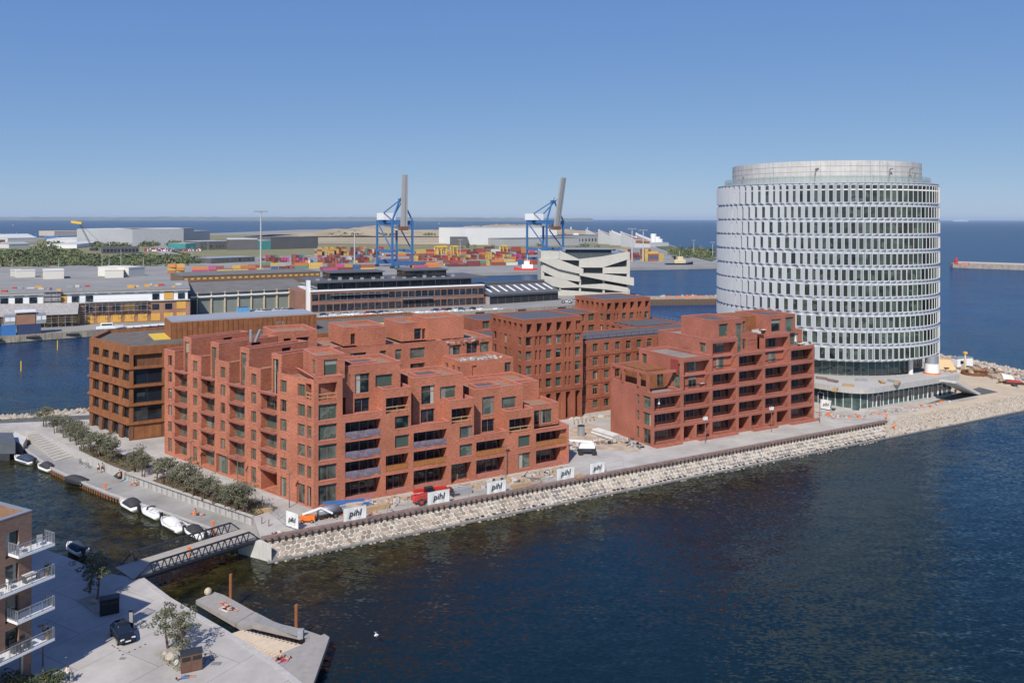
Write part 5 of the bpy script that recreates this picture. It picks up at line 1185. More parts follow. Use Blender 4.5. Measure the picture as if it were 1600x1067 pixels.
# ================================================================== CABINETS, CAR, BIKES
def cabinet(p, rot, col, lab):
    t = thing('waste_cabinet', lab, 'cabinet', p, rot, 'street cabinets'); m = MB(); m.box(-1.0, 1.0, -.55, .55, 0, 1.75); m.build('body', col, t)
    m = MB(); m.box(-1.05, 1.05, -.6, .6, 1.75, 1.83); m.build('lid', STEEL, t)
    for x in (-.5, .5): m = MB(); m.box(x-.4, x+.4, -.58, -.56, 1.15, 1.55); m.build('opening', BLK, t)
    for x in (-.5, .5): m = MB(); m.box(x-.45, x+.45, -.575, -.555, .1, 1.05); m.build('door', col, t)
cabinet(P(299, 1045), R(8)+.3, mat('brown_cabinet_paint', (.14, .075, .05), .6, var=.2, scale=2), 'brown steel waste cabinet in front of the sunlit pines'); cabinet(P(171, 957), R(10)+.3, BLKG, 'black waste cabinet in the building shadow')
def car(p, rot, col, lab, name='parked_car', group=None, big=True, estate=0):
    t = thing(name, lab, 'car', p, rot, group)          # +x is the front
    key = ('car', col.name, estate, big)
    if key not in CACHE:
        st = [(-2.0, .52, .55, .78), (-1.95, .3, .95, .86), (-1.2, .25, 1.0, .9), (0, .25, .98, .9), (1.0, .25, .92, .89), (1.7, .28, .8, .84), (2.02, .35, .62, .7)]
        m = MB(); m.sm = True; rings = []
        for x, zb, zt, w_ in st: rings.append([(x, -w_*.96, zb), (x, -w_, zb+.2), (x, -w_*.97, zt-.08), (x, -w_*.85, zt), (x, 0, zt+.04), (x, w_*.85, zt), (x, w_*.97, zt-.08), (x, w_, zb+.2), (x, w_*.96, zb)])
        m.loft(rings); body = m.mesh('body', col)
        c0 = -1.85 if not estate else -2.0
        m = MB(); g = [(c0, .95, .78, .0), (-1.5 if not estate else -1.85, 1.4, .62, 0), (-.5, 1.5, .64, 0), (.35, 1.42, .62, 0), (1.15, .95, .74, 0)]
        rings = [[(x, -.8*(1 if zt < 1 else 1.0), .92), (x, -w_, zt-.04), (x, -w_*.8, zt), (x, w_*.8, zt), (x, w_, zt-.04), (x, .8, .92)] for x, zt, w_, _ in g]; m.loft(rings); cab = m.mesh('windows', GLD)
        m = MB(); rings = [[(x, -w_-.02, zt-.1), (x, -w_*.8, zt+.02), (x, w_*.8, zt+.02), (x, w_+.02, zt-.1)] for x, zt, w_, _ in g[1:4]]; m.sm = True; m.loft(rings); roof = m.mesh('roof', col)
        m = MB(); m.tube((0, -.1, 0), (0, .1, 0), .32, n=14); wh = m.mesh('tyre', BLK); m = MB(); m.tube((0, -.11, 0), (0, .11, 0), .2, n=10); rim = m.mesh('rim', GALV)
        m = MB(); m.box(-.05, .06, -.18, .18, -.07, .07); hl = m.mesh('headlight', WHITE); m = MB(); m.box(-.02, .02, -.26, .26, -.06, .06); pl = m.mesh('number_plate', WHITE)
        CACHE[key] = (body, cab, roof, wh, rim, hl, pl)
    body, cab, roof, wh, rim, hl, pl = CACHE[key]
    put('body', body, t); put('windows', cab, t); put('roof', roof, t)
    if big:
        for x in (-1.25, 1.25):
            for y in (-.82, .82): o = put('wheel', wh, t, (x, y, .32)); put('rim', rim, o)
        for y in (-.55, .55): put('headlight', hl, t, (1.92, y, .66))
        put('number_plate', pl, t, (2.04, 0, .45)); put('number_plate', pl, t, (-2.02, 0, .7))
    return t
cd = (P(203, 1004)-P(183, 976)).normalized()
car(P(192, 996), math.atan2(cd.y, cd.x), BLKG, 'black hatchback parked at the shadow edge on the near quay')
random.seed(3)
m = MB()
for q in ((184, 1012), (179, 1010), (187, 1016), (192, 1022), (202, 1018), (211, 1014), (219, 1010), (227, 1006), (176, 1008)): p = P(*q, .01); m.box(p.x-.09, p.x+.09, p.y-.09, p.y+.09, 0, .012)
stuff(m.build('pavement_studs', STEEL))
m = MB(); p = P(191.5, 1028, .01); m.box(p.x-.3, p.x+.3, p.y-.22, p.y+.22, 0, .012); q = P(338, 1036, .01); m.box(q.x-.5, q.x+.5, q.y-.3, q.y+.3, 0, .012); m.mi = 0; stuff(m.build('drain_covers', CONCD))
def bike(p, rot, lab, col=STEEL):
    t = thing('bicycle', lab, 'bicycle', p, rot, 'bicycles')
    for x in (-.52, .52):
        m = MB(); rings = []
        for i in range(13):
            a = 2*math.pi*i/12; c = Vector((x+math.cos(a)*.33, 0, .34+math.sin(a)*.33)); rings.append([tuple(c+Vector((math.cos(a)*math.cos(b)*.03, math.sin(b)*.03, math.sin(a)*math.cos(b)*.03))) for b in (0, 1.57, 3.14, 4.71)])
        m.loft(rings, cap=False); m.build('wheel', BLK, t)
    m = MB(); a, b, c, d, e = (-.52, 0, .34), (-.05, 0, .3), (-.2, 0, .85), (.38, 0, .85), (.52, 0, .34)
    for u, v in ((a, b), (a, c), (b, c), (c, d), (b, d), (d, e), (d, (.34, 0, 1.0))): m.tube(u, v, .025, n=5)
    m.build('frame', col, t); m = MB(); m.box(-.34, -.1, -.07, .07, .88, .94); m.build('saddle', BLK, t); m = MB(); m.tube((.34, -.28, 1.0), (.34, .28, 1.0), .02, n=5); m.build('handlebar', BLK, t)
bike(P(216, 983), .6, 'bicycle leaning by the black signpost beside the black car', GALV); bike(P(126, 725, PZ), 2.4, 'bicycle lying left of its pair at the retaining wall'); bike(P(137, 731, PZ), 2.6, 'bicycle right of its pair at the retaining wall'); bike(P(222, 757, PZ), 1.0, 'bicycle standing beside the sunbathers at the stair flight'); bike(P(324, 1034), .8, 'bicycle leaning behind the brown cabinet')
t = thing('signpost', 'thin black information post beside the black car', 'sign', P(205, 983)); m = MB(); m.box(-.25, .25, -.06, .06, 0, 2.1); m.build('panel', BLKG, t); m = MB(); m.box(-.2, .2, -.075, -.06, .8, 1.9); m.build('face', GREY, t)
# ================================================================== PEOPLE
def person(p, rot, pose, lab, hair=(.05, .03, .02), top=None, bottom=None, sc=1.0, group='people on the quays'):
    t = thing('person', lab, 'person', p, rot, group); t.scale = (sc,)*3
    V = Vector
    if pose in ('stand', 'walk'):
        s = .22 if pose == 'walk' else .04
        J = dict(pel=V((0, 0, .95)), ch=V((0, 0, 1.3)), nk=V((0, 0, 1.5)), hd=V((.02, 0, 1.64)), ht=V((0, 0, 1.75)), hl=V((0, .1, .92)), hr=V((0, -.1, .92)), kl=V((s, .11, .5)), kr=V((-s*.3, -.11, .5)), al=V((s, .12, .07)), ar=V((-s*1.6, -.12, .09)), fl=V((s+.2, .13, .03)), fr=V((-s*1.6+.2, -.13, .04)), sl=V((0, .19, 1.42)), sr=V((0, -.19, 1.42)), el=V((-s*.5, .26, 1.14)), er=V((s*.5, -.26, 1.14)), wl=V((-s*.3+.08, .27, .88)), wr=V((s+.08, -.27, .9)))
    elif pose == 'sit':
        J = dict(pel=V((0, 0, .12)), ch=V((-.12, 0, .45)), nk=V((-.15, 0, .65)), hd=V((-.1, 0, .78)), ht=V((-.1, 0, .9)), hl=V((.02, .1, .12)), hr=V((.02, -.1, .12)), kl=V((.42, .13, .38)), kr=V((.45, -.12, .3)), al=V((.75, .12, .07)), ar=V((.83, -.12, .06)), fl=V((.93, .13, .06)), fr=V((1.0, -.13, .06)), sl=V((-.14, .19, .57)), sr=V((-.14, -.19, .57)), el=V((-.3, .26, .33)), er=V((-.28, -.26, .33)), wl=V((-.4, .27, .06)), wr=V((-.38, -.27, .06)))
    else:
        J = dict(pel=V((0, 0, .12)), ch=V((-.36, 0, .13)), nk=V((-.56, 0, .13)), hd=V((-.7, 0, .13)), ht=V((-.82, 0, .13)), hl=V((.03, .1, .11)), hr=V((.03, -.1, .11)), kl=V((.45, .13, .2 if pose == 'lie' else .11)), kr=V((.45, -.12, .1)), al=V((.86, .12, .07)), ar=V((.88, -.12, .06)), fl=V((.95, .13, .16)), fr=V((.97, -.13, .15)), sl=V((-.48, .19, .13)), sr=V((-.48, -.19, .13)), el=V((-.28, .33, .08)), er=V((-.72, -.36, .08)), wl=V((-.05, .3, .06)), wr=V((-.85, -.16, .07)))
    names = list(J); idx = {n: i for i, n in enumerate(names)}
    ed = [('pel', 'ch'), ('ch', 'nk'), ('nk', 'hd'), ('hd', 'ht'), ('pel', 'hl'), ('pel', 'hr'), ('hl', 'kl'), ('hr', 'kr'), ('kl', 'al'), ('kr', 'ar'), ('al', 'fl'), ('ar', 'fr'), ('ch', 'sl'), ('ch', 'sr'), ('sl', 'el'), ('sr', 'er'), ('el', 'wl'), ('er', 'wr')]
    rad = dict(pel=.14, ch=.15, nk=.055, hd=.1, ht=.07, hl=.09, hr=.09, kl=.06, kr=.06, al=.042, ar=.042, fl=.03, fr=.03, sl=.06, sr=.06, el=.042, er=.042, wl=.03, wr=.03)
    def skin(name, use, k, m_, nm):
        vs = [n for n in names if n in use]; me = bpy.data.meshes.new(name); me.from_pydata([J[n] for n in vs], [(vs.index(a), vs.index(b)) for a, b in ed if a in use and b in use], []); me.materials.append(m_)
        o = put(nm, me, t); md = o.modifiers.new('s', 'SKIN'); 
        for i, n in enumerate(vs): r_ = rad[n]*k; me.skin_vertices[0].data[i].radius = (r_, r_)
        me.skin_vertices[0].data[0].use_root = True; md.use_smooth_shade = True
        sb = o.modifiers.new('d', 'SUBSURF'); sb.levels = 1; sb.render_levels = 1; return o
    for _m in (0,): pass
    def mk(name, use, k, m_):
        vs = [n for n in names if n in use]; me = bpy.data.meshes.new(name); me.from_pydata([J[n] for n in vs], [(vs.index(a), vs.index(b)) for a, b in ed if a in use and b in use], []); me.materials.append(m_)
        o = put(name, me, t); o.modifiers.new('s', 'SKIN'); lay = me.skin_vertices[0].data if me.skin_vertices else None
        if lay:
            for i, n in enumerate(vs): lay[i].radius = (rad[n]*k, rad[n]*k)
        sb = o.modifiers.new('d', 'SUBSURF'); sb.levels = 1; sb.render_levels = 1
        return o
    mk('body', set(names), 1, SKIN)
    if top: mk('shirt', {'ch', 'nk', 'sl', 'sr', 'pel', 'el', 'er'}-({'nk'}), 1.14, top)
    if bottom: mk('trousers', {'pel', 'hl', 'hr'} | ({'kl', 'kr', 'al', 'ar'} if bottom is not BLK and pose in ('stand', 'walk') else {'kl', 'kr'}), 1.16, bottom)
    hm = MB(); hm.sm = True; d_ = (J['ht']-J['hd']).normalized(); c = J['hd']+d_*.05-Vector((.02, 0, 0)); hm.ball(tuple(c), .115, 8, 5); hm.build('hair', mat('hair_%d' % int(hair[0]*100), hair, .8), t)
    fm_ = MB(); fwd = Vector((1, 0, 0)) if pose in ('stand', 'walk', 'sit') else Vector((0, 0, 1)); n_ = J['hd']+fwd*.11; fm_.ball(tuple(n_), .022, 5, 4); fm_.build('nose', SKIN, t)
    return t
NAVY = mat('navy_cloth', (.03, .05, .12), .85); WCL = mat('white_cloth', (.7, .7, .68), .85); RCL = mat('red_cloth', (.45, .06, .05), .85); DNM = mat('denim', (.12, .17, .28), .85); HIV = mat('hi_vis_orange', (.8, .22, .04), .7)
person(P(106, 1067), 1.2, 'walk', 'person in a white shirt walking at the bottom edge of the near quay', top=WCL, bottom=NAVY)
person(P(289, 1059, .0), .3, 'lie', 'person in denim lying on the ground in front of the brown cabinet', top=DNM, bottom=DNM)
person(P(351, 945, -.68), 2.5, 'lie', 'person sunbathing nearest the pile on the far jetty arm', bottom=RCL); person(P(354, 952, -.68), 2.9, 'lie', 'second sunbather on the far jetty arm, beside a white towel', bottom=BLK); person(P(362, 952, -.68), -.4, 'lie', 'third sunbather on the far jetty arm, farther right', bottom=NAVY)
person(P(437, 1030, -.68), -2.4, 'sit', 'person sitting on the main deck of the bathing jetty', bottom=BLK); person(P(443, 1032, -.68), -2.4, 'lie', 'person lying on a purple towel on the jetty main deck', bottom=RCL)
person(P(154, 739, PZ), 2.6, 'walk', 'left one of the two people walking on the promenade', bottom=BLK, top=WCL); person(P(160, 738, PZ), 2.6, 'walk', 'right one of the two people walking on the promenade', bottom=BLK)
person(P(187, 749, PZ), .6, 'stand', 'person standing at the foot of the stair flight', bottom=RCL); person(P(186, 753, PZ), 1.6, 'stand', 'person in swimwear standing below the stair flight', bottom=BLK); person(P(213, 757, PZ), 2.8, 'sit', 'sunbather sitting by the wall right of the stair flight', bottom=NAVY); person(P(208, 758, PZ), 2.8, 'lie', 'sunbather lying by the wall right of the stair flight', bottom=RCL)
person(P(304, 803, PZ), 3.0, 'sit', 'sunbather in orange sitting alone on the lower promenade', bottom=HIV, top=HIV); person(P(311, 805, PZ), 3.2, 'lie', 'sunbather lying on the lower promenade beside the orange one', bottom=BLK)
person(P(1385, 655), 1.2, 'stand', 'worker in orange at the right end of the quay rail', top=HIV, bottom=HIV); person(P(1397, 672, -1.4), 1.0, 'stand', 'worker in orange down on the rubble slope', top=HIV, bottom=HIV)
person(P(1493, 617.5), 1.0, 'stand', 'worker in orange under the podium stair', top=HIV, bottom=HIV); person(P(434, 833), .4, 'lie', 'person lying on the bench by the end of the quay rail', top=NAVY, bottom=WCL)
m = MB(); m.box(-.5, .95, -.4, .4, 0, .02)
for i, (q, col, lb) in enumerate((((354, 952), WCL, 'white towel under the second jetty sunbather'), ((443, 1032), mat('purple_towel', (.35, .2, .4), .9), 'purple towel on the main jetty deck'), ((196, 750), mat('pale_blue_towel', (.3, .5, .6), .9), 'pale blue towel at the foot of the retaining wall'))):
    z_ = -.69 if i < 2 else PZ+.01; tag(put('beach_towel', m.mesh('towel', col), None, P(*q, z_), 2.6), lb, 'towel')
# ================================================================== BOATS
def boat_meshes(L, W_, hull, cover, kind):
    m = MB(); m.sm = True; n = 9; rings = []
    for i in range(n):
        f = i/(n-1); x = -L/2+L*f; hw = W_/2*(1 if f < .55 else max(.03, math.cos((f-.55)/.45*1.5)**.8)); sh = .62+.28*f*f
        rings.append([(x, -hw, sh), (x, -hw*.96, sh*.5), (x, -hw*.55, -.05+.25*max(0, f-.6)), (x, hw*.55, -.05+.25*max(0, f-.6)), (x, hw*.96, sh*.5), (x, hw, sh)])
    m.loft(rings, close=True); hm = m.mesh('hull', hull)
    m = MB(); pts = []
    for i in range(n):
        f = i/(n-1); hw = W_/2*(1 if f < .55 else max(.03, math.cos((f-.55)/.45*1.5)**.8)); x = -L/2+L*f; sh = .64+.28*f*f
        pts.append([(x, -hw-.03, sh), (x, -hw-.03, sh+.07), (x, -hw+.1, sh+.08), (x, -hw+.1, sh)])
    m.loft(pts); m.loft([[(a, -b, c) for a, b, c in r_] for r_ in pts]); m.mi = 0; rub = m.mesh('gunwale', WHITE if kind != 'black' else STEEL)
    m = MB(); m.sm = True; rg_ = []
    c0, c1, hh = dict(cover=(.04, .72, .95), half=(.32, .8, .75), open=(.55, .82, .35), black=(.04, .93, .8), canopy=(.1, .62, 1.0))[kind]
    for i in range(8):
        f = c0+(c1-c0)*i/7; hw = W_/2*(1 if f < .55 else max(.03, math.cos((f-.55)/.45*1.5)**.8))*.92; x = -L/2+L*f; a = math.sin(math.pi*min(.97, max(.12, i/7)))**.5*hh; sh = .66+.28*f*f
        rg_.append([(x, -hw, sh), (x, -hw*.75, sh+a*.7), (x, -hw*.3, sh+a), (x, hw*.3, sh+a), (x, hw*.75, sh+a*.7), (x, hw, sh)])
    m.loft(rg_); cv = m.mesh('cover' if kind != 'open' else 'foredeck', cover)
    m = MB(); m.box(-L/2-.45, -L/2-.02, -.2, .2, .35, 1.15); m.tube((-L/2-.25, 0, .4), (-L/2-.25, 0, -.3), .08); mo = m.mesh('outboard_motor', BLK)
    m = MB(); m.box(-L*.42, L*.15, -W_*.4, W_*.4, .3, .42); fl = m.mesh('deck', mat('boat_deck', (.5, .42, .34), .8, var=.1))
    m = MB()
    for x in (-L*.25, -.1*L, .08*L):
        for y in (-.45, .25): m.box(x, x+.5, y, y+.45, .42, .85)
    se = m.mesh('seat', WHITE)
    m = MB(); m.loft([[(L*.1, -W_*.36, .8), (L*.2, -W_*.2, .8), (L*.2, W_*.2, .8), (L*.1, W_*.36, .8)], [(L*.02, -W_*.34, 1.35), (L*.12, -W_*.18, 1.35), (L*.12, W_*.18, 1.35), (L*.02, W_*.34, 1.35)]], close=False, cap=False); ws = m.mesh('windscreen', GLD)
    return hm, rub, cv, mo, fl, se, ws
NV = mat('navy_cover', (.03, .045, .08), .8, var=.2, scale=3); BC = mat('black_cover', (.035, .035, .04), .8, var=.25, scale=3); WC = mat('white_cover', (.68, .67, .65), .8, var=.08, scale=3)
GCOAT = mat('white_gelcoat', (.75, .75, .74), .25, var=.04)
bl = [((38, 722), 6.2, 2.3, GCOAT, NV, 'cover', 2.9, 'white motorboat with navy cover, farthest left by the dark bridge'), ((71, 734), 4.6, 2.0, GCOAT, BC, 'cover', 2.3, 'small white motorboat with dark cover, second from the bridge'), ((119, 756), 5.4, 2.3, BLKG, BC, 'black', 2.5, 'black motorboat wholly under a black cover'),
      ((203, 792), 6.0, 2.4, GCOAT, BC, 'canopy', 0, 'white motorboat with a black canopy'), ((237, 805), 5.6, 2.2, GCOAT, GCOAT, 'open', 0, 'open white motorboat between the black canopy and white cover'), ((270, 824), 6.4, 2.5, GCOAT, WC, 'half', 0, 'white motorboat under a white cover with a dark hull stripe'), ((305, 836), 5.6, 2.2, GCOAT, BC, 'half', 0, 'white motorboat with dark cover partly hidden by the footbridge'), ((118, 862), 4.2, 1.9, GCOAT, NV, 'cover', 0, 'small boat with navy cover moored at the shaded near quay')]
for i, (q, L, W_, hu, cv, kind, rot, lb) in enumerate(bl):
    e_ = em[0]-em[2]; rr = math.atan2(e_.y, e_.x)+math.pi if i in (3, 4, 5, 6) else (math.atan2((em[5]-em[4]).y, (em[5]-em[4]).x) if i < 3 else 2.5)
    rr += [.15, .1, .25, -.12, -.08, -.1, -.1, 0][i]
    t = thing('motorboat', lb, 'boat', P(q[0], q[1], WZ+.1), rr, 'boats moored along the promenade' if i < 7 else None)
    hm, rub, c_, mo, fl, se, ws = boat_meshes(L, W_, hu, cv, kind)
    put('hull', hm, t); put('gunwale', rub, t); put('cover' if kind != 'open' else 'foredeck', c_, t); put('outboard_motor', mo, t); put('deck', fl, t)
    if kind in ('open', 'half'): put('seats', se, t); put('windscreen', ws, t)
    if i == 5 or i == 0: m = MB(); m.box(-L*.45, L*.1, -W_/2-.02, W_/2+.02, .42, .56); m.build('stripe', STEEL, t)
# ================================================================== FAR LAND
farA = [(-900, 560), (-60, 533), (0, 527), (136, 517.5), (267, 506), (498, 497), (741, 487), (880, 478.5), (1018, 467.5), (992, 459), (860, 452.5), (760, 448), (690, 433)]
farB = [(723, 427), (800, 425.5), (850, 424.3), (982, 418.5), (1121, 416), (1230, 414), (1215, 409), (1120, 403), (1062, 388), (1043, 381), (1010, 371), (900, 361), (700, 359), (470, 359), (300, 366), (0, 373), (-1500, 376), (-1500, 440), (-1300, 520)]
m = MB(); m.prism([P2(*q) for q in farA+farB], -4, 0, bot=False); struct(m.build('port_ground', PORT))
def sheet(name, pts, z, mt): m = MB(); m.quad if 0 else None; pp = [P(*q, z) for q in pts]; m.add([tuple(p) for p in pp], [tuple(range(len(pp)))]); return struct(m.build(name, mt))
sheet('grass_field', [(330, 404), (560, 396), (740, 393), (1010, 386), (1000, 378), (730, 378), (470, 372), (300, 380), (250, 390)], .05, GRASSM)
sheet('scrub_ground', [(-300, 424), (0, 418), (150, 414), (290, 408), (300, 398), (240, 386), (0, 384), (-300, 386)], .05, GRASSM)
sheet('far_sand_flat', [(440, 380), (740, 383), (735, 372), (640, 364), (470, 363), (380, 370)], .4, SANDM)
sheet('far_scrub', [(-600, 384), (0, 382), (300, 378), (470, 366), (300, 368), (0, 375), (-600, 378)], .4, GRASSM)
sheet('port_road', [(240, 392), (262, 392), (312, 408), (288, 409)], .1, mat('pale_road', (.3, .29, .27), .9)); sheet('field_road', [(66, 378), (76, 378), (95, 398), (82, 399)], .5, MATS['pale_road'])
sheet('green_bank', [(1005, 374), (1045, 383), (1062, 389), (1120, 404), (1112, 408), (1060, 396), (1030, 388)], .5, mat('bank_grass', (.1, .13, .05), .95, col2=(.06, .08, .03), scale=.05))
# sand hills
def hills(name, x0, x1, yb, prof, depth, mt, lab=None):
    random.seed(len(name)); A_, B_ = P(x0, yb), P(x1, yb); n = 60; md = 8; m = MB(); m.sm = True; rows = []
    import bisect
    def hp(px):
        ks = sorted(prof); i = max(1, min(len(ks)-1, bisect.bisect(ks, px))); a, b = ks[i-1], ks[i]; t = min(1, max(0, (px-a)/(b-a))); t = t*t*(3-2*t); return prof[a]*(1-t)+prof[b]*t
    for j in range(md+1):
        r_ = []
        for i in range(n+1):
            px = x0+(x1-x0)*i/n; p = P(px, yb)+Vector((0, depth*j/md, 0)); top = zat(px, hp(px), p.y+depth*.3) ; pr = math.sin(math.pi*min(1, j/md*.9+.02))**.7
            r_.append((p.x, p.y, max(-.5, top*pr*(1+random.uniform(-.06, .06)))))
        rows.append(r_)
    m.loft(rows, close=False, cap=False); return struct(m.build(name, mt))
hills('sand_hills', 452, 745, 371, {452: 369, 466: 361, 480: 356.5, 513: 358, 528: 353.7, 555: 351.8, 590: 356, 625: 358.5, 653: 357.5, 686: 359.5, 727: 352, 745: 352}, 600, SANDM)
hills('sand_ridge', 700, 960, 369, {700: 361, 740: 353, 770: 350.5, 830: 351, 880: 357, 920: 359.5, 960: 364}, 400, SANDM)
# far coast on the horizon
m = MB(); random.seed(2); rows = [[], []]
D_ = 17000
for i in range(120):
    px = -500+i*12; yy = 339.0+random.uniform(-.5, .6)+(px > 350)*.3+max(0, (px-560)/160)*.9; X = (px-800)/F*D_; rows[0].append((X, D_, WZ)); rows[1].append((X, D_+300, max(2, zat(px, yy, D_))))
m.loft(rows, close=False, cap=False); m.loft([rows[1], [(p[0], D_+3000, WZ) for p in rows[1]]], close=False, cap=False); struct(m.build('far_coast', mat('far_coast_land', (.13, .15, .12), .95, var=.3, scale=.002)))
# quay wall face of the far basin
m = MB(); pp = [P(*q) for q in farA[1:9]]
for i in range(len(pp)-1): m.bar(pp[i]+Vector((.2, -.25, -.9)), pp[i+1]+Vector((.2, -.25, -.9)), .5, 2.6)
tag(m.build('basin_quay_wall', mat('weathered_concrete', (.36, .31, .24), .9, var=.25, scale=.3, streak=.4)), 'weathered concrete quay wall across the basin', 'quay wall')
random.seed(6)
for i in range(16):
    f = i/15*6.9; k = int(f); p = pp[min(k, 6)].lerp(pp[min(k, 6)+1], f-k); m = MB(); m.tube((-2.2, 0, 0), (2.2, 0, 0), .5, n=8)
    o = m.build('fender', BLK, None, p+Vector((0, -.9, -.7)), ANG-.1); tag(o, nth(i)+' dark hanging fender from the left on the wall across the basin', 'fender', 'fenders on the wall across the basin')
# ------------------------------------------------------------------ generic far building
def site(q0, q1): a, b = P(*q0), P(*q1); d = b-a; return a, math.atan2(d.y, d.x), d.length
def farbld(name, lab, q0, q1, depth, h, wall, roofm=None, cat='building', pitch=0, win=None, group=None, trim=None):
    o, a, L = site(q0, q1); t = thing(name, lab, cat, o, a, group); m = MB(); m.box(0, L, 0, depth, 0, h); m.build('wall', wall, t)
    m = MB()
    if pitch: m.add([(-.4, -.4, h+.01), (L+.4, -.4, h+.01), (L+.4, depth/2, h+pitch), (-.4, depth/2, h+pitch), (-.4, depth+.4, h+.01), (L+.4, depth+.4, h+.01)], [(0, 1, 2, 3), (3, 2, 5, 4), (0, 3, 4), (1, 5, 2)])
    else: m.box(-.2, L+.2, -.2, depth+.2, h, h+.4)
    m.build('roof', roofm or GREY, t)
    if win:
        for (n, z0, z1, wd, gl) in win:
            wm = MB(); wm.box(-wd/2, wd/2, -.1, -.02, 0, z1-z0); me = wm.mesh('window', gl)
            for k in range(n): put('window', me, t, (L*(k+.5)/n, 0, z0))
    return t, L
MG = mat('grey_sheet_metal', (.36, .37, .38), .6, var=.06, scale=.05); MGL = mat('pale_sheet_metal', (.55, .55, .54), .6, var=.06, scale=.05); MD = mat('charcoal_sheet', (.1, .1, .105), .7, var=.1, scale=.05); TEAL = mat('teal_sheet', (.05, .25, .24), .6, var=.1, scale=.05)
farbld('storage_hall', 'tall grey storage hall, leftmost block of the far grey complex', (207, 384), (247, 381), 90, 27, MG, MGL)
farbld('hall_wing', 'lower middle wing of the far grey complex', (247, 381), (284, 378), 70, 18, MG, MGL); farbld('hall_wing', 'right end block of the far grey complex with a raised roof', (282, 378), (303, 377), 60, 26, MG, MGL); farbld('hall_wing', 'lowest right wing of the far grey complex', (303, 377), (328, 376), 60, 20, MG, MGL)
t, L = farbld('storage_hall', 'shaded left flank of the far grey complex', (180, 380), (207, 384), 80, 27, mat('flank_sheet', (.38, .39, .4), .6), MGL);  # flank sheet a slightly lighter grey than the other hall walls
farbld('teal_warehouse', 'long dark warehouse with teal corner left of the far field', (355, 391), (403, 390.5), 80, 15, MD, MGL, trim=TEAL); farbld('teal_panel_hall', 'teal fronted hall right of the long dark warehouse', (403, 390.5), (423, 390), 80, 13, TEAL, MGL)
farbld('brown_warehouse', 'brown grey warehouse at the right end of the teal row', (423, 390), (497, 388), 80, 17, MD, MD)
farbld('low_dark_building', 'low dark building among the bushes', (160, 397), (217, 396), 30, 8, MD, MD, win=[(10, 2, 6, 3, GLD)])
farbld('dark_storehouse', 'dark low storehouse beyond the parked cars left', (290, 391), (318, 390), 40, 9, TEAL, MG); farbld('grey_storehouse', 'grey low storehouse with a row of windows', (313, 391), (356, 390), 60, 12, MD, MG, win=[(9, 3, 7, 3, GL)])
farbld('white_warehouse', 'very large white warehouse by the sand ridge', (727, 383), (870, 381), 120, 29, mat('white_ribbed_sheet', (.72, .72, .7), .6, var=.03, scale=.1), MGL)
farbld('grey_depot', 'long grey depot right of the white warehouse', (790, 385), (905, 383), 60, 12, MG, MD); farbld('grey_depot', 'darker grey depot behind the zigzag building', (860, 382), (943, 380), 80, 15, MG, MD, win=[(16, 4, 9, 3, GLD)]); farbld('white_block', 'small white block among the grey depots', (896, 380), (904, 380), 20, 18, WHITE, WHITE)
farbld('blue_shed', 'blue roofed shed among the left far sheds', (92, 375), (118, 374.5), 60, 7, BLUE, BLUE); farbld('pale_shed', 'pale shed right of the blue roofed one', (122, 382), (178, 379.5), 60, 9, MGL, MGL, pitch=3); farbld('sand_shed', 'long beige shed at the far left shore', (85, 369), (150, 368), 80, 12, mat('beige_sheet', (.5, .42, .32), .7), MATS['beige_sheet'])
farbld('white_gabled_shed', 'white gabled shed at the far left', (12, 379), (58, 378), 70, 8, MGL, MGL, pitch=7); farbld('small_shed', 'small reddish shed at the left edge', (-12, 384), (8, 383.5), 30, 9, mat('reddish_sheet', (.3, .13, .1), .7), MG); farbld('brick_shed', 'low shed in front of the white gabled one', (14, 388), (46, 387), 30, 6, MGL, MG, pitch=3)
farbld('long_shed', 'long low white shed by the scrub', (120, 388), (152, 384), 40, 6, WHITE, MGL, pitch=2)
farbld('site_office', 'dark low site office right of the container pile', (330, 412), (398, 409), 30, 5, MD, GREY, win=[(10, 1.5, 4, 3, GL)])
farbld('dark_fence_hall', 'charcoal hall beside the terminal offices', (703, 384), (730, 384), 40, 14, MD, MD)
# terraced brown-roofed blocks on the point
for i, (a, b, yb, h_) in enumerate(((935, 956, 379, 26), (955, 977, 382, 26), (976, 994, 384, 25), (992, 1016, 387, 24))):
    o, ang, L = site((a, yb), (b, yb-.3)); t = thing('terraced_block', ['first and farthest', 'second', 'third', 'fourth and nearest'][i]+' terraced block with a rust roof and white sloping gable on the point', 'building', o, ang, 'terraced blocks on the point')
    m = MB(); m.add([(0, 0, 0), (L, 0, 0), (L, 45, 0), (0, 45, 0), (0, 0, h_*.55), (L, 0, h_*.45), (L, 45, h_*.6), (0, 45, h_)], [(0, 1, 5, 4), (1, 2, 6, 5), (2, 3, 7, 6), (3, 0, 4, 7)]); m.build('wall', MGL, t)
    m = MB(); m.add([(0, 0, h_*.55), (L, 0, h_*.45), (L, 45, h_*.6), (0, 45, h_)], [(0, 1, 2, 3)]); m.add([(1, -.3, h_*.3), (L-1, -.3, h_*.25), (L-1, -.3, h_*.42), (1, -.3, h_*.5)], [(0, 1, 2, 3)]); m.build('roof', mat('rust_roof', (.27, .11, .06), .8, var=.4, scale=.15), t)
    m = MB(); m.bar((L, -1, h_*.5), (L, 44, h_*.85), 1.6, 3); m.bar((L, 44, 0), (L, 44, h_*.95), 1.6); m.build('gable', WHITE, t)
for i, px in enumerate((1021, 1027, 1031)): m = MB(); m.disc(0, 0, 0, (20, 15, 11)[i], 5, 12); tag(m.build('white_silo', WHITE, None, P(px, 383.5)), ['tall left', 'middle', 'small right'][i]+' white silo on the point', 'silo', 'silos on the point')
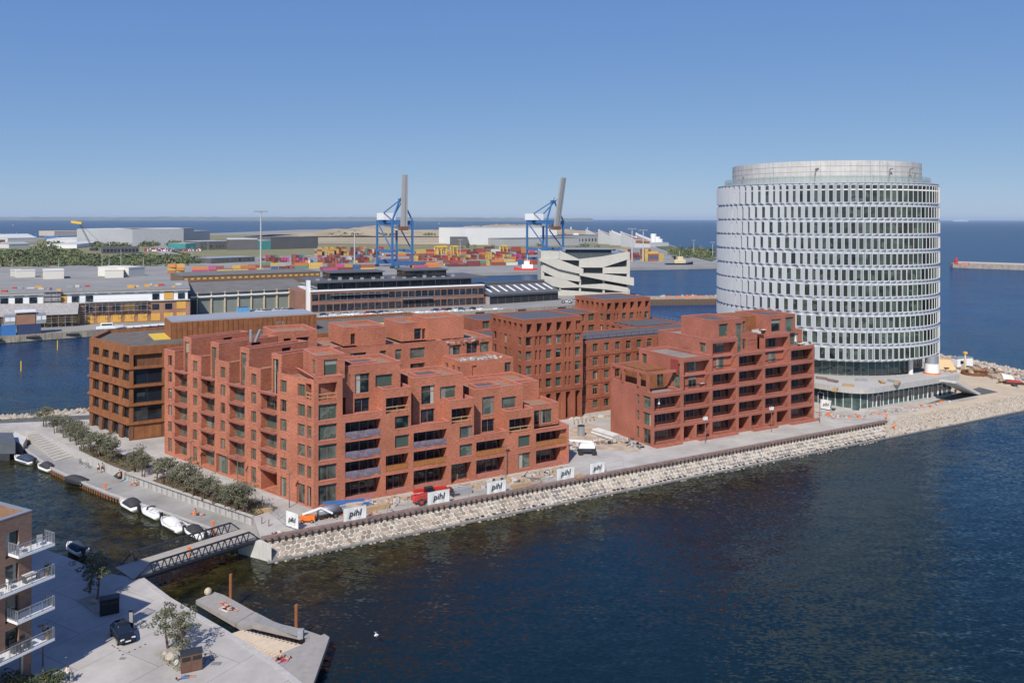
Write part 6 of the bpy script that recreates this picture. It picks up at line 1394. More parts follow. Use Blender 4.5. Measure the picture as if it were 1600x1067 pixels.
farbld('low_point_hall', 'low white hall at the foot of the silos', (1012, 386), (1045, 385), 30, 6, MGL, MGL)
# ------------------------------------------------------------------ construction warehouse
o, a, L = site((-150, 519), (297, 500)); CW = thing('warehouse_under_conversion', 'long dockside warehouse being rebuilt, with ochre panels and a white top storey', 'building', o, a)
YI = mat('ochre_insulation_board', (.62, .34, .07), .8, var=.15, scale=.5); PB = brick_mat('pinkish_brick', (.3, .16, .1), (.36, .2, .13), (.4, .25, .17))
m = MB(); m.box(0, L, 0, 50, 0, 9); m.build('wall', PB, CW); m = MB(); m.box(1, L-1, 1.5, 49, 9, 13.6); m.build('top_storey', WHITE, CW); m = MB(); m.box(-.5, L, 1, 49.5, 13.6, 14.1); m.build('roof', mat('warm_grey_roof', (.24, .235, .22), .9, var=.15, scale=.1), CW)
wm = MB(); wm.box(-1.4, 1.4, -.12, -.02, 0, 2.5); wme = wm.mesh('window', GLD); ym = MB(); ym.box(-1.9, 1.9, -.14, -.03, 0, 3.2); yme = ym.mesh('insulation_panel', YI); rm_ = MB(); rm_.box(-1.7, 1.7, -.14, -.03, 0, 1.0); rme = rm_.mesh('clerestory', GREY)
random.seed(14); k = 2.5
while k < L-2:
    put('insulation_panel' if random.random() < .75 else 'window', yme if random.random() < .75 else wme, CW, (k, 0, .4)); put('window', wme if random.random() < .6 else yme, CW, (k, 0, 5.2)); 
    if random.random() < .7: put('window', wme if random.random() < .7 else yme, CW, (k, 1.4, 9.5))
    put('clerestory', rme, CW, (k, 1.4, 12.5)); k += 5.2
m = MB(); m.box(0, L, .7, 1.4, 13.0, 13.5); m.box(0, L, -.6, 1.4, 8.9, 9.15); m.build('canopy', CONC, CW)
m = MB(); random.seed(3)
for k in range(26): x_ = L*random.uniform(.3, .98); m.mi = random.randrange(4); m.cbox(x_, 6+random.random()*20, 14.1, random.uniform(1, 3), 1.5, random.uniform(.5, 1.1))
stuff(m.build('roof_clutter', [GREY, RCL, YI, CONCL], CW))
def scaffold(parent, x0, x1, y, z0, z1, bay=2.5, lift=2.0, mt=None):
    m = MB(); x_ = x0
    while x_ <= x1+.01:
        for yy in (y, y-1.2): m.tube((x_, yy, z0), (x_, yy, z1), .07, n=4, cap=False)
        x_ += bay
    z_ = z0+lift
    while z_ < z1: m.box(x0, x1, y-1.2, y, z_-.08, z_); m.box(x0, x1, y-1.25, y-1.2, z_+.9, z_+.98); z_ += lift
    x_ = x0
    while x_+bay <= x1: m.tube((x_, y-1.2, z0), (x_+bay, y-1.2, z0+lift), .05, n=4, cap=False); x_ += bay*2
    return stuff(m.build('scaffold', mt or GALV, parent))
sc = thing('facade_scaffold', 'long grey scaffold in front of the middle of the warehouse being rebuilt', 'scaffold', o, a); fx = lambda px: along((o.x, o.y), (math.cos(a), math.sin(a)), px)
scaffold(sc, fx(140), fx(232), -.4, 3.5, 9.6); scaffold(sc, fx(68), fx(96), .6, 8.5, 15); scaffold(sc, fx(124), fx(137), -.6, 0, 11)
sc = thing('sheeted_scaffold', 'grey sheeted scaffold covering the left end of the warehouse', 'scaffold', o, a); m = MB(); m.loft([[(fx(-60), -6, 5.2), (fx(124), -6, 5.2), (fx(124), -5.7, 5.4), (fx(-60), -5.7, 5.4)], [(fx(-60), -1, 10), (fx(124), -1, 9.2), (fx(124), -.7, 9.4), (fx(-60), -.7, 10.2)]]); m.build('sheet', mat('grey_netting', (.36, .34, .33), .9, var=.15, scale=.8, streak=.3), sc); m = MB(); m.box(fx(68), fx(95), -.1, -.02, 9.2, 13.2); m.build('sheet', MATS['grey_netting'], sc); scaffold(sc, fx(-60), fx(122), -4.5, 0, 5.2)
# site cabins
for i, (px0, px1, z_, c_) in enumerate(((-30, 2, 0, GREY), (6, 24, 4.0, GREY), (25, 55, 4.0, PB), (56, 72, 4.0, GREY), (-4, 25, 0, BLUE), (27, 64, 0, NAVY))):
    oo, aa, LL = site((px0, 525.5-px0*.065), (px1, 525.5-px1*.065)); t = thing('site_cabin', ['grey site cabin cut by the left edge', 'grey upper cabin left of the open brick front', 'open brick fronted structure with white top between two cabins', 'grey upper cabin right of the open brick front', 'blue ground floor cabin at the left', 'navy ground floor cabin at the right'][i], 'cabin', (oo.x, oo.y, z_), aa, 'site cabins at the far left quay'); m = MB(); m.box(0, LL, 0, 5, 0, 3.9 if i != 2 else 4.6); m.build('body', c_, t)
    if i in (1, 3): 
        for f in (.35, .75): m = MB(); m.box(LL*f-.9, LL*f+.9, -.08, -.01, 1.4, 2.9); m.build('window', WHITE, t); 
    if i == 2: m = MB(); m.box(-.3, LL+.3, -.6, 5, 4.6, 5.2); m.build('roof', WHITE, t)
# green-grey warehouse and yard
o, a, L = site((297, 491), (480, 480)); GW = thing('green_grey_warehouse', 'green grey warehouse with cream posts and white canopy rail', 'building', o, a)
m = MB(); m.box(0, L, 0, 50, 0, 9.5); m.build('wall', mat('green_grey_render', (.2, .225, .2), .8, var=.12, scale=.2), GW); m = MB(); m.add([(-1, -1, 9.5), (L+1, -1, 9.5), (L+1, 25, 13), (-1, 25, 13), (-1, 51, 9.5), (L+1, 51, 9.5)], [(0, 1, 2, 3), (3, 2, 5, 4), (0, 3, 4), (1, 5, 2)]); m.build('roof', mat('brown_grey_felt', (.15, .14, .13), .9, var=.2, scale=.2), GW)
pm = MB(); pm.box(-.3, .3, -.7, -.02, 0, 10); pme = pm.mesh('post', mat('cream_paint', (.6, .5, .33), .7))
for k in range(9): put('post', pme, GW, (L*(k+.5)/9, 0, 0))
m = MB(); m.box(0, L, -1.2, -.75, 7.7, 8.4); m.build('canopy_rail', WHITE, GW); m = MB(); m.box(.5, 4, -.1, -.02, 0, 6.5); m.build('gateway', BLK, GW)
farbld('rear_shed', 'long brown roofed shed behind the green grey warehouse', (286, 449), (500, 440), 40, 7, mat('brown_slats', (.16, .1, .06), .8), mat('brown_grey_felt', (.15, .14, .13)), win=[(24, 4.6, 5.8, 2.2, YI)])
def boxthing(name, lab, cat, q, rot, L_, W_, H_, mt, group=None, z=0, part='body'):
    t = thing(name, lab, cat, P(*q, z), rot, group); m = MB(); m.box(0, L_, 0, W_, 0, H_); m.build(part, mt, t); return t
for i, (q, L_, H_, mt, lb) in enumerate((((341, 479), 11, 4, WHITE, 'white box trailer in front of the green grey warehouse'), ((379, 478.5), 5, 3.3, WHITE, 'short white box right of the white trailer'), ((392, 479), 8, 3.5, mat('pale_blue_paint', (.3, .45, .6), .6), 'pale blue box at the right of the white boxes'), ((372, 491), 5.5, 3, mat('bright_blue_paint', (.12, .35, .6), .6), 'blue open container in the yard'), ((309, 488), 3, 3.2, WHITE, 'small white kiosk by the warehouse gateway'), ((274, 495), 3.5, 2, mat('cream_paint', (.6, .5, .33)), 'cream skip at the end of the warehouse being rebuilt'))):
    t = boxthing('box_trailer' if i < 3 else 'yard_container', lb, 'trailer' if i < 3 else 'container', q, a, L_, 2.6, H_, mt); m = MB(); m.box(.2, L_-.2, .2, 2.4, H_, H_+.12); m.build('lid', WHITE if i < 3 else STEEL, t)
# cars
CARC = [mat('car_white', (.7, .7, .7), .2), mat('car_black', (.02, .02, .022), .2), mat('car_grey', (.2, .21, .22), .25), mat('car_silver', (.45, .46, .48), .25, .3), mat('car_blue', (.04, .08, .2), .25), mat('car_red', (.35, .03, .03), .25)]
cn = ['white', 'black', 'dark grey', 'silver', 'dark blue', 'red']; random.seed(77)
def far_car(p, rot, lab_place, group):
    k = random.choices(range(6), [5, 5, 3, 3, 2, 1])[0]; car(p, rot, CARC[k], cn[k]+' car, '+lab_place, group=group, big=False, estate=random.choice((0, 1)))
for r_, yy in enumerate((484, 488.5, 493)):
    for k in range(11): far_car(P(392+k*6.6+r_*2, yy-k*.35), ANG+1.57, nth(k)+' from the left, '+['back', 'middle', 'front'][r_]+' row of the warehouse yard', 'cars in the warehouse yard')
for k in range(26):
    px = 508+k*9.6+random.uniform(-2, 2)
    if random.random() < .8: far_car(P(px, 494.2-(px-500)*.0415), ANG+random.choice((0, 3.14)), nth(k)+' place from the left, quay before the dockside office', 'cars along the basin quay')
for k in range(12): far_car(P(880+k*5.5, 474-k*.5+random.uniform(-1, 1)), random.random()*3, nth(k)+' from the left at the foot of the zigzag building', 'cars by the zigzag building')
m = MB(); random.seed(1)
for k in range(90):
    px = 500+k*3.2; p = P(px, 495.3-(px-500)*.0415); c_ = (random.uniform(.4, .8)); m.mi = random.choice((0, 0, 1)); m.cbox(p.x, p.y, .02, c_*1.6, c_, c_)
tag(stuff(m.build('quay_clutter', [CONCL, WHITE])), 'small pale crates and rubble lining the basin quay', 'rubble')
# barriers of white blocks
bm_ = MB(); bm_.box(0, 3.4, 0, 1.0, 0, .7); bme = bm_.mesh('barrier', WHITE)
for k in range(8): tag(put('concrete_barrier', bme, None, P(168+k*13, 514.5-k*1.0), ANG-.1), nth(k)+' white concrete barrier from the left, behind the rust clad building', 'barrier', 'white barriers on the far quay')
t = thing('camper_van', 'white motor launch with dark windows standing on the far quay', 'boat', P(150, 516), ANG-.1); m = MB(); m.loft([[(0, 0, .3), (0, 2.4, .3), (0, 2.4, 1.2), (0, 0, 1.2)], [(7, 0, .3), (7, 2.4, .3), (7, 2.4, 1.4), (7, 0, 1.4)], [(10, .8, .8), (10, 1.6, .8), (10, 1.6, 1.4), (10, .8, 1.4)]]); m.build('hull', WHITE, t); m = MB(); m.box(1.5, 6, .3, 2.1, 1.3, 2.6); m.build('cabin', WHITE, t); m = MB(); m.box(2, 5.8, .22, .28, 1.7, 2.3); m.build('windows', GLD, t)
t.name = 'motor_launch'
for i, (px, py, h_) in enumerate(((33, 580, 4.5), (90, 547, 5))): m = MB(); m.tube((0, 0, -1), (0, 0, h_*.7), .18, n=8); tag(m.build('marker_post', YEL, None, P(px, py, WZ)), ['yellow marker post in the water at the far left', 'yellow marker post close to the far quay wall'][i], 'post', 'yellow marker posts')
# ------------------------------------------------------------------ brick and glass office
o, a, L = site((486.5, 488.5), (756, 475.6)); OF = thing('dockside_office', 'long brick and glass dockside office with a black glazed top storey', 'building', o, a)
m = MB(); m.box(0, L, 0, 34, 0, 9.9); m.build('wall', BRD, OF); m = MB(); m.box(-.3, L+.3, -.4, 34.3, 9.9, 10.5); m.build('parapet', WHITE, OF)
m = MB(); m.box(3.5, L-6, 3, 31, 10.5, 13.9); m.build('top_storey', GLD, OF); m = MB(); m.box(.5, L+2, .3, 33, 13.9, 14.7); m.build('roof', MD, OF)
m = MB(); m.box(L*.12, L*.42, 9, 24, 14.7, 18); m.box(L*.55, L*.8, 8, 22, 14.7, 18.2); m.build('roof_pavilion', GLD, OF); m = MB(); m.box(L*.11, L*.43, 8, 25, 18, 18.5); m.box(L*.54, L*.81, 7, 23, 18.2, 18.7); m.build('pavilion_roof', MD, OF)
wm = MB(); wm.box(-1.45, 1.45, -.16, -.02, 0, 3.1); wm.mi = 1; wm.box(-.06, .06, -.2, -.16, 0, 3.1); wm.box(-1.45, 1.45, -.2, -.16, 2.0, 2.1); wme = wm.mesh('window', [GLD, STEEL]); n = 26
for k in range(n):
    x_ = L*(k+.5)/n; put('window', wme, OF, (x_, 0, .5)); put('window', wme, OF, (x_, 0, 5.6))
    if k % 2 == 0: m = MB(); m.box(x_, x_+.1, 2.9, 3.0, 10.5, 13.9); m.build('mullion', GALV, OF)
m = MB(); m.box(L*.05, L*.95, -.22, -.17, 5.4, 5.6); m.box(L*.1, L*.42, -1.2, -.1, 7.9, 8.05); m.box(L*.5, L*.68, -2, -.1, 4.6, 4.9); m.build('awning', GALV, OF)
m = MB(); m.box(-1.6, -.02, 2, 5, 0, 15.2); m.build('stair_tower', WHITE, OF); m = MB(); m.box(-14+8, -.05, 6, 30, 0, 10); m.build('end_wing', BRD, OF)
m = MB(); m.box(L+.05, L+9, 1, 20, 0, 4); m.build('annex', BRD, OF)
m = MB()
for k in range(14): m.cbox(L*(.05+.06*k), 4+random.random()*3, 14.7, 1.5, 1.5, random.uniform(.5, 1.4))
stuff(m.build('roof_units', GREY, OF))
o, a, L = site((765, 476), (872, 469)); SH = thing('dark_roofed_shed', 'long shed with a dark pitched roof and white skylight strips', 'building', o, a)
m = MB(); m.box(0, L, 0, 30, 0, 5.2); m.build('wall', mat('pale_grey_posts', (.35, .35, .36), .8), SH); m = MB(); m.add([(-1, -1.5, 5.2), (L+1, -1.5, 5.2), (L+1, 14, 9.5), (-1, 14, 9.5), (-1, 32, 5.2), (L+1, 32, 5.2)], [(0, 1, 2, 3), (3, 2, 5, 4), (0, 3, 4), (1, 5, 2)]); m.build('roof', MD, SH)
m = MB(); m.box(0, L, 13, 15, 9.5, 10.6); m.build('ridge', MD, SH)
for k in range(9): m = MB(); x_ = L*(k+.5)/9; m.add([(x_-.7, 2, 6.25), (x_+.7, 2, 6.25), (x_+.7, 11, 8.75), (x_-.7, 11, 8.75)], [(0, 1, 2, 3)]); m.build('skylight', WHITE, SH); m = MB(); m.box(x_-2.4, x_+2.4, -.1, -.02, .2, 4); m.build('gate', BLK, SH)
# ------------------------------------------------------------------ zigzag building
o, a, L = site((852, 462), (985, 459.5)); ZB = thing('zigzag_office', 'pale concrete office with sloping zigzag terraces wrapping its facade', 'building', o, 0.02)
sx = L/133; Zs = 488/1280*1.0; ZW = lambda px: (px-852)*(o.y/F); ZH = lambda py: (462-py)*(o.y/F)*1.0
zc = mat('zigzag_concrete', (.5, .48, .43), .8, var=.06, scale=.2, streak=.1)
m = MB(); m.box(ZW(849), ZW(982), 3, 40, 0, ZH(396)); m.build('core', mat('zigzag_glass', (.07, .085, .09), .15), ZB)
def bandz(pts, y0=0, y1=3.5, wrap=0):
    """pts: list of (px, top, bottom); solid folded band"""
    m = MB(); rings = []
    for px, t_, b_ in pts: rings.append([(ZW(px), y0, ZH(b_)), (ZW(px), y1, ZH(b_)), (ZW(px), y1, ZH(t_)), (ZW(px), y0, ZH(t_))])
    m.loft(rings); m.build('terrace_band', zc, ZB)
bandz([(848, 392, 405), (875, 393, 404.5)]); bandz([(874, 391.5, 406), (905, 405, 407)]); bandz([(905, 405.2, 418), (942, 401, 418), (982, 393.5, 405)], 0, 3.5)
bandz([(842, 404, 407), (872, 405, 420), (911, 420, 429), (911, 420, 428.5)], -2, 3.4); bandz([(942, 418, 427), (980, 417, 427.5)])
bandz([(905, 427, 430), (945, 428, 438), (990, 434, 446), (990, 434, 446)], -2.2, 3.4); bandz([(848, 412, 424), (873, 416, 436), (905, 430, 440), (906, 430, 440)], -.4, 3.4); bandz([(848, 431, 443), (876, 434, 450), (905, 446, 449), (944, 443, 452), (982, 449, 457)], -.3, 3.4)
bandz([(848, 452, 462), (876, 453, 463), (944, 458, 463), (982, 456, 462)], -.1, 3.4)
for px, t_, b_, w__ in ((848, 392, 462, 2.4), (874, 392, 462, 2.6), (905, 418, 462, 3), (942, 417, 458, 3.2), (980, 394, 457, 2.8)): m = MB(); m.box(ZW(px), ZW(px+w__), .3, 4, ZH(b_), ZH(t_)); m.build('pier', zc, ZB)
m = MB(); m.box(ZW(982), ZW(982)+1, .5, 40, 0, ZH(394)); m.box(ZW(848)-1, ZW(848), .5, 40, 0, ZH(393)); m.build('side_wall', zc, ZB)
mm_ = MB(); mm_.box(-.12, .12, 2.85, 2.98, 0, 4.2); mme = mm_.mesh('mullion', STEEL)
for k in range(40): 
    for z_ in (ZH(428), ZH(445), ZH(417)): put('mullion', mme, ZB, (ZW(852+k*3.3), 0, z_))
m = MB(); m.box(ZW(886), ZW(960), 12, 34, ZH(396), ZH(391)); m.build('roof_hall', GLD, ZB); m = MB(); m.box(ZW(884), ZW(962), 11, 35, ZH(391), ZH(389.8)); m.build('roof', GALV, ZB)
# timber pier
o, a, L = site((1015, 470.5), (1330, 467)); TPi = thing('timber_pier', 'timber pier with orange gear left of the round tower', 'pier', o, a); m = MB(); m.box(-30, L, 0, 12, -.6, 1.6); m.build('deck', mat('pier_concrete', (.34, .27, .21), .9, var=.2, scale=.4), TPi); m = MB()
for k in range(int(L/1.3)): m.box(k*1.3, k*1.3+1.05, -.5, -.02, -2.6, .9)
stuff(m.build('piles', BARK, TPi)); m = MB(); random.seed(5)
for k in range(24): m.mi = random.choice((0, 0, 1)); m.cbox(8+k*2.1, 6+random.uniform(-3, 3), 1.6, random.uniform(.6, 2.4), 1.2, random.uniform(.3, 1.2))
stuff(m.build('pier_gear', [ORG, CONC], TPi))
# ------------------------------------------------------------------ cranes
def crane(q, rot, lab, tiltf, lean):
    t = thing('container_crane', lab, 'crane', P(*q), rot, 'blue container cranes'); W_, D_, Z_ = 20, 34, 43.5
    for x in (0, W_):
        for y in (0, D_): m = MB(); m.box(x-.85, x+.85, y-.85, y+.85, 1, Z_); m.build('leg', CRB, t); m = MB(); m.box(x-1.8, x+1.8, y-1.2, y+1.2, 0, 2.2); m.build('bogie', STEEL, t)
    for x in (0, W_): m = MB(); m.box(x-.8, x+.8, 1.2, D_-1.2, 14, 16.5); m.build('tie_beam', CRB, t); m = MB(); m.bar((x, 1, 16.5), (x, D_-1, Z_-2), .9); m.build('brace', CRB, t)
    for y in (0, D_): m = MB(); m.box(1.2, W_-1.2, y-1.1, y+1.1, 2.5, 6.5); m.build('sill_beam', CRB, t); m = MB(); m.box(1.2, W_-1.2, y-1, y+1, Z_-4, Z_-.2); m.build('portal_beam', CRB, t)
    for x in (8, W_-8): m = MB(); m.box(x-.7, x+.7, -4, D_+12, Z_-3, Z_+.4); m.build('girder', CRB, t)
    m = MB(); m.box(4, W_-4, D_-6, D_+10, Z_+.5, Z_+7); m.build('machinery_house', WHITE, t); m = MB(); m.box(9, 13.5, 8, 13, Z_-9, Z_-5.5); m.build('driver_cab', WHITE, t); m = MB(); m.box(7, 16, 4, 18, Z_-5.4, Z_-3.2); m.build('trolley', GREY, t)
    ap = (W_/2, 3, 62)
    for x in (0, W_): m = MB(); m.bar((x, 0, Z_), (ap[0]+(x-ap[0])*.15, ap[1], ap[2]), 1.3); m.build('mast_leg', CRB, t); m = MB(); m.bar((ap[0]+(x-ap[0])*.15, ap[1], ap[2]), (x*.6+4, D_-6, Z_+7), .8); m.build('back_stay', CRB, t)
    m = MB(); m.cbox(ap[0], ap[1], 60.5, 5, 2.5, 3); m.build('mast_head', CRB, t)
    bx_, by_ = W_/2+lean, -3; tx, ty, tz = bx_+lean*.2, by_-tiltf, 85
    m = MB(); m.loft([[(bx_-2.9, by_-1.4, 38), (bx_+2.9, by_-1.4, 38), (bx_+2.9, by_+1.4, 38), (bx_-2.9, by_+1.4, 38)], [(tx-2.7, ty-1.1, tz), (tx+2.7, ty-1.1, tz), (tx+2.7, ty+1.1, tz), (tx-2.7, ty+1.1, tz)]]); m.build('boom', mat('boom_grey', (.36, .355, .345), .6, var=.06, scale=.2), t)
    m = MB(); m.loft([[(bx_-.5, by_-1.95, 38), (bx_+.5, by_-1.95, 38), (bx_+.5, by_-1.6, 38), (bx_-.5, by_-1.6, 38)], [(tx-.5, ty-1.5, tz), (tx+.5, ty-1.5, tz), (tx+.5, ty-1.2, tz), (tx-.5, ty-1.2, tz)]]); m.build('boom_rib', GREY, t)
    m = MB(); m.box(bx_-3.6, bx_+3.6, by_-2, by_+2.5, 34.5, 38); m.build('boom_hinge', CORTD, t)
    for s in (-1, 1): m = MB(); m.tube((bx_+s*2.5, by_, 66), (ap[0]+s, ap[1], 61), .25, n=4); m.build('fore_stay', STEEL, t)
    return t
crane((613, 419.5), R(33), 'left blue container crane behind the brick and glass office, boom raised upright', 2, 0)
crane((854, 414.5), R(33), 'right blue container crane behind the zigzag building, boom raised and leaning right', 11, 0)
# small gantry carriers
for i, (px, py) in enumerate(((683, 403), (691, 402.5), (708, 402), (786, 401))):
    t = thing('straddle_carrier', ['leftmost', 'second', 'third', 'rightmost'][i]+' yellow straddle carrier in the container yard', 'straddle carrier', P(px, py), .4, 'yellow straddle carriers')
    for x in (0, 5):
        for y in (0, 9): m = MB(); m.box(x, x+.9, y, y+.9, 0, 13); m.build('leg', YEL, t)
    m = MB(); m.box(-.2, 6.1, -.5, 10.2, 12, 13.5); m.build('top_frame', YEL, t); m = MB(); m.box(0, 2, 10, 12, 9, 12); m.build('cab', WHITE, t)
# ------------------------------------------------------------------ light masts
def mast(px, py, ytop, lab, r=.45, two=True):
    p = P(px, py); h_ = zat(px, ytop, p.y); t = thing('light_mast', lab, 'light mast', p, .5, 'light masts of the port'); m = MB(); m.tube((0, 0, 0), (0, 0, h_), r, r*.55, 6); m.build('pole', mat('mast_grey', (.45, .45, .44), .6), t)
    if two: m = MB(); m.box(-3*r/.45, 3*r/.45, -.8, .8, h_-.3, h_+.7); m.build('lamp_head', GREY, t)
mast(407.5, 425, 331, 'tallest light mast, left of the brick and glass office', .85); mast(554, 418, 360, 'light mast left of the left blue crane', .8); mast(719, 402, 375, 'light mast right of the left blue crane'); mast(987.6, 409, 358, 'left one of the two tall masts right of the zigzag building', .8); mast(1005, 409, 360, 'right one of the two tall masts right of the zigzag building', .8); mast(1084, 396, 376, 'light mast on the green bank, farther from the tower'); mast(1113.6, 402, 379, 'light mast on the green bank close to the white tower')
for i, (px, a_, b_) in enumerate(((189, 417, 390), (159.5, 418, 398), (170.5, 418, 403), (92, 420, 403), (19, 421, 404), (224, 416, 402), (31, 399, 392), (325, 391, 378), (300, 400, 385))): mast(px, a_, b_, 'thin street light mast, '+['first', 'second', 'third', 'fourth', 'fifth', 'sixth', 'seventh', 'eighth', 'ninth'][i]+' of the left port area', .3, False)
# yellow mobile crane far left
p = P(145, 392); t = thing('mobile_crane', 'dark lattice mobile crane with a yellow boom head far left', 'crane', p); z0 = zat(140, 384, p.y); m = MB()
a0 = Vector((0, 0, 3)); a1 = Vector(((124-145)*p.y/F, 0, zat(124, 349, p.y)))
for s in (-.8, .8): m.tube(a0+Vector((s, 0, 0)), a1+Vector((s, 0, 0)), .35, n=4)
a2 = Vector(((167-145)*p.y/F, 0, 3))
m.tube(a1, a2, .2, n=4); m.build('boom', STEEL, t); m = MB(); m.bar(a1+Vector((-11, 0, 2)), a1+Vector((3.5, 0, 0)), 2.5, 3.2); m.build('boom_head', YEL, t); m = MB(); m.box(-3, 6, -3, 3, 0, 4); m.build('carrier', STEEL, t)
# white halls in the yard
for i, (q0, q1, d_, h_) in enumerate((((17, 432), (33, 431.5), 10, 4.5), ((25, 434), (55, 433), 10, 5), ((68, 436.5), (100, 435.5), 24, 6), ((157, 431), (183, 430.5), 12, 5), ((164, 434.5), (193, 433.8), 12, 5.5), ((201, 433), (226, 431), 32, 7))):
    farbld('white_box_hall', ['short white box at the far left of the yard', 'longer white box beside it at the far left of the yard', 'large white box hall with a tiny banner', 'rear white box left of the slanted one', 'front white box left of the slanted one', 'white rounded hall at the right of the white boxes'][i], q0, q1, d_, h_, mat('cream_white_sheet', (.66, .63, .56), .7, var=.05), mat('cream_white_sheet', (.66, .63, .56)), group='white box halls in the port yard')
# ------------------------------------------------------------------ containers
CC = [('maroon', (.17, .045, .04)), ('rust red', (.28, .09, .06)), ('orange', (.55, .2, .06)), ('yellow', (.52, .36, .1)), ('grey', (.33, .34, .35)), ('blue', (.06, .11, .22)), ('green', (.1, .24, .18)), ('pink', (.42, .08, .19)), ('white', (.6, .6, .57)), ('red', (.36, .06, .05))]
cm_ = []
for n_, c_ in CC:
    bm_ = MB(); bm_.box(0, 12.2, 0, 2.44, 0, 2.6); cm_.append(bm_.mesh('container', mat('container_'+n_.replace(' ', '_'), c_, .6, var=.12, scale=.4, rand=.15)))
wN = [8, 6, 5, 5, 2, 2, 2, 1, 1.5, 4]; wM = [9, 5, 2, 2, 2, 2, 2, 2, 1, 3]; wY = [1, 2, 1, 9, 1, 1, 0, 0, 0, 1]
# (px0, px1, base y, rows, tiers, colour weights, place, row pitch)
blocks = [(424, 505, 421, 3, 2, [3, 4, 3, 7, 1, 2, 1, 1, 2, 1], 'low rows far left of left crane'), (505, 592, 424, 4, 2, [4, 3, 2, 5, 1, 4, 1, 1, 3, 2], 'low rows just left of left crane'),
          (410, 500, 412, 3, 3, wM, 'dark stacks left of left crane'), (504, 604, 412, 3, 3, wM, 'dark stacks behind left crane'), (500, 550, 400, 3, 4, wY, 'yellow stacks at the yard rear'), (552, 604, 400, 3, 4, wM, 'rear dark stacks by left crane'),
          (604, 648, 409, 3, 3, wN, 'stacks between left crane legs'), (648, 700, 420, 4, 2, wN, 'low rows right of left crane'), (700, 772, 417, 4, 2, wN, 'low rows midway between cranes'), (772, 850, 415, 4, 2, wN, 'low rows left of right crane'), (650, 742, 408, 3, 2, wN, 'middle rows right of left crane'), (742, 828, 406, 3, 3, wN, 'middle rows left of right crane'), (800, 860, 399, 2, 5, [8, 4, 2, 0, 1, 1, 0, 1, 0, 6], 'tall red stacks by right crane'),
          (740, 796, 395, 2, 3, wM, 'rear rows between the cranes'), (860, 985, 402, 3, 3, wM, 'stacks behind the zigzag building'), (1005, 1043, 408.5, 2, 5, [2, 2, 0, 12, 0, 1, 0, 0, 0, 1], 'tall yellow stack by tall masts'), (978, 1003, 406.5, 2, 4, [3, 3, 0, 3, 0, 4, 0, 0, 0, 1], 'mixed stack near tall masts'),
          (604, 700, 401, 2, 3, wN, 'rear rows right of left crane'), (700, 800, 401, 2, 3, wN, 'rear rows midway between cranes'), (404, 424, 419, 2, 2, wM, 'short rows by tallest mast'), (860, 940, 409, 2, 3, wN, 'near rows behind zigzag building'),
          (300, 404, 427, 3, 2, [5, 7, 3, 4, 1, 2, 0, 2, 0, 3], 'low rows behind green grey warehouse'), (262, 300, 428, 4, 3, [0, 6, 8, 2, 2, 2, 1, 0, 0, 1], 'loose orange pile left of yard')]
allc = []; random.seed(42)
for (x0, x1, yb, rows_, mh, wts, place) in blocks:
    A_, B_ = P(x0, yb), P(x1, yb-(x1-x0)*.02); d = (B_-A_); L = d.length; d.normalize(); an = math.atan2(d.y, d.x); nn = Vector((-d.y, d.x, 0))
    endon = 'dark stacks' in place or 'yellow stacks' in place or 'middle' in place
    for r_ in range(rows_ if not endon else 2):
        s = 0; q_ = 0
        while s < L-6:
            hgt = random.randint(max(1, mh-2), mh) if random.random() > .08 else 0; lead = random.choices(range(10), wts)[0]; half = random.random() < .3 and not endon
            for z_ in range(hgt):
                k = lead if random.random() < .4 else random.choices(range(10), wts)[0]
                p = A_+d*(s+random.uniform(-.15, .15))+nn*(r_*(4.2 if mh > 2 else 7)+random.uniform(-.2, .2)); tier = 'top' if z_ == hgt-1 else ['bottom', 'second', 'third', 'fourth'][z_]
                rot = an+(random.uniform(-.3, .3) if 'loose' in place else math.pi/2 if endon else 0)
                if endon: p = A_+d*(s+2.4)+nn*(r_*14)
                allc.append((p, z_, k, rot, nth(q_)+' from left, '+['', 'second row, ', 'third row, ', 'fourth row, '][r_]+place, tier, .5 if half else 1))
            s += (2.9 if q_ % 7 else 6.5) if endon else 6.6 if half else 12.7; q_ += 1
allc.sort(key=lambda q: q[0].y)
print('containers', len(allc))
rest = MB(); restm = [MATS['container_'+n_.replace(' ', '_')] for n_, _ in CC]
for i, (p, z_, k, rot, place, tier, ln) in enumerate(allc):
    if i < 300:
        o = put('shipping_container', cm_[k], None, (p.x, p.y, z_*2.62), rot); o.scale = (ln, 1, 1); lb = '%s container, %s tier, %s' % (CC[k][0].replace('rust red', 'rusty'), tier, place); tag(o, lb, 'container', 'containers of the port yard')
    else:
        rest.fr = (p.x, p.y, rot); rest.mi = k; rest.box(0, 12.2*ln, 0, 2.44, z_*2.62, z_*2.62+2.6)
if rest.f: rest.fr = (0, 0, 0); tag(stuff(rest.build('far_containers', restm)), 'colourful containers in the rear rows of the port yard', 'containers')
# distant parked cars row (coloured dots)
m = MB(); random.seed(19)
for r_ in range(3):
    for k in range(60):
        p = P(228+k*1.45, 390.5+r_*1.2-k*.01); m.mi = random.choices(range(4), [3, 2, 2, 3])[0]; m.cbox(p.x, p.y, 0, 4, 2, 2.2)
tag(stuff(m.build('import_cars', [CARC[5], CARC[0], CARC[4], CARC[2]])), 'rows of red, white and blue vehicles beside the far grey complex', 'cars')
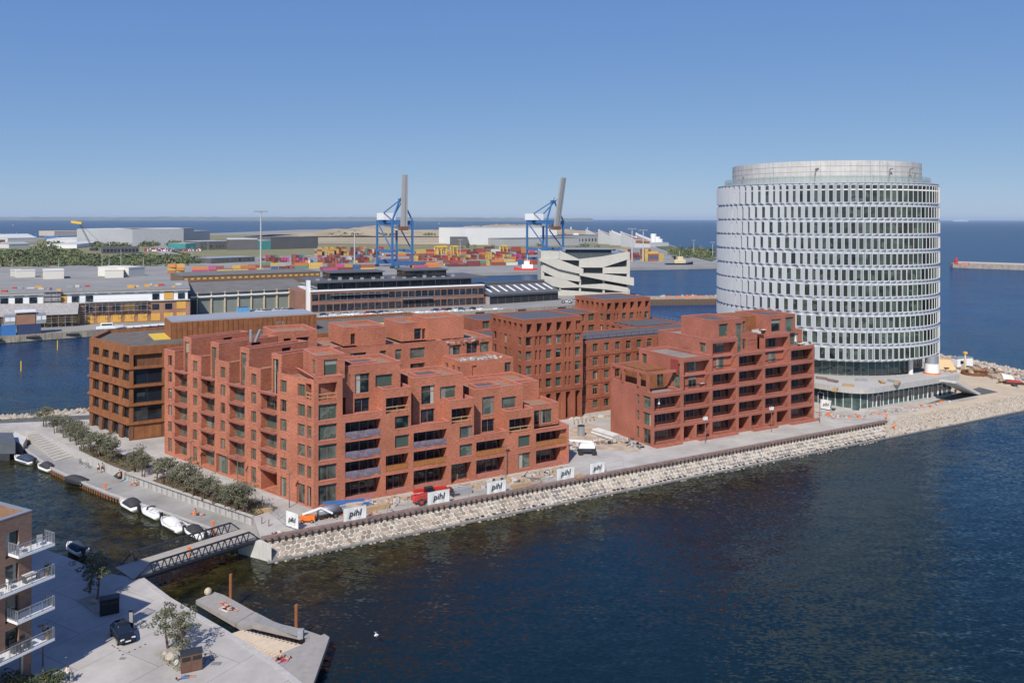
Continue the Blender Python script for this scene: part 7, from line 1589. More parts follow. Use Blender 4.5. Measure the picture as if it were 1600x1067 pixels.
# ------------------------------------------------------------------ far vegetation
def bushes(name, lab, cells, n, rmin, rmax, mats_, seed):
    random.seed(seed); m = MB()
    for _ in range(n):
        x0, x1, y0, y1 = random.choice(cells); px = random.uniform(x0, x1); py = random.uniform(y0, y1); p = P(px, py); r = random.uniform(rmin, rmax)*p.y/700; m.mi = random.randrange(len(mats_))
        for _k in range(2):
            c = p+Vector((random.uniform(-r, r), random.uniform(-r, r), r*.5)); leaf_cloud(m, c, r, 15, r*.42, (1.25, 1.25, .75))
    return tag(stuff(m.build(name, mats_)), lab, 'bushes')
VG = [mat('far_leaf_a', (.11, .14, .055), .9, var=.2), mat('far_leaf_b', (.08, .105, .045), .9, var=.2), mat('far_leaf_c', (.16, .165, .07), .9, var=.2)]
bushes('scrub_wood', 'wide belt of green scrub between the white boxes and the far sheds', [(-10, 290, 402, 415), (0, 270, 404, 417), (150, 320, 405, 412), (0, 120, 396, 402)], 1000, 1.4, 3.4, VG, 1)
bushes('shed_bushes', 'clumps of bushes at the foot of the far grey complex', [(222, 250, 381, 387), (258, 280, 380, 386), (145, 200, 383, 390), (60, 90, 380, 400)], 90, 2, 3.6, VG, 2)
bushes('field_bushes', 'dark bushes at the foot of the sand hills', [(515, 600, 367, 371), (600, 680, 368, 371), (840, 930, 372, 377)], 130, 1.8, 3.2, VG[:2], 3)
bushes('bank_bushes', 'green bushes along the bank at the point', [(1045, 1118, 390, 403)], 120, 1.3, 2.6, VG, 4)
bushes('yard_bushes', 'low bushes among the container rows and depots', [(700, 960, 383, 390), (780, 800, 398, 400), (850, 900, 390, 395)], 60, 1.2, 2.2, VG, 5)
# ------------------------------------------------------------------ ships and breakwater
def ship(q, rot, L_, hull, up, lab, name='tug_boat', z=0):
    t = thing(name, lab, 'boat', P(q[0], q[1], WZ), rot); m = MB(); m.loft([[(0, -3, .2), (0, 3, .2), (0, 3, 4), (0, -3, 4)], [(L_*.7, -3.6, 0), (L_*.7, 3.6, 0), (L_*.7, 3.6, 4), (L_*.7, -3.6, 4)], [(L_, -.4, 1.5), (L_, .4, 1.5), (L_, .4, 5.5), (L_, -.4, 5.5)]]); m.build('hull', hull, t)
    m = MB(); m.box(L_*.3, L_*.7, -2.4, 2.4, 4, 7.5); m.build('deckhouse', up, t); m = MB(); m.box(L_*.42, L_*.62, -1.8, 1.8, 7.5, 10.5); m.build('wheelhouse', up, t); m = MB(); m.tube((L_*.5, 0, 10.5), (L_*.5, 0, 16), .2, n=4); m.build('mast', up, t); m = MB(); m.box(L_*.3, L_*.36, -.8, .8, 7.5, 11); m.build('funnel', hull, t)
ship((1040, 417.5), .12, 28, BLKG, mat('cream_paint', (.6, .5, .33)), 'black tug with a cream deckhouse at the container quay'); ship((845, 426.5), 3.2, 24, RED, WHITE, 'red workboat with a white wheelhouse at the quay below the right crane', 'work_boat')
o, a, L = site((1484, 414), (1900, 428)); BW = thing('breakwater', 'low stone breakwater in the open water right of the tower', 'breakwater', o, a); m = MB(); m.prism([(0, 0), (4, -6), (L, -5), (L, 5), (4, 6)], -3, 2.2); m.build('mole', mat('mole_stone', (.3, .26, .22), .9, var=.3, scale=.4), BW); m = MB(); m.box(5, L, 2.5, 4.5, 2.2, 3.6); m.build('parapet', CONC, BW)
LH = thing('harbour_light', 'small red harbour lighthouse on the head of the breakwater', 'lighthouse', P(1494, 413.5, 2), a); m = MB(); m.disc(0, 0, 0, 4, 1.7, 12, 1.4); m.build('tower', RED, LH); m = MB(); m.disc(0, 0, 4, 4.4, 1.9, 12); m.build('gallery', RED, LH); m = MB(); m.disc(0, 0, 4.4, 6.6, 1.1, 10, .9); m.build('lantern', RED, LH)
tag(put('breakwater_hut', MB().mesh('x', RED) if 0 else (lambda b: (b.box(-3, 3, -2, 2, 0, 2.4), b.mesh('hut', mat('pink_hut', (.5, .2, .16), .8)))[1])(MB()), None, P(1508, 414.5, 2.2), a), 'low pinkish hut beside the red lighthouse', 'hut')
def far_ship(px, py, Lpx, hpx, mt, lab, name):
    p = P(px, py, WZ); s = p.y/F; t = thing(name, lab, 'ship', p); m = MB(); m.prism([(0, 0), (Lpx*s, 0), (Lpx*s*.97, 12), (0, 12)], 0, hpx*s*.4); m.build('hull', mt, t); m = MB(); m.box(Lpx*s*.2, Lpx*s*.85, 1, 11, hpx*s*.4, hpx*s*.8); m.build('superstructure', mt, t); m = MB(); m.box(Lpx*s*.4, Lpx*s*.5, 3, 8, hpx*s*.8, hpx*s*1.2); m.build('funnel', mt, t)
FS = mat('far_ship_paint', (.5, .5, .52), .6); far_ship(1489, 346.2, 24, 3.5, FS, 'pale ferry on the horizon right of the tower', 'ferry')
def sail(px, py, h_, lab):
    p = P(px, py, WZ); s = p.y/F; t = thing('sailing_boat', lab, 'sailing boat', p, 0, 'far sailing boats'); m = MB(); m.prism([(-h_*s*.3, -1), (h_*s*.3, -1), (h_*s*.4, 0), (h_*s*.3, 1), (-h_*s*.3, 1)], 0, h_*s*.15); m.build('hull', WHITE, t); m = MB(); m.prism([(-h_*s*.3, 0), (h_*s*.12, -.1), (h_*s*.12, .3)], h_*s*.2, lambda q: h_*s if q[0] > 0 else h_*s*.22); m.build('sail', WHITE, t)
sail(892, 358, 4.5, 'white sail right of the right blue crane'); sail(918, 357.5, 2.5, 'tiny sail farther right of the right blue crane'); sail(20, 352.5, 2, 'tiny white boat at the far left edge'); sail(686, 350, 2, 'tiny sail between the two sand hills')
# spars of the marina at the far left
m = MB(); random.seed(5)
for k in range(26): px = random.uniform(0, 90); p = P(px, 377); h_ = random.uniform(7, 16)*p.y/F; m.tube((p.x, p.y, 0), (p.x, p.y, h_*.9), .25, n=4)
tag(stuff(m.build('marina_masts', GALV)), 'thin yacht masts of the marina at the far left', 'masts')

# ------------------------------------------------------------------ air
hz = MB(); hz.box(-26000, 26000, -60, 24500, WZ-1, 97); hm_ = bpy.data.materials.new('haze_air'); hm_.use_nodes = True; hn = hm_.node_tree; hn.nodes.remove(hn.nodes['Principled BSDF'])
pv = hn.nodes.new('ShaderNodeVolumePrincipled'); pv.inputs['Color'].default_value = (.78, .9, 1, 1); pv.inputs['Density'].default_value = 3.2e-5; pv.inputs['Anisotropy'].default_value = .2; hn.links.new(pv.outputs[0], hn.nodes['Material Output'].inputs['Volume'])
ho = hz.build('haze', hm_); stuff(ho)
# ================================================================== QUAYSIDE DETAILS
# lamp posts
def lamp(px, py, h_, lab, head=WHITE):
    t = thing('street_lamp', lab, 'street lamp', P(px, py), ANG, 'thin quay lamp posts'); m = MB(); m.tube((0, 0, 0), (0, 0, h_), .09, .06, 6); m.build('pole', CAP, t); m = MB(); m.box(-.45, .45, -.12, .12, h_, h_+.16); m.build('lamp_head', head or CAP, t); return t
lamp(298, 737, 5.2, 'lamp post before the second balcony stack of the left facade', CAP); lamp(371, 764, 5.2, 'lamp post before the gate of the left facade', CAP); lamp(452, 793, 5.2, 'lamp post near the corner of the brick block', CAP); lamp(667, 757, 5.2, 'lamp post beside the red telehandler', CAP); lamp(790, 744, 5.2, 'lamp post with a crossed bracket before the brick block', CAP)
lamp(1281, 661, 5.2, 'lamp post at the right end of the rose brick block', CAP); lamp(957, 668, 5.0, 'lamp post in the lane before the office block')
def flood(px, py, lab):
    t = lamp(px, py, 5.2, lab, CAP); m = MB(); m.box(-.42, .42, -.25, .25, 4.75, 5.35); m.build('white_sack', WCL, t)
flood(1102, 692.5, 'lamp post wrapped in a white bag before the rose brick block'); flood(1205.5, 675, 'lamp post wrapped in a small white bag farther right')
t = lamp(192/1.0 if 0 else 67, 1040, 4, 'slim dark lamp post under the near balconies', CAP)
# banners with lettering ------------------------------------------------
def text_mesh(s, size, mt, shear=.18, ext=.006):
    cu = bpy.data.curves.new('t', 'FONT'); cu.body = s; cu.size = size; cu.shear = shear; cu.extrude = ext; cu.offset = .012*size; cu.align_x = 'CENTER'; cu.resolution_u = 2
    o = bpy.data.objects.new('t', cu); COL.objects.link(o); dg = bpy.context.evaluated_depsgraph_get(); me = bpy.data.meshes.new_from_object(o.evaluated_get(dg)); me.materials.clear(); me.materials.append(mt); bpy.data.objects.remove(o); return me
LET = mat('banner_letters', (.03, .035, .05), .6); GRN = mat('banner_green', (.05, .3, .1), .6)
tm = text_mesh('pihl', 1.35, LET)
def banner(px0, px1, pyb, lab, h_=2.0, pyb1=None, loose=0):
    a_, b_ = P(px0, pyb, .25), P(px1, pyb1 if pyb1 else pyb-(px1-px0)*.19, .25); L = (b_-a_).length; an = math.atan2(b_.y-a_.y, b_.x-a_.x)
    t = thing('banner', lab, 'banner', (a_.x, a_.y, .25), an, 'white banners on the site fence'); m = MB(); n = 8; m.loft([[(L*i/n, -.03+.05*math.sin(i*1.7+L), 0) for i in range(n+1)], [(L*i/n, -.03+.04*math.sin(i*1.1+L), h_) for i in range(n+1)]], close=False, cap=False); m.build('sheet', WCL, t)
    o = put('lettering', tm, t, (L*.5, -.12, h_*.36)); o.rotation_euler = (math.pi/2, 0, 0); s = min(1.0, L/3.6); o.scale = (s, s, 1)
    m = MB(); m.loft([[(L*.5-1*s+2*s*i/6, -.11, h_*.24-.08*math.sin(i/6*3.14)) for i in range(7)], [(L*.5-1*s+2*s*i/6, -.11, h_*.24+.05-.12*math.sin(i/6*3.14)) for i in range(7)]], close=False, cap=False); m.build('swoosh', GRN, t)
    m = MB()
    for x in (0, L): m.tube((x, .05, -.25), (x, .05, h_+.1), .03, n=5)
    m.tube((0, .05, h_), (L, .05, h_), .025, n=5); m.build('fence_frame', GALV, t)
banner(447, 466.5, 820, 'white pihl banner at the left corner, turned towards the footbridge', pyb1=827, h_=2.2); banner(536.5, 572, 816, 'white pihl banner in front of the silver tank'); banner(668, 702, 790, 'white pihl banner in front of the red telehandler', 2.05); banner(760.5, 790, 773, 'white pihl banner midway along the brick block'); banner(869.5, 897, 751, 'white pihl banner near the right corner of the brick block'); banner(921.5, 944, 742, 'white pihl banner before the white boom lift', 2.0); banner(1282, 1299, 637.5, 'small white pihl banner near the glass podium', 2.2, pyb1=640.5)
# mesh fences
def fence(pts, lab, h_=1.9, mt=None, step=2.6, z=0, infill=True):
    pp = [P(*q, z) for q in pts]; t = thing('site_fence', lab, 'fence', pp[0]); 
    pm_ = CACHE.setdefault('fp', None)
    for i in range(len(pp)-1):
        L = (pp[i+1]-pp[i]).length; d = (pp[i+1]-pp[i]).normalized(); n = max(1, round(L/3.4)); an = math.atan2(d.y, d.x); w__ = L/n; key = ('fence', round(w__, 1), h_, (mt or GALV).name)
        if key not in CACHE:
            m = MB(); w2 = round(w__, 1)
            for x in (.03, w2-.03): m.tube((x, 0, 0), (x, 0, h_), .03, n=5)
            for zz in (.15, h_*.5, h_): m.tube((0, 0, zz), (w2, 0, zz), .018, n=4)
            if infill:
                k = .15
                while k < w2: m.tube((k, 0, .15), (k, 0, h_), .008, n=3, cap=False); k += .28
            CACHE[key] = m.mesh('fence_panel', mt or GALV)
        for k in range(n): put('fence_panel', CACHE[key], t, pp[i]+d*(w__*k)-pp[0], an)
fence([(388, 775), (447, 822)], 'light mesh fence from the lower bed to the left banner'); fence([(572, 816), (668, 790)], 'mesh fence between the two left banners on the quay'); fence([(702, 790), (762, 773)], 'mesh fence between the telehandler banner and the middle banner'); fence([(790, 773), (870, 752)], 'mesh fence right of the middle banner'); fence([(897, 752), (922, 742)], 'short mesh fence between the two right banners'); fence([(945, 741), (975, 735)], 'short mesh fence right of the last quay banner'); fence([(1300, 655), (1375, 657)], 'crowd barrier row before the glass podium', 1.1); fence([(25, 656), (70, 646)], 'pale barrier on the far left road', 1.6)
# bollards
bm_ = MB(); bm_.tube((0, 0, 0), (0, 0, 1.0), .09, n=6); bme = bm_.mesh('bollard', CAP)
for i, (px, py) in enumerate([(409, 818), (420, 822)]+[(897+k*6.2, 663-k*1.1) for k in range(6)]):
    tag(put('bollard', bme, None, P(px, py)), ['left brown bollard by the far end of the footbridge', 'right brown bollard by the far end of the footbridge'][i] if i < 2 else nth(i-2)+' slim bollard from the left before the office block arcade', 'bollard', 'brown bollards' if i < 2 else 'bollards before the arcade')
def debris(name, pts, n, lab, mats_, smin, smax, seed, z=0, wid=.8):
    random.seed(seed); m = MB()
    for _ in range(n):
        i = random.randrange(len(pts)-1); p = P(*pts[i], z).lerp(P(*pts[i+1], z), random.random())+Vector((random.uniform(-wid, wid), random.uniform(-wid, wid), 0)); m.mi = random.randrange(len(mats_)); s = random.uniform(smin, smax)
        if random.random() < .4: a_ = random.uniform(0, 6.28); m.bar(p+Vector((0, 0, .1)), p+Vector((math.cos(a_)*s*3, math.sin(a_)*s*3, .1+random.uniform(0, .3))), .1)
        else: m.cbox(p.x, p.y, z, s*random.uniform(.6, 1.4), s*random.uniform(.6, 1.4), s*random.uniform(.3, .8))
    return tag(stuff(m.build(name, mats_)), lab, 'debris')
debris('site_debris', [(575, 792), (640, 780), (700, 768), (760, 758), (830, 746), (885, 735)], 330, 'scattered planks, blocks and rubble along the foot of the brick block', [TIMB, CONC, gran[0], DIRT, CONCL, BLK], .2, .7, 5, wid=1.6)
debris('corner_debris', [(468, 812), (500, 808), (540, 806), (600, 797)], 110, 'loose hoses and timber round the orange machine at the corner', [TIMB, GREY, ORG, CAP], .2, .5, 6, wid=1.2)
debris('lane_debris', [(895, 700), (930, 690), (980, 688), (1000, 700)], 120, 'rubble and blocks in the lane left of the rose brick block', [CONC, gran[0], CAP, CONCL, BLK], .2, .7, 7, wid=2)
debris('tip_debris', [(1480, 577), (1520, 577), (1560, 585), (1600, 600)], 260, 'timber, steel and rubble heaps on the sandy tip', [TIMB, STEEL, gran[0], CONCL, CAP, CORT], .3, 1.3, 8, wid=6)
debris('podium_debris', [(1275, 643), (1310, 652), (1350, 650), (1420, 640), (1480, 628)], 160, 'orange barriers and rubble before the glass podium', [ORG, CONC, GREY, TIMB, CONCL], .2, .6, 9, wid=1.5)
debris('courtyard_debris', [(720, 563), (780, 558)], 60, 'boards and sheets on the roof terrace of the brick block', [TIMB, CONCL, GREY], .2, .6, 10, z=16.3, wid=1.5); debris('roof_debris', [(700, 535), (750, 530)], 70, 'furniture and boards on the highest roof of the brick block', [CORTD, CONCL, GREY], .3, .7, 11, z=19.4, wid=1.5)
debris('office_front_debris', [(890, 655), (950, 650)], 60, 'pallets beside the office block arcade', [CONCL, TIMB], .2, .6, 12)
def pallet(px, py, mt, lab, w_=1.6, d_=1.1, h_=.7, rot=None):
    t = thing('material_pallet', lab, 'pallet', P(px, py), ANG if rot is None else rot, 'pallets on the building site'); m = MB()
    for k in range(3): m.box(-w_/2, w_/2, -d_/2+k*d_/3, -d_/2+k*d_/3+.14, 0, .14)
    m.build('pallet', TIMB, t); m = MB(); m.box(-w_/2+.05, w_/2-.05, -d_/2+.05, d_/2-.05, .14, h_); m.build('load', mt, t)
pallet(590, 796, TIMB, 'timber load left of the red telehandler', 3.5, 1); pallet(815, 760, TIMB, 'long orange timber stack right of the middle banner', 4, 1, .6); pallet(838, 757, DIRT, 'second timber stack right of the middle banner', 3, 1.2, .5); pallet(720, 772, GREY, 'grey bar bundle right of the telehandler', 3.5, 1.4, 1.0); pallet(905, 748, TIMB, 'small timber stack by the right corner banner', 1.6, 1, .7); pallet(412, 800, TIMB, 'timber bench like stack at the end of the lower bed', 2.6, .8, .5)
# machines -----------------------------------------------------------------
WHL = MB(); WHL.tube((0, -.2, 0), (0, .2, 0), .55, n=14); WHLM = WHL.mesh('wheel', BLK); WR = MB(); WR.tube((0, -.22, 0), (0, .22, 0), .28, n=10)
def wheels(t, xs, ys, rimm, s=1):
    rm2 = CACHE.setdefault(('rim', rimm.name), (lambda b: (b.tube((0, -.22, 0), (0, .22, 0), .28, n=10), b.mesh('rim', rimm))[1])(MB()))
    for x in xs:
        for y in ys: o = put('wheel', WHLM, t, (x, y, .55*s)); o.scale = (s,)*3; put('rim', rm2, o)
t = thing('telehandler', 'red telehandler with lowered boom in front of the brick block', 'telehandler', P(668, 784), ANG+R(2)); wheels(t, (-1.6, 1.6), (-1.0, 1.0), RED)
m = MB(); m.loft([[(-2.6, -.75, .6), (2.4, -.75, .6), (2.4, .75, .6), (-2.6, .75, .6)], [(-2.5, -.75, 1.35), (1.8, -.75, 1.2), (1.8, .75, 1.2), (-2.5, .75, 1.35)]]); m.build('chassis', RED, t)
m = MB(); m.bar((-2.4, .1, 2.1), (3.4, .1, 1.7), .5, .5); m.bar((3.2, .1, 1.7), (4.3, .1, 1.2), .35); m.build('boom', RED, t); m = MB(); m.loft([[(-.9, -1.0, 1.3), (.9, -1.0, 1.3), (.9, -.2, 1.3), (-.9, -.2, 1.3)], [(-.7, -.9, 2.5), (.5, -.9, 2.5), (.5, -.25, 2.5), (-.7, -.25, 2.5)]]); m.build('cab', GLD, t); m = MB(); m.box(-.8, .6, -.95, -.2, 2.5, 2.6); m.build('cab_roof', STEEL, t)
m = MB(); 
for y in (-.5, .5): m.bar((4.3, y+.1, .5), (5.6, y+.1, .45), .12)
m.box(4.2, 4.35, -.6, .8, .4, 1.5); m.build('forks', STEEL, t); m = MB(); m.box(-2.3, -.2, -1.02, -.78, .9, 1.9); m.build('engine_cover', RED, t)
t = thing('boom_lift', 'blue boom lift with grey tank, folded at the corner of the brick block', 'boom lift', P(527, 803), ANG-.05); t.scale = (.8,)*3; wheels(t, (-1.3, 1.3), (-.95, .95), GREY, .8); m = MB(); m.box(-1.8, 1.8, -.7, .7, .6, 1.1); m.build('chassis', GREY, t)
m = MB(); m.bar((-2.6, .5, 2.35), (5.4, .5, 1.75), .4, .45); m.build('boom', BLUE, t); m = MB(); m.bar((-2.4, .1, 1.6), (1.6, .1, 1.9), .35, .4); m.build('lower_boom', BLUE, t); m = MB(); m.box(5.4, 6.6, -.3, 1.1, .9, 1.0)
for x in (5.4, 6.6):
    for y in (-.3, 1.1): m.tube((x, y, .9), (x, y, 2.0), .03, n=4)
for zz in (1.5, 2.0): m.tube((5.4, -.3, zz), (6.6, -.3, zz), .03, n=4); m.tube((5.4, 1.1, zz), (6.6, 1.1, zz), .03, n=4); m.tube((5.4, -.3, zz), (5.4, 1.1, zz), .03, n=4); m.tube((6.6, -.3, zz), (6.6, 1.1, zz), .03, n=4)
m.build('basket', BLUE, t)
t = thing('tank_trailer', 'silver grey tank trailer beside the blue boom lift', 'trailer', P(513, 809), ANG+.1); t.scale = (.85,)*3; m = MB(); m.sm = True; m.tube((-1.9, 0, 1.45), (1.9, 0, 1.45), .72, n=16); m.build('tank', GALV, t); m = MB(); m.box(-2, 2, -.5, .5, .55, .8); m.build('frame', STEEL, t); wheels(t, (.9,), (-.8, .8), GALV, .75); m = MB(); m.bar((-2, 0, .7), (-3.6, 0, .5), .12); m.build('drawbar', STEEL, t)
t = thing('orange_boom_lift', 'small orange and white spider lift behind the left banner', 'boom lift', P(481, 815), ANG-.5); m = MB(); m.box(-1.1, 1.1, -.5, .5, .3, .95); m.build('body', ORG, t); m = MB(); m.bar((-.8, 0, 1.1), (1.9, .2, 2.0), .25); m.bar((1.9, .2, 2.0), (3.6, .4, 1.1), .22); m.build('boom', WHITE, t); wheels(t, (-.7, .7), (-.5, .5), ORG, .45); m = MB()
for x in (-1.6, 1.6):
    for y in (-1.2, 1.2): m.bar((x*.5, y*.3, .5), (x, y, .1), .1)
m.build('outriggers', GREY, t)
t = thing('white_boom_lift', 'white boom lift with black wheels in the lane between the brick blocks', 'boom lift', P(917, 709), ANG+2.6); wheels(t, (-1.3, 1.3), (-.95, .95), BLK, .9); m = MB(); m.box(-1.7, 1.7, -.7, .7, .6, 1.2); m.build('chassis', STEEL, t); m = MB(); m.loft([[(-1.5, -.8, 1.25), (1.6, -.8, 1.25), (1.6, .8, 1.25), (-1.5, .8, 1.25)], [(-1.3, -.7, 2.2), (1.2, -.7, 2.2), (1.2, .7, 2.2), (-1.3, .7, 2.2)]]); m.build('turret', WHITE, t); m = MB(); m.bar((-1, .2, 2.4), (4.5, .2, 2.7), .35); m.bar((4.5, .2, 2.7), (5.6, .2, 1.6), .25); m.build('boom', WHITE, t); m = MB(); m.box(5.4, 6.5, -.5, .9, .6, 1.6); m.build('basket', GREY, t)
t = thing('steel_cylinder', 'upright galvanised steel cylinder in the lane before the office block', 'tank', P(908, 681)); m = MB(); m.disc(0, 0, 0, 2.1, .75, 18); m.build('drum', GALV, t); m = MB(); m.disc(0, 0, 2.1, 2.2, .78, 18); m.build('rim', STEEL, t)
t = thing('pipe_stack', 'long pale pipe stack lying beside the rose brick block', 'pipes', P(925, 678), -.95)
pm_ = MB(); pm_.tube((0, 0, 0), (6.5, 0, 0), .3, n=10); pme = pm_.mesh('pipe', CONCL)
for k in range(4): put('pipe', pme, t, (0, k*.62, .32))
for k in range(3): put('pipe', pme, t, (0, .31+k*.62, .86))
# excavator and screens on the tip
t = thing('excavator', 'white and red crusher machine on tracks at the right edge of the sandy tip', 'excavator', P(1583, 600), -.3); t.scale = (.55,)*3; m = MB(); m.box(-4.5, 4.5, -1.6, -1.0, 0, 1.0); m.box(-4.5, 4.5, 1.0, 1.6, 0, 1.0); m.build('tracks', BLK, t); m = MB(); m.box(-3.2, 3.4, -1.1, 1.1, 1.0, 1.7); m.build('frame', RED, t); m = MB(); m.loft([[(-4.5, -1.4, 2.4), (.5, -1.4, 2.4), (.5, 1.4, 2.4), (-4.5, 1.4, 2.4)], [(-5.5, -1.8, 5.2), (-.5, -1.8, 4.2), (-.5, 1.8, 4.2), (-5.5, 1.8, 5.2)]]); m.build('hopper', WHITE, t); m = MB(); m.bar((1, 0, 2.2), (9, 0, 5.2), 1.1, .4); m.build('conveyor', GREY, t)
t = thing('round_steel_pit', 'round sheet steel shaft ring on the sandy tip', 'shaft', P(1522, 585)); t.scale = (.55,)*3; m = MB(); rr2 = [[(r_*math.cos(6.283*i/28), r_*math.sin(6.283*i/28), z_) for i in range(28)] for r_, z_ in ((6.2, 0), (6.2, 1.6), (5.8, 1.6), (5.8, 0))]; m.loft(rr2, cap=False); m.build('ring', CORTD, t)
t = thing('plywood_formwork', 'pale plywood formwork slope beside the vent drum', 'formwork', P(1477, 577), -.35); t.scale = (.6,)*3; m = MB(); m.loft([[(-5, -3, .2), (5, -3, .2), (5, -2.7, .2), (-5, -2.7, .2)], [(-4, 4, 4.2), (3, 4, 4.2), (3, 4.3, 4.2), (-4, 4.3, 4.2)]]); m.build('panel', mat('plywood', (.62, .43, .22), .8, var=.1), t); m = MB()
for k in range(6): m.bar((-4+k*1.5, 4.2, 0), (-4+k*1.5, 4.2, 6), .15)
m.bar((-4.2, 4.2, 5.8), (4, 4.2, 5.8), .15); m.bar((-4.2, 4.2, 5.0), (4, 4.2, 5.0), .15); m.build('props', TIMB, t)
t = thing('site_office_cabin', 'small white cabin among the debris of the far shore', 'cabin', P(1503, 572), .3); m = MB(); m.box(-3, 3, -1.2, 1.2, 0, 2.6); m.build('body', WHITE, t); m = MB(); m.box(-3.1, 3.1, -1.3, 1.3, 2.6, 2.8); m.build('roof', GALV, t); m = MB(); m.box(-1.8, -.6, -1.26, -1.2, .9, 1.9); m.build('window', GLD, t)
t = thing('yellow_site_mast', 'slim cream mast standing on the sandy tip', 'mast', P(1508, 580)); m = MB(); m.tube((0, 0, 0), (0, 0, 5.2), .35, .25, 6); m.build('pole', mat('cream_paint', (.6, .5, .33)), t); m = MB(); m.cbox(0, 0, 5.2, .9, .9, .6); m.build('head', YEL, t)
m = MB(); q0 = P(1467.5, 565); t = thing('flag_pole', 'white flag pole rising beside the round tower', 'pole', q0); m.tube((0, 0, 0), (0, 0, zat(1467, 528, q0.y)), .14, .1, 6); m.build('pole', WHITE, t); m = MB(); m.ball((0, 0, zat(1467, 528, q0.y)), .22, 6, 4); m.build('finial', WHITE, t)
# roof scaffolds, ducts
def stower(px, py, zb, h_, lab):
    p = P(px, py, zb); t = thing('roof_scaffold', lab, 'scaffold', p, ANG, 'aluminium scaffold towers'); m = MB()
    for x in (0, 1.4):
        for y in (0, 1.4): m.tube((x, y, 0), (x, y, h_), .05, n=5)
    m.build('frame', GALV, t); z_ = .5
    while z_ < h_: m = MB(); m.tube((0, 0, z_), (1.4, 0, z_), .035, n=4); m.tube((0, 0, z_), (0, 1.4, z_), .035, n=4); m.tube((0, 1.4, z_), (1.4, 1.4, z_), .035, n=4); m.tube((1.4, 0, z_), (1.4, 1.4, z_), .035, n=4); m.build('rung', GALV, t); z_ += .7
stower(529, 538, 19.4, 4.6, 'aluminium scaffold tower between the first two roof penthouses'); stower(620, 530, 19.4, 4.8, 'aluminium scaffold tower left of the middle roof penthouse'); stower(434, 528, 19.4, 3.4, 'aluminium scaffold tower beside the leftmost roof penthouse'); stower(800, 705, 10.5 if 0 else 0, .01, 'x') if False else None; stower(814, 668, 7.0, 3.8, 'scaffold tower on the low right terrace of the brick block')
for i, (px, tx) in enumerate(((392, 0), (399, .9))):
    m = MB(); m.tube((0, 0, 0), (tx, 0, 2.2), .28, n=10); tag(m.build('roof_duct', GALV, None, P(px, 534, 22.6)), ['upright silver duct on the roof of the left facade', 'tilted silver duct on the roof of the left facade'][i], 'duct', 'silver roof ducts')
# terrace furniture on the rose brick block
def furn(px, py, z, lab, kind):
    p = P(px, py, z)
    if kind == 'sofa': t = thing('terrace_sofa', lab, 'sofa', p, ANG, 'terrace furniture'); m = MB(); m.box(-1, 1, -.4, .4, 0, .42); m.build('seat', CONCL, t); m = MB(); m.box(-1, 1, .25, .45, .42, .85); m.build('backrest', CONCL, t)
    elif kind == 'parasol': t = thing('parasol', lab, 'parasol', p, 0, 'terrace furniture'); m = MB(); m.tube((0, 0, 0), (0, 0, 2.4), .04, n=5); m.build('pole', GALV, t); m = MB(); m.disc(0, 0, 1.1, 2.4, .22, 8, .05); m.build('closed_canopy', WCL, t)
    else:
        t = thing('terrace_table', lab, 'table', p, ANG, 'terrace furniture'); m = MB(); m.box(-.9, .9, -.4, .4, .68, .74); m.build('tabletop', WHITE, t)
        for x in (-.8, .8): m = MB(); m.box(x-.04, x+.04, -.35, .35, 0, .68); m.build('leg', STEEL, t)
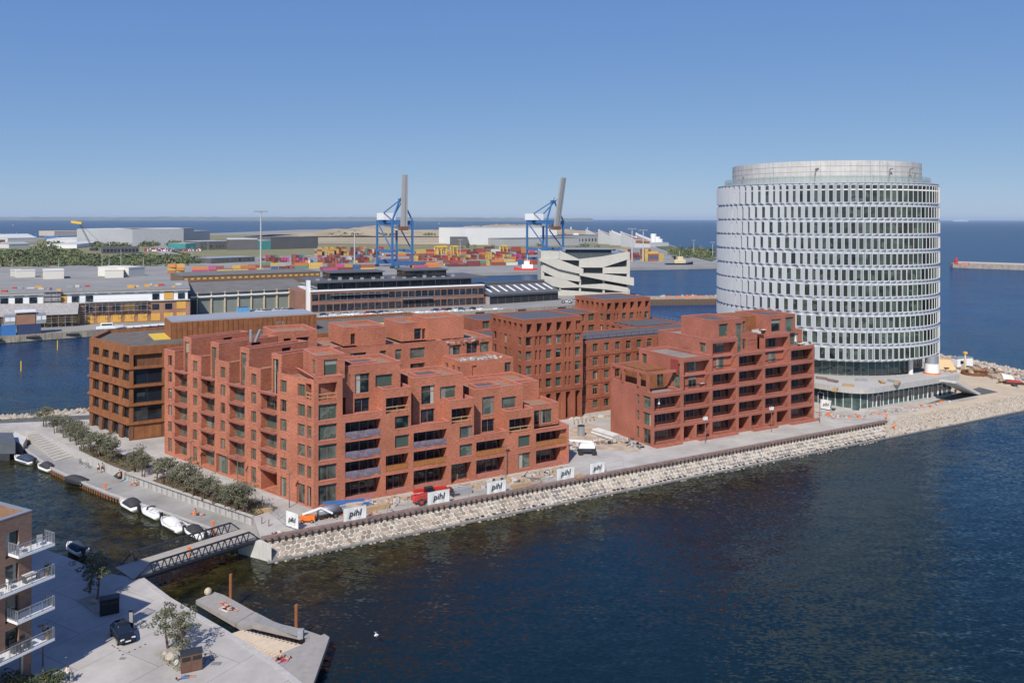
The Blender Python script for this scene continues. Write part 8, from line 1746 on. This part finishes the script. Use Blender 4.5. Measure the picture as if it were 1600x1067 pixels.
furn(1011, 668 if 0 else 604, 10.3, 'grey sofa on the framed corner terrace of the rose brick block', 'sofa'); furn(1022, 603, 10.3, 'pale table on the framed corner terrace of the rose brick block', 'table'); furn(1182, 521, 20.0, 'sofa on the top terrace of the rose brick block', 'sofa'); furn(1195, 520, 20.0, 'white table on the top terrace of the rose brick block', 'table'); furn(1243, 541, 16.5, 'closed white parasol on the right upper terrace', 'parasol'); furn(1252, 541.5, 16.5, 'white table on the right upper terrace', 'table'); furn(1260, 541, 16.5, 'pale sofa on the right upper terrace', 'sofa'); furn(1029.5, 640, 7.0, 'closed white parasol on the lived-in balcony at the rose brick corner', 'parasol'); furn(1261, 648, .5, 'closed white parasol on the ground floor terrace at the right end', 'parasol'); furn(1098, 603.5, 10.3, 'white chairs and table on the first high niche terrace', 'table')
for i, (px, py, z) in enumerate(((1104, 604, 10.3), (1012, 690 if 0 else 603, 10.3), (1206, 565, 13.5), (1248, 540, 16.5), (1265, 540, 16.5), (988, 609 if 0 else 600, 10.3))): planter(P(px, py, z), 'terrace plant '+['in the first tall niche', 'by the sofa of the framed terrace', 'in the right tall niche', 'left of the table on the right upper terrace', 'right end of the right upper terrace', 'at the back of the framed terrace'][i]+' of the rose brick block', .32)
t = thing('seagull', 'white gull gliding low over the dark water', 'bird', P(588, 996, -1.5), .4); m = MB(); m.ball((0, 0, .3), .12, 8, 5, (2.2, 1, 1)); m.build('body', WHITE, t)
for s in (-1, 1): m = MB(); m.add([(-.08, s*.05, .34), (.12, s*.05, .34), (.05, s*.35, .48), (-.1, s*.35, .48)], [(0, 1, 2, 3)]); m.add([(.05, s*.35, .48), (-.1, s*.35, .48), (-.14, s*.72, .4)], [(0, 1, 2)]); m.build('wing', GREY, t)
rf_ = MB(); random.seed(77)
for k in range(150):
    px = random.uniform(425, 1370); pyw = 878.5-(px-424)*.2012+2; p = P(px, pyw, WZ+.03)+Vector((0, 0, 0)); r_ = random.uniform(.1, .32); n_ = 6; rf_.mi = random.choice((0, 1)); rf_.loft([[(p.x+r_*math.cos(6.28*i/n_)*random.uniform(.7, 1.2), p.y+r_*math.sin(6.28*i/n_)*random.uniform(.7, 1.2), WZ-.1) for i in range(n_)], [(p.x+r_*.6*math.cos(6.28*i/n_), p.y+r_*.6*math.sin(6.28*i/n_), WZ+r_*.5) for i in range(n_)]])
tag(stuff(rf_.build('waterline_stones', [gran[3], gran[0]])), 'dark wet stones at the waterline below the revetment', 'rocks')
